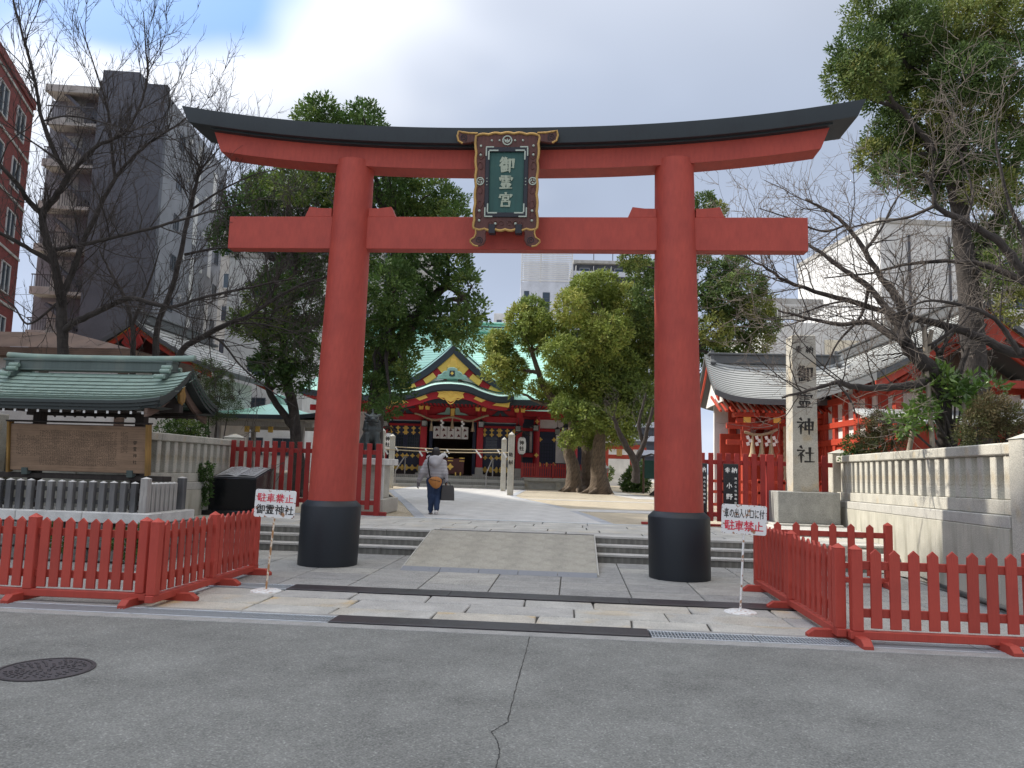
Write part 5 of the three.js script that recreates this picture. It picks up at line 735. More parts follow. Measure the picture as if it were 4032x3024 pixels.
  part('gilt_crest', put(ext([[-0.93, 0.62], [0.93, 0.62], [0.66, 0.42], [0.74, 0.2], [0.34, 0.16], [0.2, 0.04], [0, -0.06], [-0.2, 0.04], [-0.34, 0.16], [-0.74, 0.2], [-0.66, 0.42]], 0.08, 0.015), 0, 5.1, 2.87), M.gold, t); part('crest_relief', [put(new THREE.TorusGeometry(0.15, 0.025, 8, 24), 0, 5.5, 2.92), ...[-1, 1].flatMap((s) => [0, 1, 2].map((k) => put(new THREE.TorusGeometry(0.09 - k * 0.015, 0.018, 6, 16, 4.4), s * (0.3 + k * 0.14), 5.46 + k * 0.04, 2.92, 0, 0, s * k)))], M.gold, t); part('crest_pendant', put(ext([[-0.62, 0.1], [0.62, 0.1], [0.4, -0.02], [0.3, 0.02], [0.12, -0.2], [0, -0.26], [-0.12, -0.2], [-0.3, 0.02], [-0.4, -0.02]], 0.05, 0.01), 0, 5.2, 2.83), M.shrineRed, t); part('pendant_edge', tube([[-0.62, 0.1], [-0.4, -0.02], [-0.3, 0.02], [-0.12, -0.2], [0, -0.26], [0.12, -0.2], [0.3, 0.02], [0.4, -0.02], [0.62, 0.1]].map(([a, b]) => V(a, b + 5.2, 2.87)), 0.03, 6), M.gold, t);
  // ridge-end ornament on the porch roof
  { const orn = [[-0.82, 0], [0.82, 0], [0.8, 0.2], [0.6, 0.26], [0.52, 0.38], [0.4, 0.46], [0.3, 0.44], [0.28, 0.58], [0.12, 0.66], [-0.12, 0.66], [-0.28, 0.58], [-0.3, 0.44], [-0.4, 0.46], [-0.52, 0.38], [-0.6, 0.26], [-0.8, 0.2]]; const o = part('ridge_ornament', put(ext(orn, 0.22, 0.03), 0, 6.4, 2.2), M.mint, t); part('shield', put(ext([[-0.16, 0.17], [0, 0.12], [0.16, 0.17], [0.14, 0.46], [-0.14, 0.46]], 0.06, 0.01), 0, 6.4, 2.32), M.navyEave, o); part('crest', put(flower(0.1), 0, 6.71, 2.36), M.gold, o); for (const s of [-1, 1]) part('scroll', put(new THREE.TorusGeometry(0.09, 0.03, 8, 20, 4.8), s * 0.42, 6.67, 2.32, 0, 0, s > 0 ? 0 : 1.2), M.mint, o); part('ridge_beam', bb(-0.3, 0.3, 6.25, 6.75, 0, 2.15, 0.03), M.verdigris, o); }
  // triangular (chidori) gable above it
  const ch = path([[0, 8.46], [0.45, 7.98], [1.03, 7.45], [1.8, 6.83], [2.7, 6.3], [3.55, 5.98]]), C = both(ch);
  courses(C, 1.55, -5.2, 0.85, 34, M.verdiPale, 'gable_roof', 0.5);
  for (const s of [-1, 1]) {
    const L = ch.map(([x, y]) => [s * x, y]), off = (d) => L.map(([x, y], i) => { const a = L[Math.max(0, i - 1)], b = L[Math.min(L.length - 1, i + 1)], dx = (b[0] - a[0]) * s, dy = b[1] - a[1], l = Math.hypot(dx, dy); return [x + s * (dy / l) * d, y - (dx / l) * d]; }).map(([x, y]) => [s * Math.max(0, s * x), y]);
    const band = (d0, d1, z, th, m, name, i0 = 0, i1 = L.length) => part(name, put(ext([...off(d0).slice(i0, i1), ...off(d1).slice(i0, i1).reverse()], th, 0.006), 0, 0, z), m, t);
    band(0.0, 0.34, 1.5, 0.14, M.navyEave, 'gable_fascia'); band(0.35, 0.72, 1.4, 0.1, M.shrineRed, 'gable_bargeboard'); band(0.34, 0.86, 1.47, 0.06, M.gold, 'gilt_apex', 0, 18); band(0.34, 0.82, 1.47, 0.06, M.gold, 'gilt_foot', 29, 41); band(0.4, 0.74, 1.47, 0.05, M.gold, 'gilt_leaf', 20, 26); band(0.73, 1.08, 1.32, 0.06, M.plaster, 'gable_infill', 4, 36);
  }
  part('gable_wall', put(ext([[-2.9, 6.0], [2.9, 6.0], [0, 7.9]], 0.06), 0, 0, 1.22), M.shrineRed, t); part('gable_pendant', put(ext([[-0.16, 0.3], [0.16, 0.3], [0.2, 0], [0.36, -0.12], [0.2, -0.3], [0, -0.4], [-0.2, -0.3], [-0.36, -0.12], [-0.2, 0]], 0.12, 0.02), 0, 7.3, 1.5), M.gold, t); part('gable_finial', put(ext([[-0.2, 0], [0, -0.3], [0.2, 0], [0.24, 0.25], [-0.24, 0.25]], 0.2, 0.02), 0, 8.5, 1.45), M.mint, t);
  // main roof: curved slopes, stepped courses, ridge
  const NRC = 44, ez = 2.35, rz = -5, prof = (v) => [lerp(ez, rz, v), 5.3 + 5.1 * (0.62 * v + 0.38 * v * v)], hw = (v) => lerp(8.5, 6.3, smooth(0, 0.75, v)), lift = (u, v) => 0.32 * Math.pow(Math.abs(u), 4) * (1 - v);
  const slope = (side) => { const g = []; for (let k = 0; k < NRC; k++) g.push(grid(24, 2, (a, b) => { const u = (2 * a - 1) * (side > 0 ? 1 : -1), w = Math.min(1, b * 1.2), v = (k + w) / NRC, [z, y] = prof(v); return [u * hw(v), y + lift(u, v) + (b < 0.9 ? 0.018 * (1 - b) : 0), side > 0 ? z : 2 * rz - z]; }, 0)); return g; };
  part('main_roof', slope(1), M.verdigris, t); part('main_roof', slope(-1), M.verdigris, t);
  part('main_eave', [grid(32, 1, (a, b) => { const u = 2 * a - 1, [z, y] = prof(0); return [u * hw(0), y + lift(u, 0) + 0.03 - (1 - b) * 0.32, z + 0.01]; }, 0), grid(32, 1, (a, b) => { const u = 2 * a - 1, [z, y] = prof(0); return [u * hw(0), y + lift(u, 0) - 0.29, z - (1 - b) * 3.4]; }, 0)], M.navyEave, t);
  part('eave_rafters', (() => { const g = []; for (let x = -8.2; x < 8.3; x += 0.22) g.push(bx(0.1, 0.12, 2.6, x, 5.02 + 0.32 * Math.pow(Math.abs(x / 8.5), 4), 0.9, 0.01)); return g; })(), M.shrineRed, t);
  for (const s of [-1, 1]) part('roof_end', grid(1, 16, (a, b) => { const [z, y] = prof(b); return [s * hw(b) , y - 0.25 * (s > 0 ? a : 1 - a) + lift(1, b), z]; }, 0), M.navyEave, t);
  for (const s of [-1, 1]) { part('side_roof', grid(10, 12, (a, b) => { const z = lerp(ez, 2 * rz - ez, s > 0 ? a : 1 - a), v = b * 0.42, w = Math.abs((z - rz) / (ez - rz)); return [s * (hw(v) - 0.02), Math.min(prof(v)[1], prof(1 - w)[1]), lerp(z, rz, v)]; }, 0), M.verdigris, t); part('end_wall', bb(s > 0 ? 8.0 : -8.2, s > 0 ? 8.2 : -8.0, Y0, 5.2, -9.8, -1.6), M.plaster, t); }
  part('ridge', [bb(-6.4, 6.4, 10.35, 10.9, -5.28, -4.72, 0.05), bb(-6.5, 6.5, 10.9, 11.02, -5.4, -4.6, 0.03)], M.verdigris, t); part('ridge_band', bb(-6.42, 6.42, 10.66, 10.74, -5.3, -4.7), M.navyEave, t);
  for (const s of [-1, 1]) part('ridge_end', put(ext([[-0.6, 10.1], [0.6, 10.1], [0.45, 10.9], [0.2, 11.3], [-0.2, 11.3], [-0.45, 10.9]], 0.25, 0.03), s * 6.4, 0, -5, 0, Math.PI / 2, 0), M.verdigris, t);
  part('rear_wall', bb(-8.2, 8.2, Y0, 5.2, -9.9, -9.7), M.plaster, t);
}
{ // straw rope across the porch, with tassels and paper streamers
  const t = thing('sacred_rope', 'twisted straw rope with tassels and white paper streamers hung across the hall porch', 'rope', [-6.05, 0, -32.75], 0.11), yy = (x) => 4.36 + 0.16 * Math.pow(x / 2.15, 2) - 0.22 * Math.pow(Math.sin((x / 2.1) * Math.PI), 2);
  part('cord', tube(Array.from({ length: 41 }, (_, i) => { const x = -2.15 + i * 0.1075; return V(x, yy(x), 0.32); }), Array.from({ length: 41 }, (_, i) => 0.05 + 0.012 * (i % 2)), 8), M.rope, t);
  for (const x of [-1.15, 0.05, 1.25]) part('tassel', put(lathe([[0.03, 0.62], [0.035, 0.5], [0.1, 0.08], [0.14, 0], [0, 0]], 12), x, yy(x) - 0.66, 0.32), M.rope, t);
  for (const x of [-0.55, 0.65]) part('paper_streamer', [0, 1, 2, 3].map((k) => put(cbox(0.12, 0.13, 0.004, 0.001), x + (k % 2 ? 0.05 : -0.03), yy(x) - 0.12 - k * 0.12, 0.32 + k * 0.008, 0, 0, 0.3)), M.paper, t);
}
function lantern(label, [x, y, z], s = 1) { const t = thing('hanging_lantern', label, 'lantern', [x, y, z]); t.scale.setScalar(s); part('cage', [bb(-0.15, 0.15, 0, 0.04, -0.15, 0.15, 0.01), ...[-1, 1].flatMap((a) => [-1, 1].map((b) => bb(a * 0.13 - 0.015, a * 0.13 + 0.015, 0.04, 0.3, b * 0.13 - 0.015, b * 0.13 + 0.015)))], M.bronze, t); part('shade', put(lathe([[0, 0.42], [0.05, 0.4], [0.1, 0.34], [0.25, 0.3], [0.24, 0.285], [0, 0.29]], 8), 0, 0, 0, 0, Math.PI / 8, 0), M.bronze, t); part('paper', bb(-0.115, 0.115, 0.045, 0.285, -0.115, 0.115), M.paper, t); part('lattice', [-0.06, 0, 0.06].flatMap((k) => [bb(k - 0.008, k + 0.008, 0.045, 0.285, 0.117, 0.127), bb(-0.115, 0.115, 0.165 + k - 0.008, 0.165 + k + 0.008, 0.118, 0.126)]), M.bronze, t); part('hanger', rod(0, 0.4, 0, 0, 0.75, 0, 0.012, 6), M.bronze, t); return t; }
for (const [x, z, y, lab] of [[-7.58, -32.4, 3.78, 'small dark hanging lantern at the rope end beside the walker'], [-4.3, -32.75, 3.82, 'small dark hanging lantern at the rope end beside the stone posts'], [-2.15, -32.85, 3.62, 'small dark hanging lantern at the outer porch column'], [-1.15, -33.5, 3.72, 'small dark hanging lantern beside the round red column'], [0.12, -33.6, 3.55, 'small dark hanging lantern under white plaster panel'], [0.5, -33.4, 3.62, 'small dark hanging lantern before the white plaster wall'], [-9.85, -32.2, 3.7, 'small dark hanging lantern above the lion dog statue']]) lantern(lab, [x, y, z], 1.1);
for (const [x, z, lab] of [[-1.85, -31.9, 'white paper barrel lantern behind the inscribed stone post'], [-9.3, -30.9, 'white paper barrel lantern behind the stone posts beside the statue']]) { const t = thing('paper_lantern', lab, 'lantern', [x, 2.3, z]); part('shade', lathe([[0.09, 0], [0.2, 0.1], [0.24, 0.35], [0.24, 0.65], [0.2, 0.9], [0.09, 1.0]], 20), M.paper, t); part('rim', [put(new THREE.TorusGeometry(0.1, 0.02, 6, 16), 0, 0, 0, Math.PI / 2), put(new THREE.TorusGeometry(0.1, 0.02, 6, 16), 0, 1, 0, Math.PI / 2)], M.dark, t); part('lettering', [...glyph('神', 0.26, 0.14, 0.01).map((g) => put(g, 0, 0.66, 0.235)), ...glyph('社', 0.26, 0.14, 0.01).map((g) => put(g, 0, 0.34, 0.235))], M.ink, t); part('stand', rod(0, -1.92, -0.3, 0, 1.25, -0.3, 0.035, 8), M.darkWood, t); part('canopy', put(ext([[-0.45, 1.1], [0, 1.38], [0.45, 1.1], [0.45, 1.05], [0, 1.32], [-0.45, 1.05]], 0.6), 0, 0, -0.05), M.darkWood, t); }
// stone posts and the rope between them
for (const [x, z, h, w, txt, lab] of [[-1.56, -20.9, 2.66, 0.25, true, 'inscribed square stone post with pointed top on the path'], [-2.35, -26.3, 2.64, 0.24, false, 'plain square stone post with pointed top before the hall stairs'], [-7.98, -26.3, 2.66, 0.24, false, 'plain square stone post with pointed top beside the lion dog'], [-7.15, -20.9, 2.68, 0.25, true, 'inscribed square stone post half hidden by the statue pedestal']]) { const t = thing('stone_post', lab, 'stone post', [x, HP, z]); part('shaft', bb(-w / 2, w / 2, -0.02, h - 0.1, -w / 2, w / 2, 0.012), M.wall, t); part('tip', boxUV(put(new THREE.ConeGeometry(w * 0.7, 0.13, 4), 0, h - 0.035, 0, 0, Math.PI / 4, 0)), M.wall, t); if (txt) part('inscription', [...glyph('敬', 0.2, 0.12, 0.002, true).map((g) => put(g, 0, 1.7, w / 2 + 0.001)), ...glyph('献', 0.2, 0.12, 0.002, true).map((g) => put(g, 0, 1.38, w / 2 + 0.001))], M.ink, t); }
for (const [a, b, y, z, lab] of [[-7.85, -2.45, 2.42, -26.3, 'thin straw rope strung between the plain stone posts'], [-7.05, -1.66, 2.18, -20.9, 'thin straw rope strung between the inscribed stone posts']]) { const t = thing('thin_rope', lab, 'rope'); const p = (u) => V(lerp(a, b, u), y - 0.06 * Math.sin(u * Math.PI), z); part('cord', tube(Array.from({ length: 20 }, (_, i) => p(i / 19)), 0.022, 6), M.rope, t); for (const u of [0.02, 0.3, 0.5, 0.77, 0.97]) part('paper_streamer', put(cbox(0.07, 0.26, 0.004, 0.001), p(u).x, p(u).y - 0.1, z + 0.02, 0, 0, 0.6), M.paper, t); }
for (const x of [-8.6, -3.6]) { const t = thing('handrail', x < -5 ? 'thin wooden handrail on the hall stairs beside the walker' : 'thin wooden handrail on the hall stairs behind the posts', 'handrail'); part('rail', tube([V(x, 1.2, -29.9), V(x + 0.15, 2.0, -31.4), V(x + 0.2, 2.0, -31.8)], 0.035, 8), M.paleWood, t); part('post', rod(x, HP, -29.9, x, 1.2, -29.9, 0.035, 8), M.paleWood, t); part('post', rod(x + 0.17, 1.0, -31.5, x + 0.17, 2.0, -31.5, 0.035, 8), M.paleWood, t); }

// ---------------------------------------------------------------- side shrines, pavilion, houses
// gabled shrine roof with curved slopes: ridge along x from x0 to x1 at z = 0, eaves at +-d
function shrineRoof(t, x0, x1, d, yr, ye, m, dark, opt = {}) {
  const prof = (q) => { const a = Math.abs(q); return [q * d, lerp(yr, ye, 0.72 * Math.pow(a, 0.8) + 0.28 * a) + 0.06 * (ye - yr) * -Math.pow(a, 6)]; }, up = (x) => (opt.lift ?? 0.18) * Math.pow(Math.abs((2 * (x - x0)) / (x1 - x0) - 1), 4), n = opt.n ?? 16;
  for (const s of [1, -1]) { const g = []; for (let k = 0; k < n; k++) g.push(grid(20, 2, (a, b) => { const x = lerp(x0, x1, s > 0 ? a : 1 - a), w = Math.min(1, b * 1.2), [z, y] = prof(s * (1 - (k + w) / n)); return [x, y + up(x) + (b < 0.9 ? 0.02 * (1 - b) : 0), z]; }, 0)); part('roof_slope', g, m, t); part('eave', [grid(20, 1, (a, b) => { const x = lerp(x0, x1, s > 0 ? a : 1 - a), [z, y] = prof(s); return [x, y + up(x) + 0.02 - (1 - b) * 0.2, z + s * 0.005]; }, 0), grid(20, 4, (a, b) => { const x = lerp(x0, x1, s > 0 ? 1 - a : a), [z, y] = prof(s * (1 - b)); return [x, y + up(x) - 0.18, z]; }, 0)], dark, t); for (const [xe, g2] of [[x0, -1], [x1, 1]]) { part('verge', grid(14, 1, (a, b) => { const [z, y] = prof(s * a); return [xe + g2 * 0.005, y + up(xe) + 0.02 - (s * g2 > 0 ? 1 - b : b) * 0.16, z]; }, 0), dark, t); part('bargeboard', put(ext([...Array.from({ length: 10 }, (_, i) => { const [z, y] = prof(s * i / 9); return [-z, y - 0.15]; }), ...Array.from({ length: 10 }, (_, i) => { const [z, y] = prof(s * (1 - i / 9)); return [-z, y - 0.38]; })], 0.06, 0.006), xe - g2 * 0.12, up(xe), 0, 0, Math.PI / 2, 0), M.orangeRed, t); part('yellow_trim', grid(14, 1, (a, b) => { const [z, y] = prof(s * a); return [xe - g2 * 0.08, y + up(xe) - 0.14 - (s * g2 > 0 ? 1 - b : b) * 0.05, z]; }, 0), M.yellow, t); } }
  part('ridge', [bb(x0 + 0.3, x1 - 0.3, yr - 0.05, yr + 0.26, -0.16, 0.16, 0.02), bb(x0 + 0.1, x1 - 0.1, yr + 0.26, yr + 0.33, -0.22, 0.22, 0.02)], dark, t);
  for (const xe of [x0 + 0.25, x1 - 0.25]) { part('ridge_end', put(ext([[-0.16, yr + 0.42], [0.16, yr + 0.42], [0.2, yr + 0.1], [0.4, yr - 0.12], [-0.4, yr - 0.12], [-0.2, yr + 0.1]], 0.14, 0.015), xe, 0, 0, 0, Math.PI / 2, 0), dark, t); for (const s of [-1, 1]) part('scroll', put(new THREE.CylinderGeometry(0.06, 0.06, 0.2, 12), xe, yr - 0.05, s * 0.36, 0, 0, Math.PI / 2), dark, t); }
  return prof;
}
{ // small red shrine beside the inscribed pillar
  const t = thing('side_shrine', 'small red shrine with pale curved roof behind the inscribed pillar', 'shrine', [0, 0, -16.4]);
  shrineRoof(t, 5.75, 10.6, 2.1, 5.55, 3.95, M.tileRoof, M.tileDark, { lift: 0.3 });
  for (const x of [6.95, 7.95, 9.6]) { part('post', bb(x - 0.14, x + 0.14, HP, 3.6, 1.0, 1.28, 0.015), M.orangeRed, t); part('bracket', [bb(x - 0.3, x + 0.3, 3.3, 3.48, 0.95, 1.35, 0.02), bb(x - 0.42, x + 0.42, 3.5, 3.66, 0.9, 1.5, 0.02)], M.orangeRed, t); part('gilt_cap', bb(x - 0.12, x + 0.12, 3.31, 3.5, 1.36, 1.42, 0.01), M.gold, t); part('post', bb(x - 0.14, x + 0.14, HP, 4.2, -1.3, -1.02, 0.015), M.orangeRed, t); }
  for (const [a, b] of [[3.1, 3.3], [2.55, 2.72]]) part('beam', bb(6.3, 10.3, a, b, 1.05, 1.22, 0.01), M.orangeRed, t); part('eave_rafters', (() => { const g = []; for (let x = 5.95; x < 10.5; x += 0.2) g.push(put(cbox(0.07, 0.08, 1.9, 0.005), x, 3.95, 1.15, 0.34)); return g; })(), M.orangeRed, t); part('plaster', bb(6.3, 10.2, HP, 4.4, -1.3, -1.15), M.plaster, t); part('red_wall', bb(8.2, 10.4, HP, 3.3, 0.6, 0.7), M.orangeRed, t); part('sanctum', bb(6.4, 10.2, HP, 3.0, -0.6, -0.5), M.orangeRed, t); part('gable_infill', put(ext([[-1.6, 4.0], [1.6, 4.0], [0, 5.3]], 0.05), 6.1, 0, 0, 0, Math.PI / 2, 0), M.plaster, t);
  for (const [y0, y1] of [[HP + 0.1, HP + 0.2], [0.9, 1.0], [1.25, 1.35]]) part('rail', bb(5.6, 10.4, y0, y1, 1.9, 1.98, 0.01), M.orangeRed, t); for (let x = 5.6; x < 10.4; x += 0.4) part('rail_post', bb(x - 0.04, x + 0.04, HP, 1.4, 1.88, 1.98, 0.006), M.orangeRed, t);
  const r = thing('straw_rope', 'short straw rope with three tassels and white streamers on the side shrine', 'rope', [7.42, 0, -15.05]);
  part('cord', tube(Array.from({ length: 15 }, (_, i) => { const u = i / 14; return V(lerp(-0.55, 0.55, u), 2.98 - 0.14 * Math.sin(u * Math.PI) + u * 0.12, 0); }), 0.05, 8), M.rope, r); for (const x of [-0.28, 0.02, 0.34]) part('tassel', put(lathe([[0.02, 0.75], [0.04, 0.62], [0.09, 0.15], [0.14, 0], [0, 0]], 12), x, 2.15, 0), M.rope, r); for (const x of [-0.42, -0.12, 0.2, 0.45]) part('paper_streamer', [0, 1, 2].map((k) => put(cbox(0.1, 0.12, 0.004, 0.001), x + (k % 2 ? 0.05 : -0.03), 2.8 - k * 0.11, 0.05 + k * 0.006, 0, 0, 0.3)), M.paper, r);
  const c = thing('bell_rope', 'thick twisted bell rope hanging in the side shrine', 'rope', [8.2, 0, -15.0]); part('cord', tube(Array.from({ length: 24 }, (_, i) => V(0, 3.2 - i * 0.105, 0)), Array.from({ length: 24 }, (_, i) => 0.05 + 0.012 * (i % 2)), 10), M.rope, c);
}
{ // bigger red building behind the wall
  const t = thing('shrine_office', 'large red and white shrine building with pale roof behind the stone wall', 'shrine building', [11.5, 0, -8.2], Math.PI / 2);
  shrineRoof(t, 0.2, 11.5, 2.75, 6.1, 4.05, M.tileRoof, M.tileDark, { lift: 0.05, n: 22 });
  // local x runs away from the camera, local z to the camera's left is +? walls on both sides
  for (const s of [-1, 1]) { part('wall', bb(2.4, 11, 0.3, 4.4, s * 1.9 - 0.06, s * 1.9 + 0.06), M.plaster, t); for (let x = 0.9; x < 11; x += 0.95) part('post', bb(x - 0.11, x + 0.11, 0.3, 4.3, s * 1.98 - 0.1, s * 1.98 + 0.1, 0.01), M.orangeRed, t); for (const [a, b] of [[3.85, 4.05], [3.1, 3.28], [2.55, 2.75]]) part('beam', bb(0.6, 11.2, a, b, s * 2.02 - 0.09, s * 2.02 + 0.09, 0.01), M.orangeRed, t); part('red_panel', bb(2.5, 10.9, 0.3, 2.55, s * 1.99 - 0.03, s * 1.99 + 0.03), M.orangeRed, t); }
  part('wall', bb(2.35, 2.47, 0.3, 4.2, -1.9, 1.9), M.plaster, t); part('gable_infill', put(ext([[-2.0, 4.1], [2.0, 4.1], [0, 5.7]], 0.06), 2.4, 0, 0, 0, Math.PI / 2, 0), M.brownWood, t); for (const x of [0.7, 2.25]) part('beam', bb(x, x + 0.15, 3.95, 4.15, -2.4, 2.4, 0.01), M.orangeRed, t); part('red_panel', bb(2.3, 2.36, 0.3, 3.2, -1.9, 1.9), M.orangeRed, t);
  for (const s of [-1, 1]) for (const k of [0.5, 0.85]) part('gable_rafter', tube([V(0.55 + k * 0.2, 5.8 - k * 0.45, 0), V(0.55 + k * 0.2, 4.1 - k * 0.45, s * 2.3)], 0.07, 4), M.orangeRed, t);
  part('pendant', put(ext([[-0.2, 0.3], [0.2, 0.3], [0.3, 0], [0.42, -0.2], [0.2, -0.42], [0, -0.5], [-0.2, -0.42], [-0.42, -0.2], [-0.3, 0]], 0.1, 0.02), 0.2, 5.35, 0, 0, Math.PI / 2, 0), M.orangeRed, t); part('lean_to_roof', put(cbox(1.6, 0.08, 5.2, 0.01), -0.1, 3.1, -0.6, 0, 0, 0.25), M.tileRoof, t);
}
{ // purification pavilion with a pyramid roof
  const t = thing('water_pavilion', 'small open pavilion with turquoise pyramid roof behind the slatted gate', 'pavilion', [-10.5, HP, -17.5]);
  const W = 2.3; const sl = (u, v, k) => { const r = (1 - v) * W + 0.22 * v, y = 2.82 + 0.5 * v * v + 0.05 * v + 0.1 * Math.pow(Math.abs(2 * u - 1), 4) * (1 - v), a = (2 * u - 1) * r; return [[a, y, r], [r, y, -a], [-a, y, -r], [-r, y, a]][k]; };
  for (let k = 0; k < 4; k++) part('roof_slope', grid(16, 12, (u, v) => sl(u, v, k), 0), M.verdigris, t); for (let k = 0; k < 4; k++) part('eave', grid(16, 1, (u, v) => { const p = sl(u, 0, k); p[1] -= (1 - v) * 0.16; return p; }, 0), M.navyEave, t);
  part('soffit', put(new THREE.PlaneGeometry(2 * W, 2 * W), 0, 2.66, 0, Math.PI / 2), M.paleWood, t); part('finial', [bx(0.46, 0.1, 0.46, 0, 3.4, 0, 0.01), put(ext([[-0.2, 0], [0.2, 0], [0.14, 0.12], [0.2, 0.24], [-0.2, 0.24], [-0.14, 0.12]], 0.4, 0.01), 0, 3.45, 0), put(new THREE.ConeGeometry(0.3, 0.1, 4), 0, 3.74, 0, 0, Math.PI / 4)], M.mint, t);
  for (const x of [-1.6, 1.6]) for (const z of [-1.6, 1.6]) part('post', bb(x - 0.08, x + 0.08, 0, 2.66, z - 0.08, z + 0.08, 0.01), M.paleWood, t); for (const z of [-1.6, 1.6]) part('beam', bb(-2.0, 2.0, 2.42, 2.6, z - 0.07, z + 0.07, 0.01), M.paleWood, t); for (const x of [-0.5, -0.1, 0.4]) part('bracket', bb(x - 0.08, x + 0.08, 2.2, 2.42, 1.55, 1.66, 0.01), M.yellow, t); part('basin', [bb(-0.9, 0.9, 0, 0.7, -0.45, 0.45, 0.04)], M.ledge, t);
}
{ // corner of a timber-framed building behind the notice board
  const t = thing('plaster_house', 'white plastered house corner with brown copper roof behind the notice board', 'house', [-14.6, 0, -10.2]);
  part('wall', bb(-6, 2.2, 0, 4.5, -3, 0.0), M.plaster, t); for (const x of [-0.35, 2.15]) part('corner_post', bb(x - 0.12, x + 0.12, 0, 4.6, -0.05, 0.12, 0.01), M.brownWood, t); part('eave_board', bb(-6.3, 2.6, 4.45, 4.72, -3.3, 0.45, 0.02), M.brownWood, t);
  part('roof', polys([[[-6.3, 4.72, 0.45], [2.6, 4.72, 0.45], [-0.7, 5.5, -1.5], [-6.3, 5.5, -1.5]], [[2.6, 4.72, 0.45], [2.6, 4.72, -3.4], [-0.7, 5.5, -1.5]]]), M.brownWood, t);
}
{ // old shrine roof among the trees
  const t = thing('gabled_shrine', 'old gabled shrine with red bargeboards among the bare trees', 'shrine', [-14.4, 0, -14.5], Math.PI / 2);
  shrineRoof(t, -0.8, 5, 2.9, 6.35, 4.6, M.tileRoof, M.tileDark, { lift: 0.04, n: 10 }); part('gable_infill', put(ext([[-2.2, 4.4], [2.2, 4.4], [0, 6.0]], 0.06), 0, 0, 0, 0, Math.PI / 2, 0), mat([0.1, 0.03, 0.025], 0.8), t); part('wall', bb(0.2, 4.6, 0, 4.6, -2.1, 2.1), M.plaster, t); part('pendant', put(ext([[-0.2, 0.2], [0.2, 0.2], [0.4, -0.2], [0, -0.55], [-0.4, -0.2]], 0.1, 0.02), -0.75, 5.7, 0, 0, Math.PI / 2, 0), M.gate[1], t);
}
{ // little vermilion torii and shrine at the far end of the yard
  const t = thing('small_torii', 'little red torii before a white walled shrine behind the tree trunks', 'torii gate', [4.35, HP, -44]);
  for (const x of [-0.9, 0.9]) { part('pillar', rod(x, 0, 0, x * 0.96, 3.0, 0, 0.12, 16), M.orangeRed, t); part('pillar_base', rod(x, 0, 0, x, 0.4, 0, 0.15, 16), M.dark, t); } part('tie_beam', bb(-1.5, 1.5, 2.0, 2.3, -0.06, 0.06, 0.01), M.orangeRed, t); part('lintel', bb(-1.6, 1.6, 2.7, 2.95, -0.1, 0.1, 0.01), M.orangeRed, t); part('top_beam', put(ext([[-1.85, 0.12], [0, 0], [1.85, 0.12], [1.9, 0.24], [0, 0.12], [-1.9, 0.24]], 0.34, 0.01), 0, 2.95, 0), M.tileDark, t); part('plaque', bb(-0.2, 0.2, 2.2, 2.7, 0.08, 0.14, 0.01), M.dullGold, t);
  const h = thing('far_shrine', 'white walled shrine with red gable behind the little torii', 'shrine', [4.1, 0, -48.5], Math.PI / 2); shrineRoof(h, 0, 4, 2.6, 4.9, 3.4, M.tileRoof, M.tileDark, { lift: 0.05, n: 8 }); part('wall', bb(0.5, 3.6, 0.3, 3.6, -1.9, 1.9), M.plaster, h); part('gable_infill', put(ext([[-1.9, 3.5], [1.9, 3.5], [0, 4.6]], 0.06), 0.5, 0, 0, 0, Math.PI / 2, 0), M.plaster, h); part('gable_strut', [bb(0.35, 0.45, 3.3, 3.5, -2.2, 2.2), bb(0.35, 0.44, 3.5, 4.6, -0.1, 0.1)], M.orangeRed, h);
  const l = thing('stone_lantern', 'grey stone lantern beside the little torii pillar', 'stone lantern', [3.3, HP, -42.5]); part('base', lathe([[0.3, 0], [0.3, 0.12], [0.2, 0.2], [0.12, 0.25]], 6), M.rubble[1], l); part('shaft', rod(0, 0.2, 0, 0, 0.95, 0, 0.12, 12), M.rubble[0], l); part('fire_box', bx(0.34, 0.3, 0.34, 0, 1.12, 0, 0.02), M.rubble[0], l); part('cap', lathe([[0.42, 1.28], [0.4, 1.33], [0.12, 1.5], [0.05, 1.52], [0.09, 1.6], [0, 1.72]], 6), M.rubble[0], l);
  const b = thing('info_board', 'brown framed information board beside the round hedge', 'notice board', [5.2, HP, -29.6], -0.3); for (const x of [-0.42, 0.42]) part('post', bb(x - 0.05, x + 0.05, 0, 1.9, -0.05, 0.05, 0.006), M.brownWood, b); part('panel', bb(-0.38, 0.38, 0.8, 1.75, -0.02, 0.02, 0.004), M.plaqueGreen, b); part('roof', put(ext([[-0.6, 1.9], [0, 2.12], [0.6, 1.9], [0.6, 1.86], [0, 2.06], [-0.6, 1.86]], 0.36, 0.006), 0, 0, 0), M.darkWood, b);
}

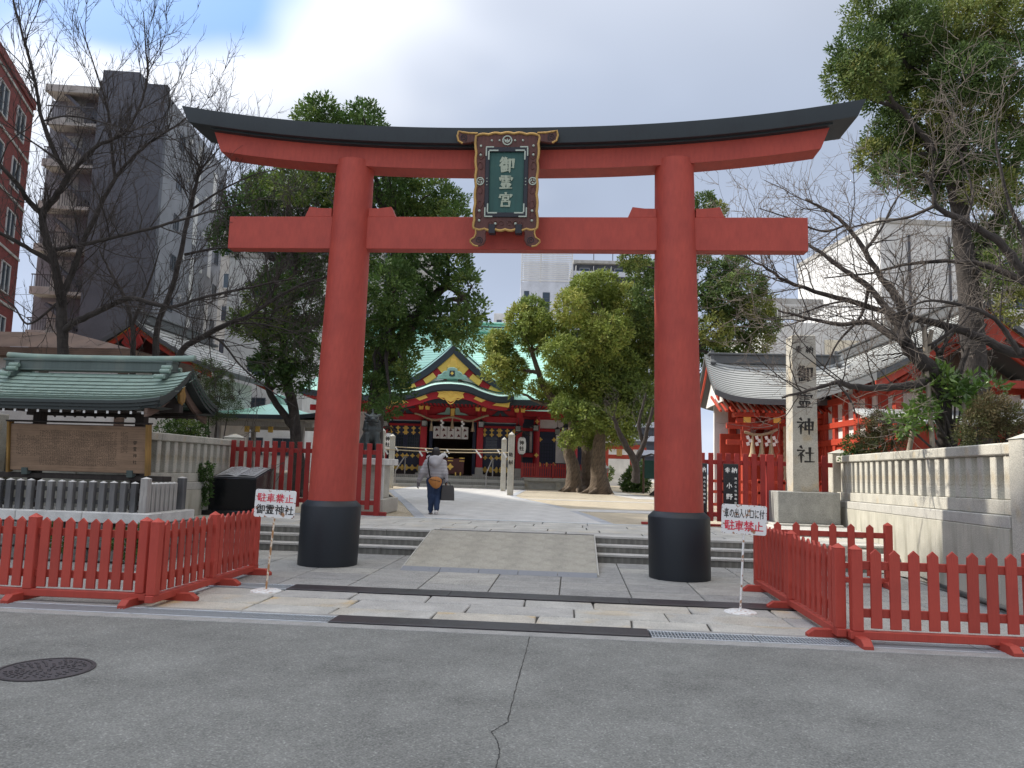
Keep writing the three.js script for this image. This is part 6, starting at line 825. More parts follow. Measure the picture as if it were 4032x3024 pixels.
// ---------------------------------------------------------------- trees
const LIMB_L1 = [[0.2,0.17,[-8.88,3.19,-2.39,-8.92,4.04,-2.3,-8.95,4.58,-2.24]],
  [0.15,0.1,[-8.95,4.58,-2.24,-9.04,5.23,-2.08,-9.15,5.68,-1.94,-9.18,6.12,-1.81,-8.89,6.44,-1.72,-8.58,6.83,-1.62]],
  [0.085,0.02,[-8.58,6.83,-1.62,-8.69,7.06,-1.42,-8.87,7.69,-1.16,-8.9,8.3,-0.93,-8.97,8.89,-0.69,-9.08,9.58,-0.44,-9.03,9.84,-0.24]],
  [0.075,0.015,[-8.58,6.83,-1.62,-8.18,7.42,-1.72,-7.73,7.76,-1.86,-7.54,8.24,-1.95,-7.44,8.93,-2.02,-7.56,9.66,-2.07,-7.69,10.41,-2.11]],
  [0.1,0.05,[-9.21,6.13,-1.84,-9.27,6.31,-1.49,-9.18,6.42,-1.16,-9.31,6.69,-0.79,-9.48,7.02,-0.41]],
  [0.12,0.02,[-8.95,4.58,-2.24,-8.81,5.2,-2.31,-8.66,5.85,-2.37,-8.48,6.46,-2.45,-8.25,7.1,-2.52,-8.04,7.52,-2.62,-7.68,7.98,-2.73,-7.18,8.41,-2.85,-6.84,8.83,-2.95]],
  [0.06,0.015,[-8.25,7.1,-2.52,-8.39,7.84,-2.51,-8.51,8.56,-2.49,-8.83,9.4,-2.45,-9.22,10.4,-2.39]],
  [0.09,0.05,[-9.09,5.25,-2.15,-9.42,5.47,-1.76,-9.67,5.63,-1.39,-9.76,5.72,-1.04]],
  [0.08,0.02,[-9.15,5.51,-2.12,-8.01,5.62,-1.85,-6.88,5.77,-1.57,-5.79,5.95,-1.29,-4.89,6.05,-1]],
  [0.13,0.025,[-8.9,3.95,-2.31,-8.59,4.1,-2.19,-8.05,4.31,-2.09,-7.41,4.54,-1.99,-6.9,4.44,-1.92,-6.48,4.36,-1.83,-5.91,4.5,-1.74,-4.84,4.72,-1.67,-4.03,4.87,-1.6]],
  [0.05,0.02,[-9.11,4.57,-2.43,-9.83,4.12,-2.55,-10.21,4.5,-2.61,-10.59,4.71,-2.69]],
  [0.03,0.01,[-8.83,8.25,-0.84,-9,8.56,-0.59,-9.19,8.74,-0.35]],
  [0.035,0.01,[-8.83,7.66,-1.1,-8.42,7.83,-1.25,-7.73,7.74,-1.45,-7.01,7.56,-1.67]],
  [0.04,0.015,[-8.67,7.05,-1.39,-9.09,7.33,-1.12,-9.38,7.57,-0.87]]];
const LIMB_L2 = [[0.13,0.05,[-7.91,3.11,-4,-7.87,3.7,-3.88,-7.83,4.33,-3.77,-7.49,5.17,-3.65,-7.23,6.3,-3.5,-7.02,7.21,-3.37,-6.87,7.62,-3.29]],
  [0.035,0.012,[-6.87,7.62,-3.29,-7.15,7.93,-3.3,-7.32,8.19,-3.32,-7.47,8.51,-3.34]],
  [0.03,0.012,[-6.87,7.62,-3.29,-6.54,7.91,-3.18,-6.25,8.18,-3.07]],
  [0.05,0.015,[-7.22,5.84,-3.55,-6.65,5.91,-3.42,-6.14,5.94,-3.29,-5.46,6.22,-3.15]],
  [0.045,0.012,[-7.07,6.81,-3.46,-6.37,7.16,-3.28,-5.63,7.41,-3.11,-5.07,7.47,-2.95]],
  [0.11,0.03,[-8.41,3.1,-3.96,-8.45,3.7,-3.99,-8.54,4.41,-4,-8.79,5.03,-4.02,-9.14,5.55,-4.03,-9.46,6.07,-4.05]],
  [0.06,0.02,[-8.42,4.38,-3.82,-8.25,5,-3.86,-8.12,5.53,-3.92,-8.03,6.06,-3.97]],
  [0.12,0.02,[-7.22,3.46,-3.51,-6.97,3.79,-3.32,-6.43,4.06,-3.16,-5.88,4.28,-3,-5.47,4.37,-2.85,-4.97,4.63,-2.68,-4.37,4.92,-2.52,-3.78,5.07,-2.38,-3.2,5.31,-2.22]],
  [0.04,0.012,[-6.03,4.33,-3.31,-5.31,4.29,-3.1,-4.47,4.08,-2.93,-3.92,3.82,-2.73]],
  [0.05,0.012,[-6.5,4.09,-3.3,-6.08,3.9,-3.15,-5.61,3.42,-3.04,-4.97,2.96,-2.94,-4.34,2.6,-2.83]],
  [0.03,0.01,[-5.51,4.38,-2.94,-4.81,4.33,-2.8,-4.28,4.17,-2.66]],
  [0.035,0.01,[-5,4.64,-2.75,-4.62,5.49,-2.59,-4.23,6.01,-2.47]]];
const LIMB_R1 = [[0.19,0.13,[7.41,1.76,-1.86,7.31,2.11,-1.75,7.21,2.66,-1.61,7.03,3.27,-1.47,6.81,3.46,-1.36,6.6,3.62,-1.26,6.43,3.78,-1.16]],
  [0.11,0.02,[6.43,3.78,-1.16,6.49,4.04,-1.29,6.48,4.43,-1.39,6.39,4.72,-1.51,6.28,4.95,-1.62,6.03,5.46,-1.7,5.74,5.95,-1.77,5.45,6.25,-1.87,5.12,6.49,-1.97]],
  [0.09,0.02,[6.49,3.76,-1.16,6.36,4.2,-1.39,6.05,4.79,-1.58,5.59,5.22,-1.78,5.22,5.63,-1.99,4.77,5.96,-2.2]],
  [0.09,0.02,[6.43,3.78,-1.16,6.19,3.99,-1.36,6.03,4.18,-1.57,5.66,4.18,-1.78,5.18,4.3,-1.97,4.67,4.49,-2.15]],
  [0.1,0.02,[7.03,3.27,-1.47,6.65,3.1,-1.32,6.04,3.02,-1.14,5.55,3,-0.97,5.24,3.05,-0.8,4.84,2.92,-0.65,4.29,2.75,-0.49]],
  [0.09,0.03,[7.21,3.08,-1.7,7.23,3.4,-1.72,7.23,3.71,-1.74,7.14,3.82,-1.77,6.97,4.2,-1.76]],
  [0.05,0.02,[7.19,3.69,-1.63,7.32,3.85,-1.69,7.38,4.2,-1.73,7.52,4.61,-1.76]],
  [0.08,0.03,[7.3,2.85,-1.73,7.53,3.19,-1.82,7.67,3.51,-1.89,7.9,3.94,-1.97,8.18,4.27,-2.06]],
  [0.035,0.012,[5.98,5.42,-1.55,6.25,5.78,-1.6,6.51,6.28,-1.63,6.77,6.64,-1.68]],
  [0.04,0.012,[6.06,4.8,-1.62,5.99,4.35,-1.8,5.64,3.89,-1.96,5.45,3.42,-2.13]],
  [0.03,0.01,[5.22,3.04,-0.74,5.41,2.72,-0.69,5.45,2.49,-0.61]],
  [0.03,0.01,[5.78,5.98,-1.87,5.47,5.92,-2.06,4.85,6.22,-2.18,4.39,6.44,-2.32]]];
const LIMB_R2 = [[0.17,0.015,[8.92,1.8,-0.97,8.97,2.97,-1.07,8.87,3.81,-1.19,8.34,3.65,-1.39,7.91,3.89,-1.55,7.49,4.13,-1.71,6.79,4.33,-1.85,5.82,4.65,-1.96,4.94,4.94,-2.08,4.41,5.33,-2.22,3.98,5.62,-2.37]],
  [0.13,0.03,[8.83,2.95,-0.84,8.66,4.02,-0.71,8.01,4.77,-0.57,7.66,5.23,-0.5,7.09,5.55,-0.41,6.62,5.8,-0.35,6.58,5.99,-0.32,6.46,6.26,-0.29]],
  [0.04,0.01,[6.62,5.8,-0.35,6.35,5.74,-0.74,5.99,5.78,-1.11,5.59,5.74,-1.48,5.25,5.36,-1.9]],
  [0.09,0.015,[8.59,4.16,-0.69,8.19,4.72,-0.9,7.75,5.06,-1.13,7.37,5.2,-1.38,6.79,5.23,-1.64,6.19,5.12,-1.9,5.48,5.09,-2.15]],
  [0.06,0.015,[7.96,3.54,-0.7,7.55,4.05,-0.56,7.02,4.24,-0.45,6.43,4.28,-0.35,5.91,4.05,-0.28]],
  [0.06,0.012,[8.01,4.77,-0.57,8.03,5.31,-0.56,7.81,5.89,-0.52,7.67,6.48,-0.48,7.61,7.08,-0.45,7.77,7.68,-0.44]],
  [0.035,0.01,[7.09,5.55,-0.41,7.22,6.01,-0.44,7.1,6.54,-0.44,6.97,7,-0.45]],
  [0.04,0.01,[7.25,4.03,-1.2,7,3.81,-1.34,6.6,3.66,-1.45,6.03,3.59,-1.55]],
  [0.03,0.01,[5.7,4.57,-1.62,5.39,4.53,-1.87,4.98,4.41,-2.12,4.39,4.36,-2.34]]];
const LIMB_R3 = [[0.2,0.08,[3.82,1.09,-22.83,3.79,1.91,-22.62,3.32,2.7,-22.37,2.99,3.29,-22.15,2.77,3.88,-21.94]],
  [0.14,0.06,[3.8,1.91,-22.74,4.14,2.73,-22.55,4.31,3.54,-22.34,4.49,4.34,-22.13]],
  [0.1,0.04,[4.15,2.73,-22.68,3.93,3.54,-22.58,4.02,4.15,-22.52,4.21,4.97,-22.44]]];
const CLUMP_A1 = [-10.15,9.82,-13.07,0.99,-9.37,10.69,-13.42,0.97,-8.30,10.54,-13.70,1.01,-10.20,11.14,-13.95,0.74,-10.71,9.45,-13.44,0.77,-11.53,9.36,-13.97,0.49,-7.90,10.37,-11.27,0.74,-7.63,10.81,-12.66,0.70,-9.59,9.35,-14.20,0.66,-8.43,9.11,-13.37,0.72,-8.85,8.03,-14.27,0.99,-8.88,6.07,-11.93,0.60,-9.80,6.03,-13.01,0.55,-8.27,5.26,-12.50,0.83,-8.18,6.82,-13.30,0.87,-7.70,8.43,-13.26,0.71,-8.41,7.19,-11.53,0.52,-9.25,6.87,-12.15,0.45,-8.07,4.38,-12.72,0.61,-8.01,6.10,-14.59,0.82,-10.60,6.42,-13.86,0.36,-8.76,4.61,-12.25,0.60,-9.19,6.32,-14.09,0.73];
const CLUMP_A2 = [-6.94,12.30,-10.34,0.54,-7.90,12.84,-11.94,0.43,-6.57,11.98,-10.36,0.43,-5.45,11.97,-10.00,0.48,-6.64,12.98,-12.95,0.48,-5.37,12.03,-10.75,0.40,-6.87,11.42,-10.72,0.72,-6.50,12.52,-13.42,0.89,-7.01,11.63,-13.07,0.95,-4.90,10.58,-11.24,0.88,-4.85,10.86,-13.66,0.88,-3.75,10.35,-12.27,0.68,-3.23,10.23,-12.83,0.59,-2.72,9.23,-11.26,0.36,-5.77,10.17,-13.58,0.96,-4.61,9.60,-12.83,0.77,-3.87,10.09,-13.84,0.64,-5.22,8.55,-13.63,0.95,-3.69,7.86,-11.67,0.88,-2.85,7.80,-11.97,0.66,-2.30,7.21,-11.37,0.43,-1.99,6.35,-11.42,0.43,-2.37,5.85,-11.15,0.56,-3.22,6.13,-11.91,0.73,-4.34,6.92,-12.83,0.92,-4.44,6.86,-10.64,0.84,-2.52,5.73,-13.38,0.40,-3.38,5.64,-12.08,0.44,-4.82,5.66,-11.86,0.81,-5.40,4.87,-13.74,0.87,-4.79,4.13,-12.65,0.60,-5.38,3.75,-12.04,0.56,-4.52,5.33,-12.54,0.53,-5.80,6.50,-13.12,0.77,-4.02,4.40,-11.14,0.31,-6.35,5.40,-14.18,0.80,-4.53,3.26,-11.10,0.34];
const CLUMP_B1 = [-3.08,7.93,-27.99,0.71,-2.77,7.36,-28.23,0.82,-2.98,6.57,-26.96,0.69,-2.14,6.64,-28.26,0.76,-1.78,9.18,-27.34,0.80,-1.21,9.86,-27.65,0.70,-0.91,8.86,-26.87,0.90,-0.19,8.42,-27.03,0.79,-1.62,8.42,-27.13,0.59,-1.21,8.04,-28.46,0.60,-2.17,5.81,-27.40,0.59,-2.89,8.18,-27.98,0.54,-0.30,5.50,-28.77,0.60,0.32,5.28,-28.86,0.66,-0.75,5.68,-27.77,0.48];
const CLUMP_B2 = [1.40,10.36,-25.47,0.76,2.32,10.75,-26.09,0.78,2.13,9.89,-27.02,1.19,0.85,9.26,-24.70,0.90,3.42,10.02,-27.02,1.06,4.51,9.27,-27.36,0.93,1.10,8.62,-27.37,1.07,2.53,8.05,-24.72,1.19,4.10,8.16,-27.96,1.13,0.45,7.14,-24.84,0.85,1.58,6.85,-25.82,1.15,3.11,6.79,-26.88,1.30,4.48,6.73,-28.05,0.94,0.34,6.36,-25.77,0.76,1.28,5.81,-27.91,1.07,2.66,5.37,-26.77,1.17,3.98,5.33,-26.08,1.02,0.61,4.55,-25.91,0.71,1.85,4.11,-25.58,0.90,3.17,4.01,-25.36,0.85,4.29,4.39,-25.65,0.70,1.67,3.29,-27.41,0.68,2.77,3.24,-28.56,0.65,0.87,2.96,-25.57,0.45,3.51,3.24,-25.37,0.50,1.41,5.00,-28.22,0.92,2.40,6.50,-26.58,1.04,3.31,5.79,-26.30,0.92,1.12,7.01,-25.41,0.86,2.09,5.13,-26.92,1.04,3.07,4.76,-27.83,0.90,2.29,7.38,-26.21,0.93,2.36,5.77,-26.28,0.87];
const CLUMP_C = [3.67,11.58,-24.37,0.62,4.46,11.60,-27.04,0.85,4.47,9.84,-24.56,0.79,4.51,8.78,-26.07,0.91,4.75,7.58,-27.27,0.70,7.06,14.39,-24.57,0.53,7.94,14.69,-26.43,0.47,7.05,12.41,-27.26,0.71,8.30,11.49,-26.50,0.79,9.08,12.10,-26.97,0.56,9.12,10.46,-25.09,0.98,8.21,9.99,-26.06,1.02,9.83,9.62,-25.37,0.76,9.40,9.35,-27.47,1.03,7.82,8.54,-25.77,0.90,10.40,8.93,-26.41,0.64,9.05,8.01,-28.06,1.00,10.37,8.22,-27.70,0.71,7.87,7.50,-27.95,0.81,7.31,10.20,-26.02,0.68,9.45,6.87,-26.67,0.69,7.65,5.99,-27.35,0.70];
const CLUMP_D = [8.26,12.91,-6.72,0.68,7.64,11.72,-6.30,0.61,7.48,11.20,-6.64,0.51,7.85,10.98,-6.02,0.65,8.84,12.32,-6.56,0.79,9.27,12.26,-8.21,0.73,10.31,13.59,-8.07,0.91,9.82,11.91,-7.34,0.81,10.56,12.67,-6.98,0.92,11.24,12.56,-6.63,0.78,10.05,10.97,-6.05,0.81,11.17,11.36,-6.58,0.78,8.71,11.32,-7.72,0.53,9.52,11.33,-8.01,0.60,9.86,10.55,-6.80,0.67,11.33,10.99,-7.98,0.77,12.14,11.00,-8.02,0.59,8.88,10.17,-7.63,0.59,8.51,9.66,-7.58,0.47,9.43,9.84,-7.88,0.65,8.66,8.95,-6.88,0.45,10.07,9.80,-7.80,0.71,10.34,9.36,-6.75,0.67,11.40,9.61,-7.35,0.63,9.81,9.21,-8.01,0.47,10.54,8.98,-7.89,0.59,10.81,8.50,-6.92,0.56,12.49,9.28,-8.68,0.55,11.56,7.81,-7.99,0.53,11.01,7.28,-7.82,0.46,10.99,6.54,-6.41,0.53,11.32,6.46,-7.85,0.46,11.58,5.74,-7.17,0.44,9.20,10.56,-7.56,0.35];
const leafMat = (rough = 0.75, spec = 0.35) => mat([1, 1, 1], rough, { physical: true, side: THREE.DoubleSide, transmission: 0.4, specularIntensity: spec });
function sprayGeo(n, len, wid, spread, seed) { // a twig end carrying n leaves, pointing to +y
  const R = rng(seed), f = [];
  for (let i = 0; i < n; i++) {
    const a = i * 2.4 + R() * 0.8, h = (i / n) * spread * 0.8, tilt = 0.5 + R() * 0.8, L = len * (0.75 + R() * 0.5), w = wid * (0.8 + R() * 0.4);
    const d = V(Math.cos(a) * Math.sin(tilt), Math.cos(tilt), Math.sin(a) * Math.sin(tilt)), s = V(-Math.sin(a), (R() - 0.5) * 0.6, Math.cos(a)).normalize(), nrm = d.clone().cross(s), b = V(Math.cos(a) * spread * 0.16, h, Math.sin(a) * spread * 0.16);
    const P = (t, u, k) => b.clone().addScaledVector(d, L * t).addScaledVector(s, w * u).addScaledVector(nrm, k * w).toArray();
    f.push([P(0, 0, 0), P(0.45, 0.5, 0.16), P(0.5, 0, 0)], [P(0.45, 0.5, 0.16), P(1, 0, -0.2), P(0.5, 0, 0)], [P(0, 0, 0), P(0.5, 0, 0), P(0.45, -0.5, 0.16)], [P(0.5, 0, 0), P(1, 0, -0.2), P(0.45, -0.5, 0.16)]);
  }
  return polys(f);
}
function crown(parent, clumps, geo, m, density, tones, seed, opt = {}) { // leaf sprays through and over the clumps' volumes
  const R = rng(seed), list = [];
  for (let c = 0; c < clumps.length; c += 4) {
    const [x, y, z, r] = clumps.slice(c, c + 4), n = Math.round(density * r * r), sq = 0.75 + R() * 0.25, ox = R() * 9, tone = R();
    for (let i = 0; i < n; i++) {
      const u = 2 * R() - 1, a = R() * 6.283, s = Math.sqrt(1 - u * u), d = V(s * Math.cos(a), u, s * Math.sin(a));
      const lump = 0.42 + 1.02 * fbm(d.x * 2.6 + ox, d.y * 2.6, d.z * 2.6 + ox, 3), rr = r * lump * (opt.spread ?? 1) * Math.pow(0.25 + 0.75 * R(), 0.36);
      list.push([V(x + d.x * rr, y + d.y * rr * sq, z + d.z * rr), d, R(), 0.6 * tone + 0.4 * R(), R(), R()]);
    }
  }
  const im = new THREE.InstancedMesh(geo, m, list.length), mx = new THREE.Matrix4(), q = new THREE.Quaternion(), q2 = new THREE.Quaternion(), col = new THREE.Color();
  list.forEach(([p, d, r0, tn, r2, r3], i) => { const o = d.clone().add(V((r0 - 0.5) * 1.3, (opt.up ?? 0.35) + (r2 - 0.5), (r3 - 0.5) * 1.3)).normalize(); q.setFromUnitVectors(V(0, 1, 0), o); q2.setFromAxisAngle(V(0, 1, 0), r2 * 6.28); q.multiply(q2); const s = 0.75 + 0.5 * r3; mx.compose(p, q, V(s, s, s)); im.setMatrixAt(i, mx); const a = tones[Math.min(tones.length - 1, Math.floor(tn * tones.length))], k = 0.75 + 0.5 * r0; im.setColorAt(i, col.setRGB(a[0] * k, a[1] * k, a[2] * k)); });
  im.name = 'crown'; im.userData.kind = 'stuff'; im.castShadow = im.receiveShadow = true; parent.add(im); return im;
}
function wobble(pts, amt, R, n) { const c = new THREE.CatmullRomCurve3(pts, false, 'centripetal').getPoints(n); return c.map((p, i) => (i && i < n ? p.add(V((R() - 0.5) * amt, (R() - 0.5) * amt, (R() - 0.5) * amt)) : p)); }
function evergreen(label, trunks, clumps, geo, m, density, tones, seed, bark, group) {
  const base = trunks[0][0], t = thing('evergreen_tree', label, 'tree', [0, 0, 0], 0, group), R = rng(seed);
  trunks.forEach(([b, pts, r0, r1]) => { const p = wobble(pts.map((q) => V(...q)), 0.06, R, 18); part('trunk', tube(p, p.map((_, i) => lerp(r0, r1, i / 18) * (1 + 0.12 * (R() - 0.5)) * (i < 3 && b ? 1 + 0.45 * (1 - i / 3) : 1)), 14), bark, t); if (b) for (let k = 0; k < 6; k++) { const a = k * 1.05 + R(), P0 = V(...pts[0]); part('root', tube([P0.clone().add(V(Math.cos(a) * r0 * 0.5, 0.45, Math.sin(a) * r0 * 0.5)), P0.clone().add(V(Math.cos(a) * r0 * 1.3, 0.14, Math.sin(a) * r0 * 1.3)), P0.clone().add(V(Math.cos(a + 0.2) * r0 * 2.4, -0.04, Math.sin(a + 0.2) * r0 * 2.4))], [r0 * 0.5, r0 * 0.34, r0 * 0.1], 8), bark, t); } });
  const all = trunks.flatMap(([, pts]) => pts.slice(Math.floor(pts.length / 2)));
  for (let c = 0; c < clumps.length; c += 4) { const e = V(clumps[c], clumps[c + 1], clumps[c + 2]); let s = null, bd = 1e9; for (const a of all) { const v = V(...a), d = v.distanceTo(e) + (v.y > e.y ? 2.5 : 0); if (d < bd) { bd = d; s = v; } } const mid = s.clone().lerp(e, 0.5).add(V((R() - 0.5) * 0.6, 0.1 * bd, (R() - 0.5) * 0.6)), r = Math.min(0.14, 0.035 + bd * 0.016), p = wobble([s, mid, e], 0.12, R, 8); part('limb', tube(p, p.map((_, i) => lerp(r, 0.02, i / 8)), 7), bark, t); }
  crown(t, clumps, geo, m, density, tones, seed + 1); return t;
}
const LEAF = leafMat(), spA = sprayGeo(10, 0.125, 0.06, 0.26, 1), spB = sprayGeo(10, 0.14, 0.07, 0.28, 2), spD = sprayGeo(10, 0.1, 0.046, 0.2, 3);
const deepGreen = [[0.05, 0.1, 0.026], [0.068, 0.13, 0.03], [0.1, 0.165, 0.038], [0.18, 0.24, 0.055]], olive = [[0.14, 0.2, 0.045], [0.2, 0.26, 0.055], [0.27, 0.32, 0.065], [0.36, 0.37, 0.09]], bronzeLeaf = [[0.07, 0.12, 0.03], [0.1, 0.155, 0.038], [0.15, 0.19, 0.045], [0.25, 0.26, 0.065]];
evergreen('dense dark evergreen tree behind the turquoise pavilion roof', [[1, [[-8.2, HP, -13.8], [-8.3, 3.0, -13.5], [-8.8, 5, -13.4], [-8.6, 8, -13.4], [-8.2, 10.5, -13.2]], 0.22, 0.08], [0, [[-8.3, 2.6, -13.6], [-9.2, 3.9, -13.4], [-9.5, 5.4, -13.4]], 0.14, 0.06]], CLUMP_A1, spA, LEAF, 380, deepGreen, 301, M.barkDark);
evergreen('tall dark evergreen tree overhanging the turquoise hall roof', [[1, [[-5.6, HP, -13.6], [-5.5, 3, -13.3], [-5.2, 6, -13.1], [-5.0, 9, -13], [-5.6, 12, -12.8]], 0.38, 0.12], [0, [[-5.3, 4.8, -13.2], [-4.2, 6.4, -13], [-3.2, 7.4, -12.8], [-2.6, 7.0, -12.8]], 0.24, 0.07]], CLUMP_A2, spA, LEAF, 380, deepGreen, 311, M.barkDark);
evergreen('leaning pruned evergreen with knobbly trunk before the hall', [[1, [[1.14, HP, -28.75], [1.05, 1.7, -28.6], [0.8, 2.8, -28.5], [1.05, 3.8, -28.4], [0.46, 4.75, -28.2], [-0.4, 5.55, -28.06], [-0.85, 6.6, -27.9], [-1.2, 7.5, -27.8]], 0.36, 0.1], [0, [[-0.85, 6.5, -27.9], [-1.6, 6.6, -28], [-2.6, 6.7, -28.2]], 0.12, 0.05], [0, [[0.46, 4.75, -28.2], [-0.6, 4.9, -28.1], [-1.8, 5.5, -28.2]], 0.14, 0.05]], CLUMP_B1, spB, LEAF, 430, olive, 321, M.barkBrown);
evergreen('broad olive green evergreen with two straight trunks in the yard', [[1, [[2.42, HP, -26.84], [2.32, 1.9, -26.66], [2.38, 3.3, -26.52], [2.45, 4.9, -26.4], [2.6, 6.6, -26.3], [2.9, 8.4, -26.4]], 0.42, 0.08], [1, [[1.95, HP, -30.3], [1.86, 1.9, -30.1], [1.8, 3.8, -30], [2.0, 6, -29.6]], 0.42, 0.2]], CLUMP_B2, spB, LEAF, 400, olive, 331, M.barkBrown);
evergreen('tall bushy evergreen standing behind the torii column and side shrine', [[1, [[5.6, HP, -27.2], [5.5, 4, -27], [5.6, 7, -26.6], [6.4, 10, -26.4]], 0.34, 0.12]], CLUMP_C, spB, LEAF, 380, bronzeLeaf, 341, M.barkDark);
evergreen('big leafy evergreen rising above the shrine building and stone wall', [[1, [[11.2, 0.5, -8.4], [11.0, 3.5, -8.1], [10.7, 6.5, -7.7], [10.3, 9, -7.4], [9.9, 11.5, -7.2]], 0.36, 0.12], [0, [[10.7, 6.5, -7.7], [11.6, 8.2, -7.8], [12.2, 10.3, -7.8]], 0.2, 0.08]], CLUMP_D, spD, LEAF, 700, bronzeLeaf, 351, M.barkDark);

// bare winter cherries: traced limbs, grown branches and twigs
class Wood { constructor() { this.p = []; this.n = []; this.i = []; }
  stick(pts, r0, r1, sides) { const base = this.p.length / 3, n = pts.length; let N = V(0.3, 1, 0.2); for (let i = 0; i < n; i++) { const T = (i < n - 1 ? pts[i + 1].clone().sub(pts[i]) : pts[i].clone().sub(pts[i - 1])).normalize(); N = N.sub(T.clone().multiplyScalar(N.dot(T))).normalize(); const B = T.clone().cross(N), r = lerp(r0, r1, i / (n - 1)); for (let k = 0; k < sides; k++) { const a = (k / sides) * 6.2832, c = Math.cos(a), s = Math.sin(a), dx = N.x * c + B.x * s, dy = N.y * c + B.y * s, dz = N.z * c + B.z * s; this.p.push(pts[i].x + dx * r, pts[i].y + dy * r, pts[i].z + dz * r); this.n.push(dx, dy, dz); } if (i) for (let k = 0; k < sides; k++) { const a = base + (i - 1) * sides + k, b = base + (i - 1) * sides + ((k + 1) % sides); this.i.push(a, b, a + sides, a + sides, b, b + sides); } } }
  geo() { const g = new THREE.BufferGeometry(); g.setAttribute('position', new THREE.Float32BufferAttribute(this.p, 3)); g.setAttribute('normal', new THREE.Float32BufferAttribute(this.n, 3)); g.setAttribute('uv', new THREE.Float32BufferAttribute(new Float32Array((this.p.length / 3) * 2), 2)); g.setIndex(this.i); return g; } }
function bareTree(label, limbs, seed, density, bark, twigM, slim = 1, group) {
  const t = thing('bare_tree', label, 'tree', [0, 0, 0], 0, group), R = rng(seed), br = new Wood(), tw = new Wood();
  const grow = (p0, dir, len, r, level) => {
    const pts = [p0.clone()], n = level === 0 ? 7 : level === 1 ? 5 : 3; let p = p0.clone(), d = dir.clone();
    for (let i = 0; i < n; i++) { d.add(V((R() - 0.5) * 0.5, (R() - 0.5) * 0.45 + 0.06, (R() - 0.5) * 0.5)).normalize(); p = p.clone().addScaledVector(d, len / n); pts.push(p); }
    (level < 1 ? br : tw).stick(pts, r, r * (level < 2 ? 0.4 : 0.55), level < 1 ? 5 : 3);
    if (level < 2) { const m = level === 0 ? Math.round(len * 6.5 * density) : Math.round(len * 8.5); for (let k = 0; k < m; k++) { const i = 1 + Math.floor(R() * n), q = pts[i], e = pts[i].clone().sub(pts[i - 1]).normalize(), a = R() * 6.283, s = V(Math.cos(a), Math.sin(a) * 0.8 + 0.25, Math.sin(a + 1.3)); s.addScaledVector(e, -s.dot(e)).normalize(); grow(q, e.clone().addScaledVector(s, 0.6 + R() * 0.7).normalize(), level === 0 ? 0.3 + R() * 0.6 : 0.08 + R() * 0.2, level === 0 ? 0.006 : 0.0036, level + 1); } }
  };
  limbs.forEach(([r0, r1, c], li) => {
    const P = []; for (let i = 0; i < c.length; i += 3) P.push(V(c[i], c[i + 1], c[i + 2]));
    r0 *= slim; r1 *= slim; const n = (P.length - 1) * 5, pts = wobble(P, r0 * 0.28, R, n), L = pts.reduce((s, p, i) => (i ? s + p.distanceTo(pts[i - 1]) : 0), 0);
    part(li ? 'limb' : 'trunk', tube(pts, pts.map((_, i) => lerp(r0, r1, i / n) * (1 + 0.16 * (R() - 0.5))), 9), bark, t);
    const m = Math.round(L * 5.2 * density); for (let k = 0; k < m; k++) { const u = li ? R() : 0.75 + 0.25 * R(), i = Math.max(1, Math.min(n, Math.round(u * n))), e = pts[i].clone().sub(pts[i - 1]).normalize(), a = R() * 6.283, s = V(Math.cos(a), Math.sin(a), Math.sin(a * 1.7)); s.addScaledVector(e, -s.dot(e)).normalize(); const rr = lerp(r0, r1, u); grow(pts[i], e.clone().multiplyScalar(0.8).addScaledVector(s, 0.9).add(V(0, 0.2, 0)).normalize(), (0.5 + R() * 1.25) * (rr > 0.1 ? 0.8 : 1), Math.min(0.012, rr * 0.45), 0); }
  });
  part('branches', br.geo(), twigM[0], t); part('twigs', tw.geo(), twigM[1], t); return t;
}
bareTree('bare cherry tree with thick forked trunk behind the notice board', LIMB_L1, 401, 0.95, M.barkDark, [M.barkDark, M.twig], 0.54);
bareTree('bare cherry tree with slender twin stems beside torii column', LIMB_L2, 402, 0.9, M.barkDark, [M.barkDark, M.twig], 0.6);
bareTree('bare cherry tree propped on poles behind the baluster wall', LIMB_R1, 403, 0.75, M.barkDark, [M.barkDark, M.twigPale], 0.8);
bareTree('bare cherry tree reaching over the pillar with long drooping limb', LIMB_R2, 404, 0.62, M.barkDark, [M.barkDark, M.twigPale], 0.7);
bareTree('small crooked bare tree beside the round hedge in the yard', LIMB_R3, 405, 0.45, M.barkDark, [M.barkDark, M.twig]);

// shrubs
function shrub(name, label, clumps, geo, m, density, tones, seed, stem, opt) { const t = thing(name, label, 'shrub'), R = rng(seed); if (stem) for (let c = 0; c < clumps.length; c += 4) { const e = V(clumps[c], clumps[c + 1], clumps[c + 2]), s = V(stem[0] + (R() - 0.5) * 0.2, stem[1], stem[2] + (R() - 0.5) * 0.2); part('stem', tube(wobble([s, s.clone().lerp(e, 0.5).add(V((R() - 0.5) * 0.2, 0.05, (R() - 0.5) * 0.2)), e], 0.03, R, 6), [0.03, 0.03, 0.027, 0.024, 0.02, 0.016, 0.012], 6), M.barkDark, t); } crown(t, clumps, geo, m, density, tones, seed + 1, opt); return t; }
for (const [a, b, lab] of [[[6.76, 1.4, -2.2], [7.02, 4.05, -1.5], 'slanting bamboo prop under the cherry tree'], [[6.96, 1.4, -1.4], [6.83, 4.06, -1.36], 'upright pale bamboo prop beside the cherry trunk'], [[7.45, 1.4, -1.44], [7.42, 2.82, -1.34], 'short upright prop behind the glossy shrub']]) solo('bamboo_prop', tube([V(...a), V(...b)], [0.045, 0.035], 10), M.bamboo, lab, 'prop');
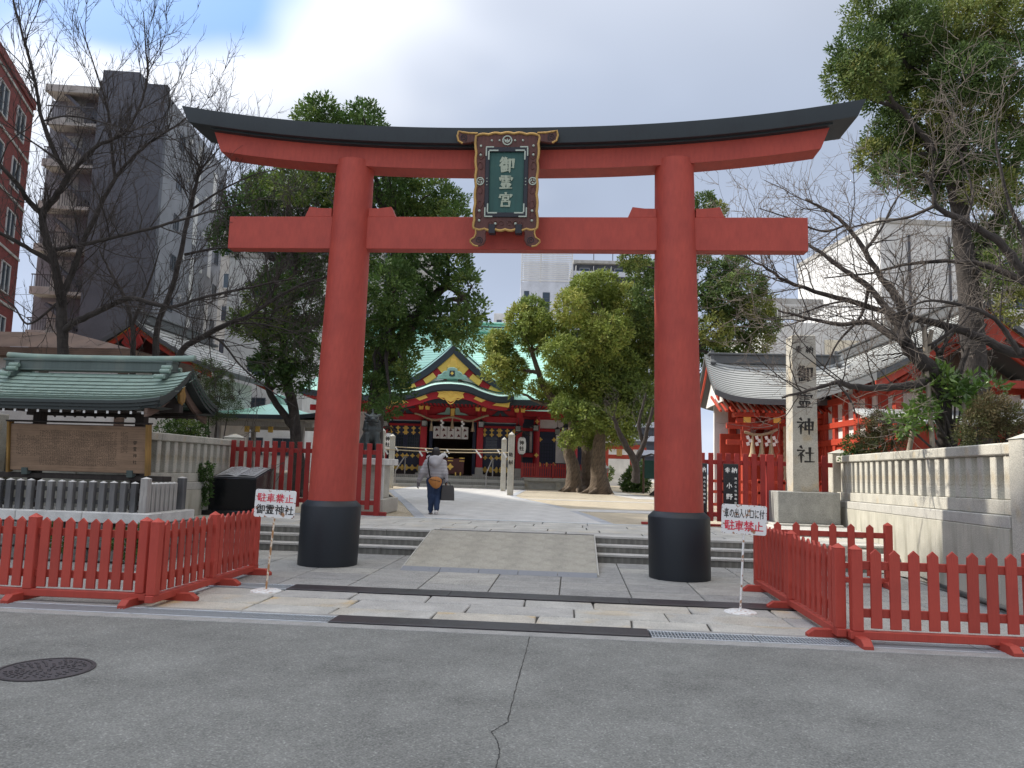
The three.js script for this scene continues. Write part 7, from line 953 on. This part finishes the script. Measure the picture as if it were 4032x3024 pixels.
const bigLeaf = sprayGeo(8, 0.14, 0.06, 0.16, 11), needle = sprayGeo(14, 0.07, 0.018, 0.16, 12), smallLeaf = sprayGeo(8, 0.055, 0.04, 0.1, 13), far = sprayGeo(9, 0.14, 0.07, 0.22, 14);
const bright = [[0.1, 0.2, 0.03], [0.14, 0.26, 0.04], [0.2, 0.32, 0.06], [0.07, 0.14, 0.025]], rusty = [[0.1, 0.085, 0.035], [0.13, 0.1, 0.045], [0.12, 0.12, 0.045], [0.07, 0.09, 0.03]];
shrub('glossy_shrub', 'glossy bright green broadleaf shrub above the baluster wall', [7.00, 2.96, -1.39, 0.21, 7.30, 3.05, -1.41, 0.20, 7.64, 2.98, -1.45, 0.18, 7.91, 3.10, -1.45, 0.15, 6.74, 2.58, -1.42, 0.17, 6.47, 2.45, -1.41, 0.15, 6.93, 2.62, -1.43, 0.17, 7.42, 2.82, -1.44, 0.17, 7.61, 2.53, -1.49, 0.14, 7.11, 3.20, -1.38, 0.15], bigLeaf, leafMat(0.35, 1), 500, bright, 501, [7.3, 1.4, -1.5], { spread: 1.15 });
shrub('juniper', 'rust tinged clipped juniper at the far end of the baluster wall', [7.38, 2.59, -5.00, 0.29, 7.58, 2.31, -5.05, 0.25, 7.29, 2.25, -5.03, 0.24, 7.78, 2.46, -5.05, 0.23, 7.53, 2.74, -4.99, 0.20], needle, LEAF, 1500, rusty, 511, [7.5, 1.4, -5.1]);
shrub('juniper', 'rust tinged clipped juniper beside the end pier of baluster wall', [7.32, 2.59, -0.35, 0.24, 7.12, 2.37, -0.36, 0.20, 7.57, 2.53, -0.38, 0.20, 7.40, 2.28, -0.39, 0.20, 7.71, 2.32, -0.41, 0.17, 6.98, 2.16, -0.37, 0.15], needle, LEAF, 1700, rusty, 521, [7.35, 1.4, -0.45]);
shrub('dark_shrub', 'dark green shrub behind the wall corner beside the inscribed pillar', [7.22, 2.27, -5.63, 0.24, 7.38, 2.02, -5.67, 0.22, 7.13, 1.96, -5.65, 0.20], smallLeaf, LEAF, 1400, deepGreen, 531, [7.25, 1.3, -5.65]);
shrub('dark_shrub', 'dark green clipped shrub behind the baluster wall under the copper roof', [-8.17, 2.24, -5.58, 0.28, -7.84, 2.31, -5.60, 0.28, -7.68, 2.15, -5.63, 0.2, -8.44, 2.18, -5.57, 0.22, -8.0, 1.95, -5.6, 0.3], smallLeaf, LEAF, 1100, deepGreen, 541, [-8, 1.0, -5.67]);
shrub('cypress', 'feathery green cypress beyond the baluster wall', [-10.27, 4.30, -11.24, 0.43, -10.04, 3.59, -11.34, 0.49, -10.47, 3.65, -11.30, 0.38, -9.67, 3.17, -11.42, 0.38, -10.31, 3.00, -11.38, 0.43, -9.90, 4.02, -11.30, 0.35], needle, LEAF, 700, [[0.06, 0.1, 0.03], [0.08, 0.12, 0.035], [0.1, 0.13, 0.04]], 551, [-10.1, 0.4, -11.4]);
shrub('ivy', 'green ivy trailing down the baluster wall beside the stone book', [-6.82, 1.26, -3.93, 0.09, -6.74, 1.17, -3.95, 0.1, -6.62, 1.03, -3.97, 0.09, -6.72, 0.88, -3.98, 0.09, -6.6, 0.84, -4.00, 0.08, -6.72, 0.73, -3.99, 0.08, -6.59, 1.27, -3.95, 0.08, -6.85, 1.36, -3.91, 0.06, -6.55, 1.37, -3.95, 0.05, -6.66, 0.6, -3.98, 0.06], smallLeaf, LEAF, 3600, [[0.06, 0.12, 0.03], [0.09, 0.17, 0.04], [0.05, 0.09, 0.025]], 561, null);
shrub('weed', 'leafy weed growing between rubble base and picket fence', [-5.9, 0.35, 1.6, 0.1, -6.0, 0.5, 1.6, 0.09, -5.2, 0.4, 1.4, 0.12, -5.0, 0.3, 1.4, 0.12, -4.85, 0.5, 1.35, 0.08], smallLeaf, LEAF, 2600, deepGreen, 571, null);
shrub('round_hedge', 'dark clipped round hedge beside the information board', [4.54, 1.23, -31.96, 0.62, 4.24, 0.84, -31.98, 0.5, 4.88, 0.85, -32.03, 0.5, 4.5, 0.6, -31.6, 0.5], far, LEAF, 420, deepGreen, 581, null);
shrub('round_hedge', 'low dark shrubs around the stone lantern', [2.9, 0.9, -43.5, 0.5, 5.6, 0.9, -42.8, 0.6, 5.9, 1.6, -43, 0.6, 3.6, 1.3, -45.5, 0.5], far, LEAF, 400, deepGreen, 591, null);

// ---------------------------------------------------------------- city around the shrine
// a block whose local front lies on z = 0 between x = 0 and w; windows and slabs are parts
function block(name, label, A, B, depth, h, m) { const dx = B[0] - A[0], dz = B[1] - A[1], w = Math.hypot(dx, dz), t = thing(name, label, 'building', [A[0], 0, A[1]], Math.atan2(-dz, dx)); part('wall', bb(0, w, 0, h, -depth, 0, 0.02), m, t); t.userData.w = w; return [t, w]; }
function win(t, x, y, w, h, fr = M.frame, gl = M.window, z = 0) { const f = part('window', [bb(x - w / 2 - 0.06, x + w / 2 + 0.06, y - 0.06, y, z, z + 0.08, 0.01), bb(x - w / 2 - 0.06, x + w / 2 + 0.06, y + h, y + h + 0.06, z, z + 0.08, 0.01), bb(x - w / 2 - 0.06, x - w / 2, y, y + h, z, z + 0.08, 0.01), bb(x + w / 2, x + w / 2 + 0.06, y, y + h, z, z + 0.08, 0.01), bb(x - 0.03, x + 0.03, y, y + h, z, z + 0.06, 0.005)], fr, t); part('pane', bb(x - w / 2, x + w / 2, y, y + h, z + 0.005, z + 0.025, 0.002), gl, f); return f; }
{ // red brick building along the shrine's flank; its long side runs towards the road
  const [t, w] = block('brick_building', 'red brick office building with white framed windows beyond the bare trees', [-16.8, 4.0], [-31.5, -29.8], 14, 22.0, M.brick);
  // facing: A to B runs away from the road, so the front normal (+z local) looks to the shrine
  for (let f = 0; f < 7; f++) for (let i = 0; i < 11; i++) win(t, 2 + i * 3.25, 1.6 + f * 2.95, 1.5, 1.55);
  for (let f = 1; f < 8; f++) part('string_course', bb(0, w, 0.9 + f * 2.95, 1.05 + f * 2.95, 0, 0.06, 0.01), M.concrete, t);
  part('parapet', bb(-0.1, w + 0.1, 22.0, 22.5, -14.1, 0.1, 0.03), M.brick, t); part('roof_house', bb(24, 30, 22.5, 25, -12, -7, 0.03), M.brick, t);
  const s = part('roof_sign', bb(w - 6.4, w - 3.2, 22.6, 24.6, -3.0, -2.7, 0.02), M.whiteWall, t); part('lettering', [...glyph('口', 0.5, 0.16, 0.03).map((g) => put(g, w - 5.6, 24.0, -2.7)), ...glyph('止', 0.5, 0.16, 0.03).map((g) => put(g, w - 4.9, 24.0, -2.7)), ...glyph('入', 0.5, 0.16, 0.03).map((g) => put(g, w - 4.2, 24.0, -2.7)), ...glyph('り', 0.5, 0.16, 0.03).map((g) => put(g, w - 5.4, 23.2, -2.7)), ...glyph('口', 0.5, 0.16, 0.03).map((g) => put(g, w - 4.6, 23.2, -2.7))], M.signRed, s);
}
{ // dark apartment tower
  const [t, w] = block('apartment_tower', 'dark grey apartment tower with open staircase and white wall strips', [-26.65, -35.8], [-28.8, -49.3], 4.4, 25.9, M.greyPanel);
  part('dark_front', bb(-0.5, 0.0, 0, 26.4, -4.3, 0.06, 0.02), M.slate, t); part('dark_return', bb(-0.42, 1.6, 26.0, 27.2, -4.2, -1.8, 0.02), M.slate, t);
  for (const [s, segs] of [[6.8, [[22.5, 25.2], [17.5, 21.2], [13, 16.6], [8, 12], [3, 7]]], [10.7, [[21.5, 24.6], [16, 20.3], [11, 14.6], [6, 9.5]]]]) for (const [a, b] of segs) part('white_strip', bb(s - 0.4, s + 0.4, a, b, 0.0, 0.05, 0.01), M.whiteWall, t);
  for (let f = 0; f < 8; f++) { win(t, 3.0, 3 + f * 2.9, 0.8, 1.0, M.slate); for (const s of [4.6, 8.6]) part('vent_hood', bb(s - 0.12, s + 0.12, 4.2 + f * 2.9, 4.5 + f * 2.9, 0, 0.16, 0.01), M.whiteWall, t); win(t, 12.4, 3 + f * 2.9, 0.7, 1.1, M.slate); }
  // stair wing to the left with landings and railings
  const st = new THREE.Group(); st.name = 'stair_wing'; st.position.set(0, 0, -4.3); t.add(st);
  part('core', bb(0.8, 9, 0, 25.4, -3.6, 0.0, 0.02), M.greyPanel, st); part('canopy', bb(-0.6, 2.5, 25.4, 25.9, -3.4, 0.0, 0.02), M.concrete, st);
  for (let f = 0; f < 9; f++) { const y = 0.4 + f * 2.85; part('landing', [bb(-0.4, 0.8, y, y + 0.22, -3.2, -0.05, 0.01), bb(-0.45, -0.3, y, y + 0.5, -3.25, -2.0, 0.01)], M.concrete, st); part('flight', put(cbox(0.9, 0.2, 2.4, 0.01), 0.2, y + 1.5, -1.4, 0.72), M.slate, st); part('railing', (() => { const g = []; for (let k = 0; k < 20; k++) g.push(bb(-0.44, -0.4, y + 0.22, y + 1.25, -3.15 + k * 0.155, -3.12 + k * 0.155)); g.push(bb(-0.46, -0.38, y + 1.25, y + 1.32, -3.2, -0.05)); return g; })(), M.railing, st); part('wall_panel', bb(0.74, 0.79, y + 0.25, y + 2.6, -2.6, -1.4, 0.005), M.concrete, st); }
}
{ const [t, w] = block('white_annex', 'plain white building wall beside the dark apartment tower', [-25.5, -44], [-19.5, -45], 12, 17.0, M.whiteWall); for (let f = 0; f < 5; f++) { win(t, 2.6, 2 + f * 3, 1.4, 1.2, M.slate); win(t, 4.8, 2 + f * 3, 1.4, 1.2, M.slate); part('cooling_unit', bb(3.4, 4.1, 2.1 + f * 3, 2.7 + f * 3, 0, 0.35, 0.02), M.frame, t); } part('parapet', bb(-0.1, w + 0.1, 17, 17.4, -12.1, 0.1, 0.02), M.concrete, t); }
{ const [t, w] = block('signboard_building', 'pale building with blue and white rooftop sign behind the trees', [-34, -58.5], [-14, -60], 16, 24.9, M.concrete); for (let f = 0; f < 7; f++) for (let i = 0; i < 6; i++) win(t, 2 + i * 3.1, 2 + f * 3.2, 1.8, 1.4); const s = part('roof_sign', bb(3.7, 8.6, 25.6, 29.6, -1.2, -0.8, 0.02), M.whiteWall, t); part('sign_edge', bb(3.6, 3.9, 25.0, 29.8, -1.3, -0.75, 0.02), M.blueSign, s); part('lettering', [...writing('テム', 1.3, 1.45, false, 0.16, 0.05).map((g) => put(g, 6.0, 27.4, -0.79))], M.blueSign, s); part('roof_tank', put(lathe([[0, 1.5], [0.8, 1.2], [0.9, 0], [0, 0]], 20), 1.4, 24.9, -2), M.concrete, t); }
{ // far office block under the tie beam
  const [t, w] = block('office_block', 'pale blue grey office block with louvred roof screen above the pruned tree', [-11.2, -154], [0.2, -154.9], 20, 42.3, M.lightPanel);
  for (const [x, a, b, ww] of [[1.35, 33, 40.2, 0.95], [5.7, 31, 40, 1.4], [10, 33, 40, 0.95]]) { const f = part('window', bb(x - ww / 2 - 0.1, x + ww / 2 + 0.1, a - 0.1, b + 0.1, 0, 0.08, 0.02), M.slate, t); for (let y = a; y < b - 0.5; y += 2.6) part('pane', bb(x - ww / 2, x + ww / 2, y, Math.min(b, y + 2.5), 0.08, 0.12, 0.01), M.window, f); }
  const l = part('louvre_screen', [bb(0, w, 42.6, 42.9, -0.3, 0.2, 0.02), bb(0, 0.25, 42.3, 49.4, -0.3, 0.1, 0.02), bb(w - 0.25, w, 42.3, 49.4, -0.3, 0.1, 0.02), bb(4.2, 4.5, 42.3, 49.4, -0.4, 0, 0.02)], M.whiteWall, t); for (let y = 43.2; y < 49.2; y += 0.42) part('louvre', bb(0, w, y, y + 0.2, -0.1, 0.12, 0.01), M.whiteWall, l);
  part('plant_room', bb(0.6, w - 0.6, 42.3, 48, -10, -4), M.lightPanel, t);
}
{ const [t, w] = block('balcony_apartments', 'grey apartment slab with long dark balconies beside the louvred office block', [0.3, -157], [28, -159], 14, 47.2, M.slate); for (let f = 0; f < 15; f++) { const y = 2 + f * 3.02; part('balcony_front', bb(0, w, y, y + 1.15, 0.9, 1.05, 0.02), M.lightPanel, t); part('balcony_slab', bb(0, w, y - 0.25, y, 0, 1.1, 0.02), M.railing, t); for (let i = 0; i < 7; i++) { if (f > 10) { const p = part('window', bb(1.4 + i * 3.9, 3.6 + i * 3.9, y + 0.1, y + 2.1, 0.0, 0.06, 0.01), M.frame, t); part('pane', bb(1.5 + i * 3.9, 3.5 + i * 3.9, y + 0.2, y + 2.0, 0.06, 0.09, 0.01), M.window, p); part('partition', bb(0.5 + i * 3.9, 0.6 + i * 3.9, y, y + 2.4, 0, 0.95), M.whiteWall, t); } } } part('roof_edge', bb(-0.1, w, 47.2, 47.9, -14, 1.2, 0.03), M.concrete, t); for (const x of [4.7, 9]) part('antenna', rod(x, 47.9, -2, x, 51.5, -2, 0.1, 6), M.railing, t); }
{ const [t] = block('low_block', 'distant pale low building left of the louvred office block'.replace(' left of', ' behind'), [-22, -150], [-11, -150], 12, 30.6, M.concrete); part('stair_house', bb(5.4, 8, 30.6, 34.6, -6, -1, 0.02), M.whiteWall, t); win(t, 6.6, 32.2, 1.0, 0.9, M.slate, M.window, -1); }
{ // white apartment house behind the cherry branches
  const [t, w] = block('white_apartments', 'white apartment house with drainpipes behind the bare cherry branches', [24.6, -48.7], [44, -52], 14, 21.4, M.whiteWall); for (let f = 0; f < 6; f++) for (const x of [7.2, 11, 15]) win(t, x, 2.6 + f * 3.1, 1.6, 1.5, M.frame); for (const x of [2.3, 5.6]) part('drainpipe', rod(x, 0, 0.12, x, 20.5, 0.12, 0.09, 8), M.railing, t); part('brown_panel', bb(3.6, 4.7, 9.5, 14, 0, 0.08, 0.02), mat([0.32, 0.16, 0.08], 0.8), t); part('parapet', bb(-0.1, w, 21.4, 21.8, -14, 0.12, 0.02), M.concrete, t);
  const [b, w2] = block('cream_house', 'low cream and white house with roof railing behind the inscribed pillar', [14.5, -43.5], [24.5, -44.3], 10, 12.4, M.whiteWall); part('cream_wall', bb(4.2, 8.6, 0, 11.2, 0, 0.15, 0.02), M.cream, b); part('column', bb(8.2, 8.9, 0, 13.5, 0.1, 0.6, 0.02), M.concrete, b); part('railing', (() => { const g = [bb(0, w2, 13.6, 13.72, -0.1, 0)]; for (let k = 0; k < 34; k++) g.push(bb(k * 0.3, k * 0.3 + 0.05, 12.4, 13.6, -0.08, -0.03)); return g; })(), M.frame, b); win(b, 2.2, 9, 1.4, 1.4); win(b, 6.2, 8.6, 1.5, 1.5); part('upper_slab', bb(-0.4, 5, 13.8, 14.6, -6, -2), M.concrete, b);
}
for (const o of scene.children) if (o.userData.w !== undefined) delete o.userData.w;
renderer.render(scene, camera);
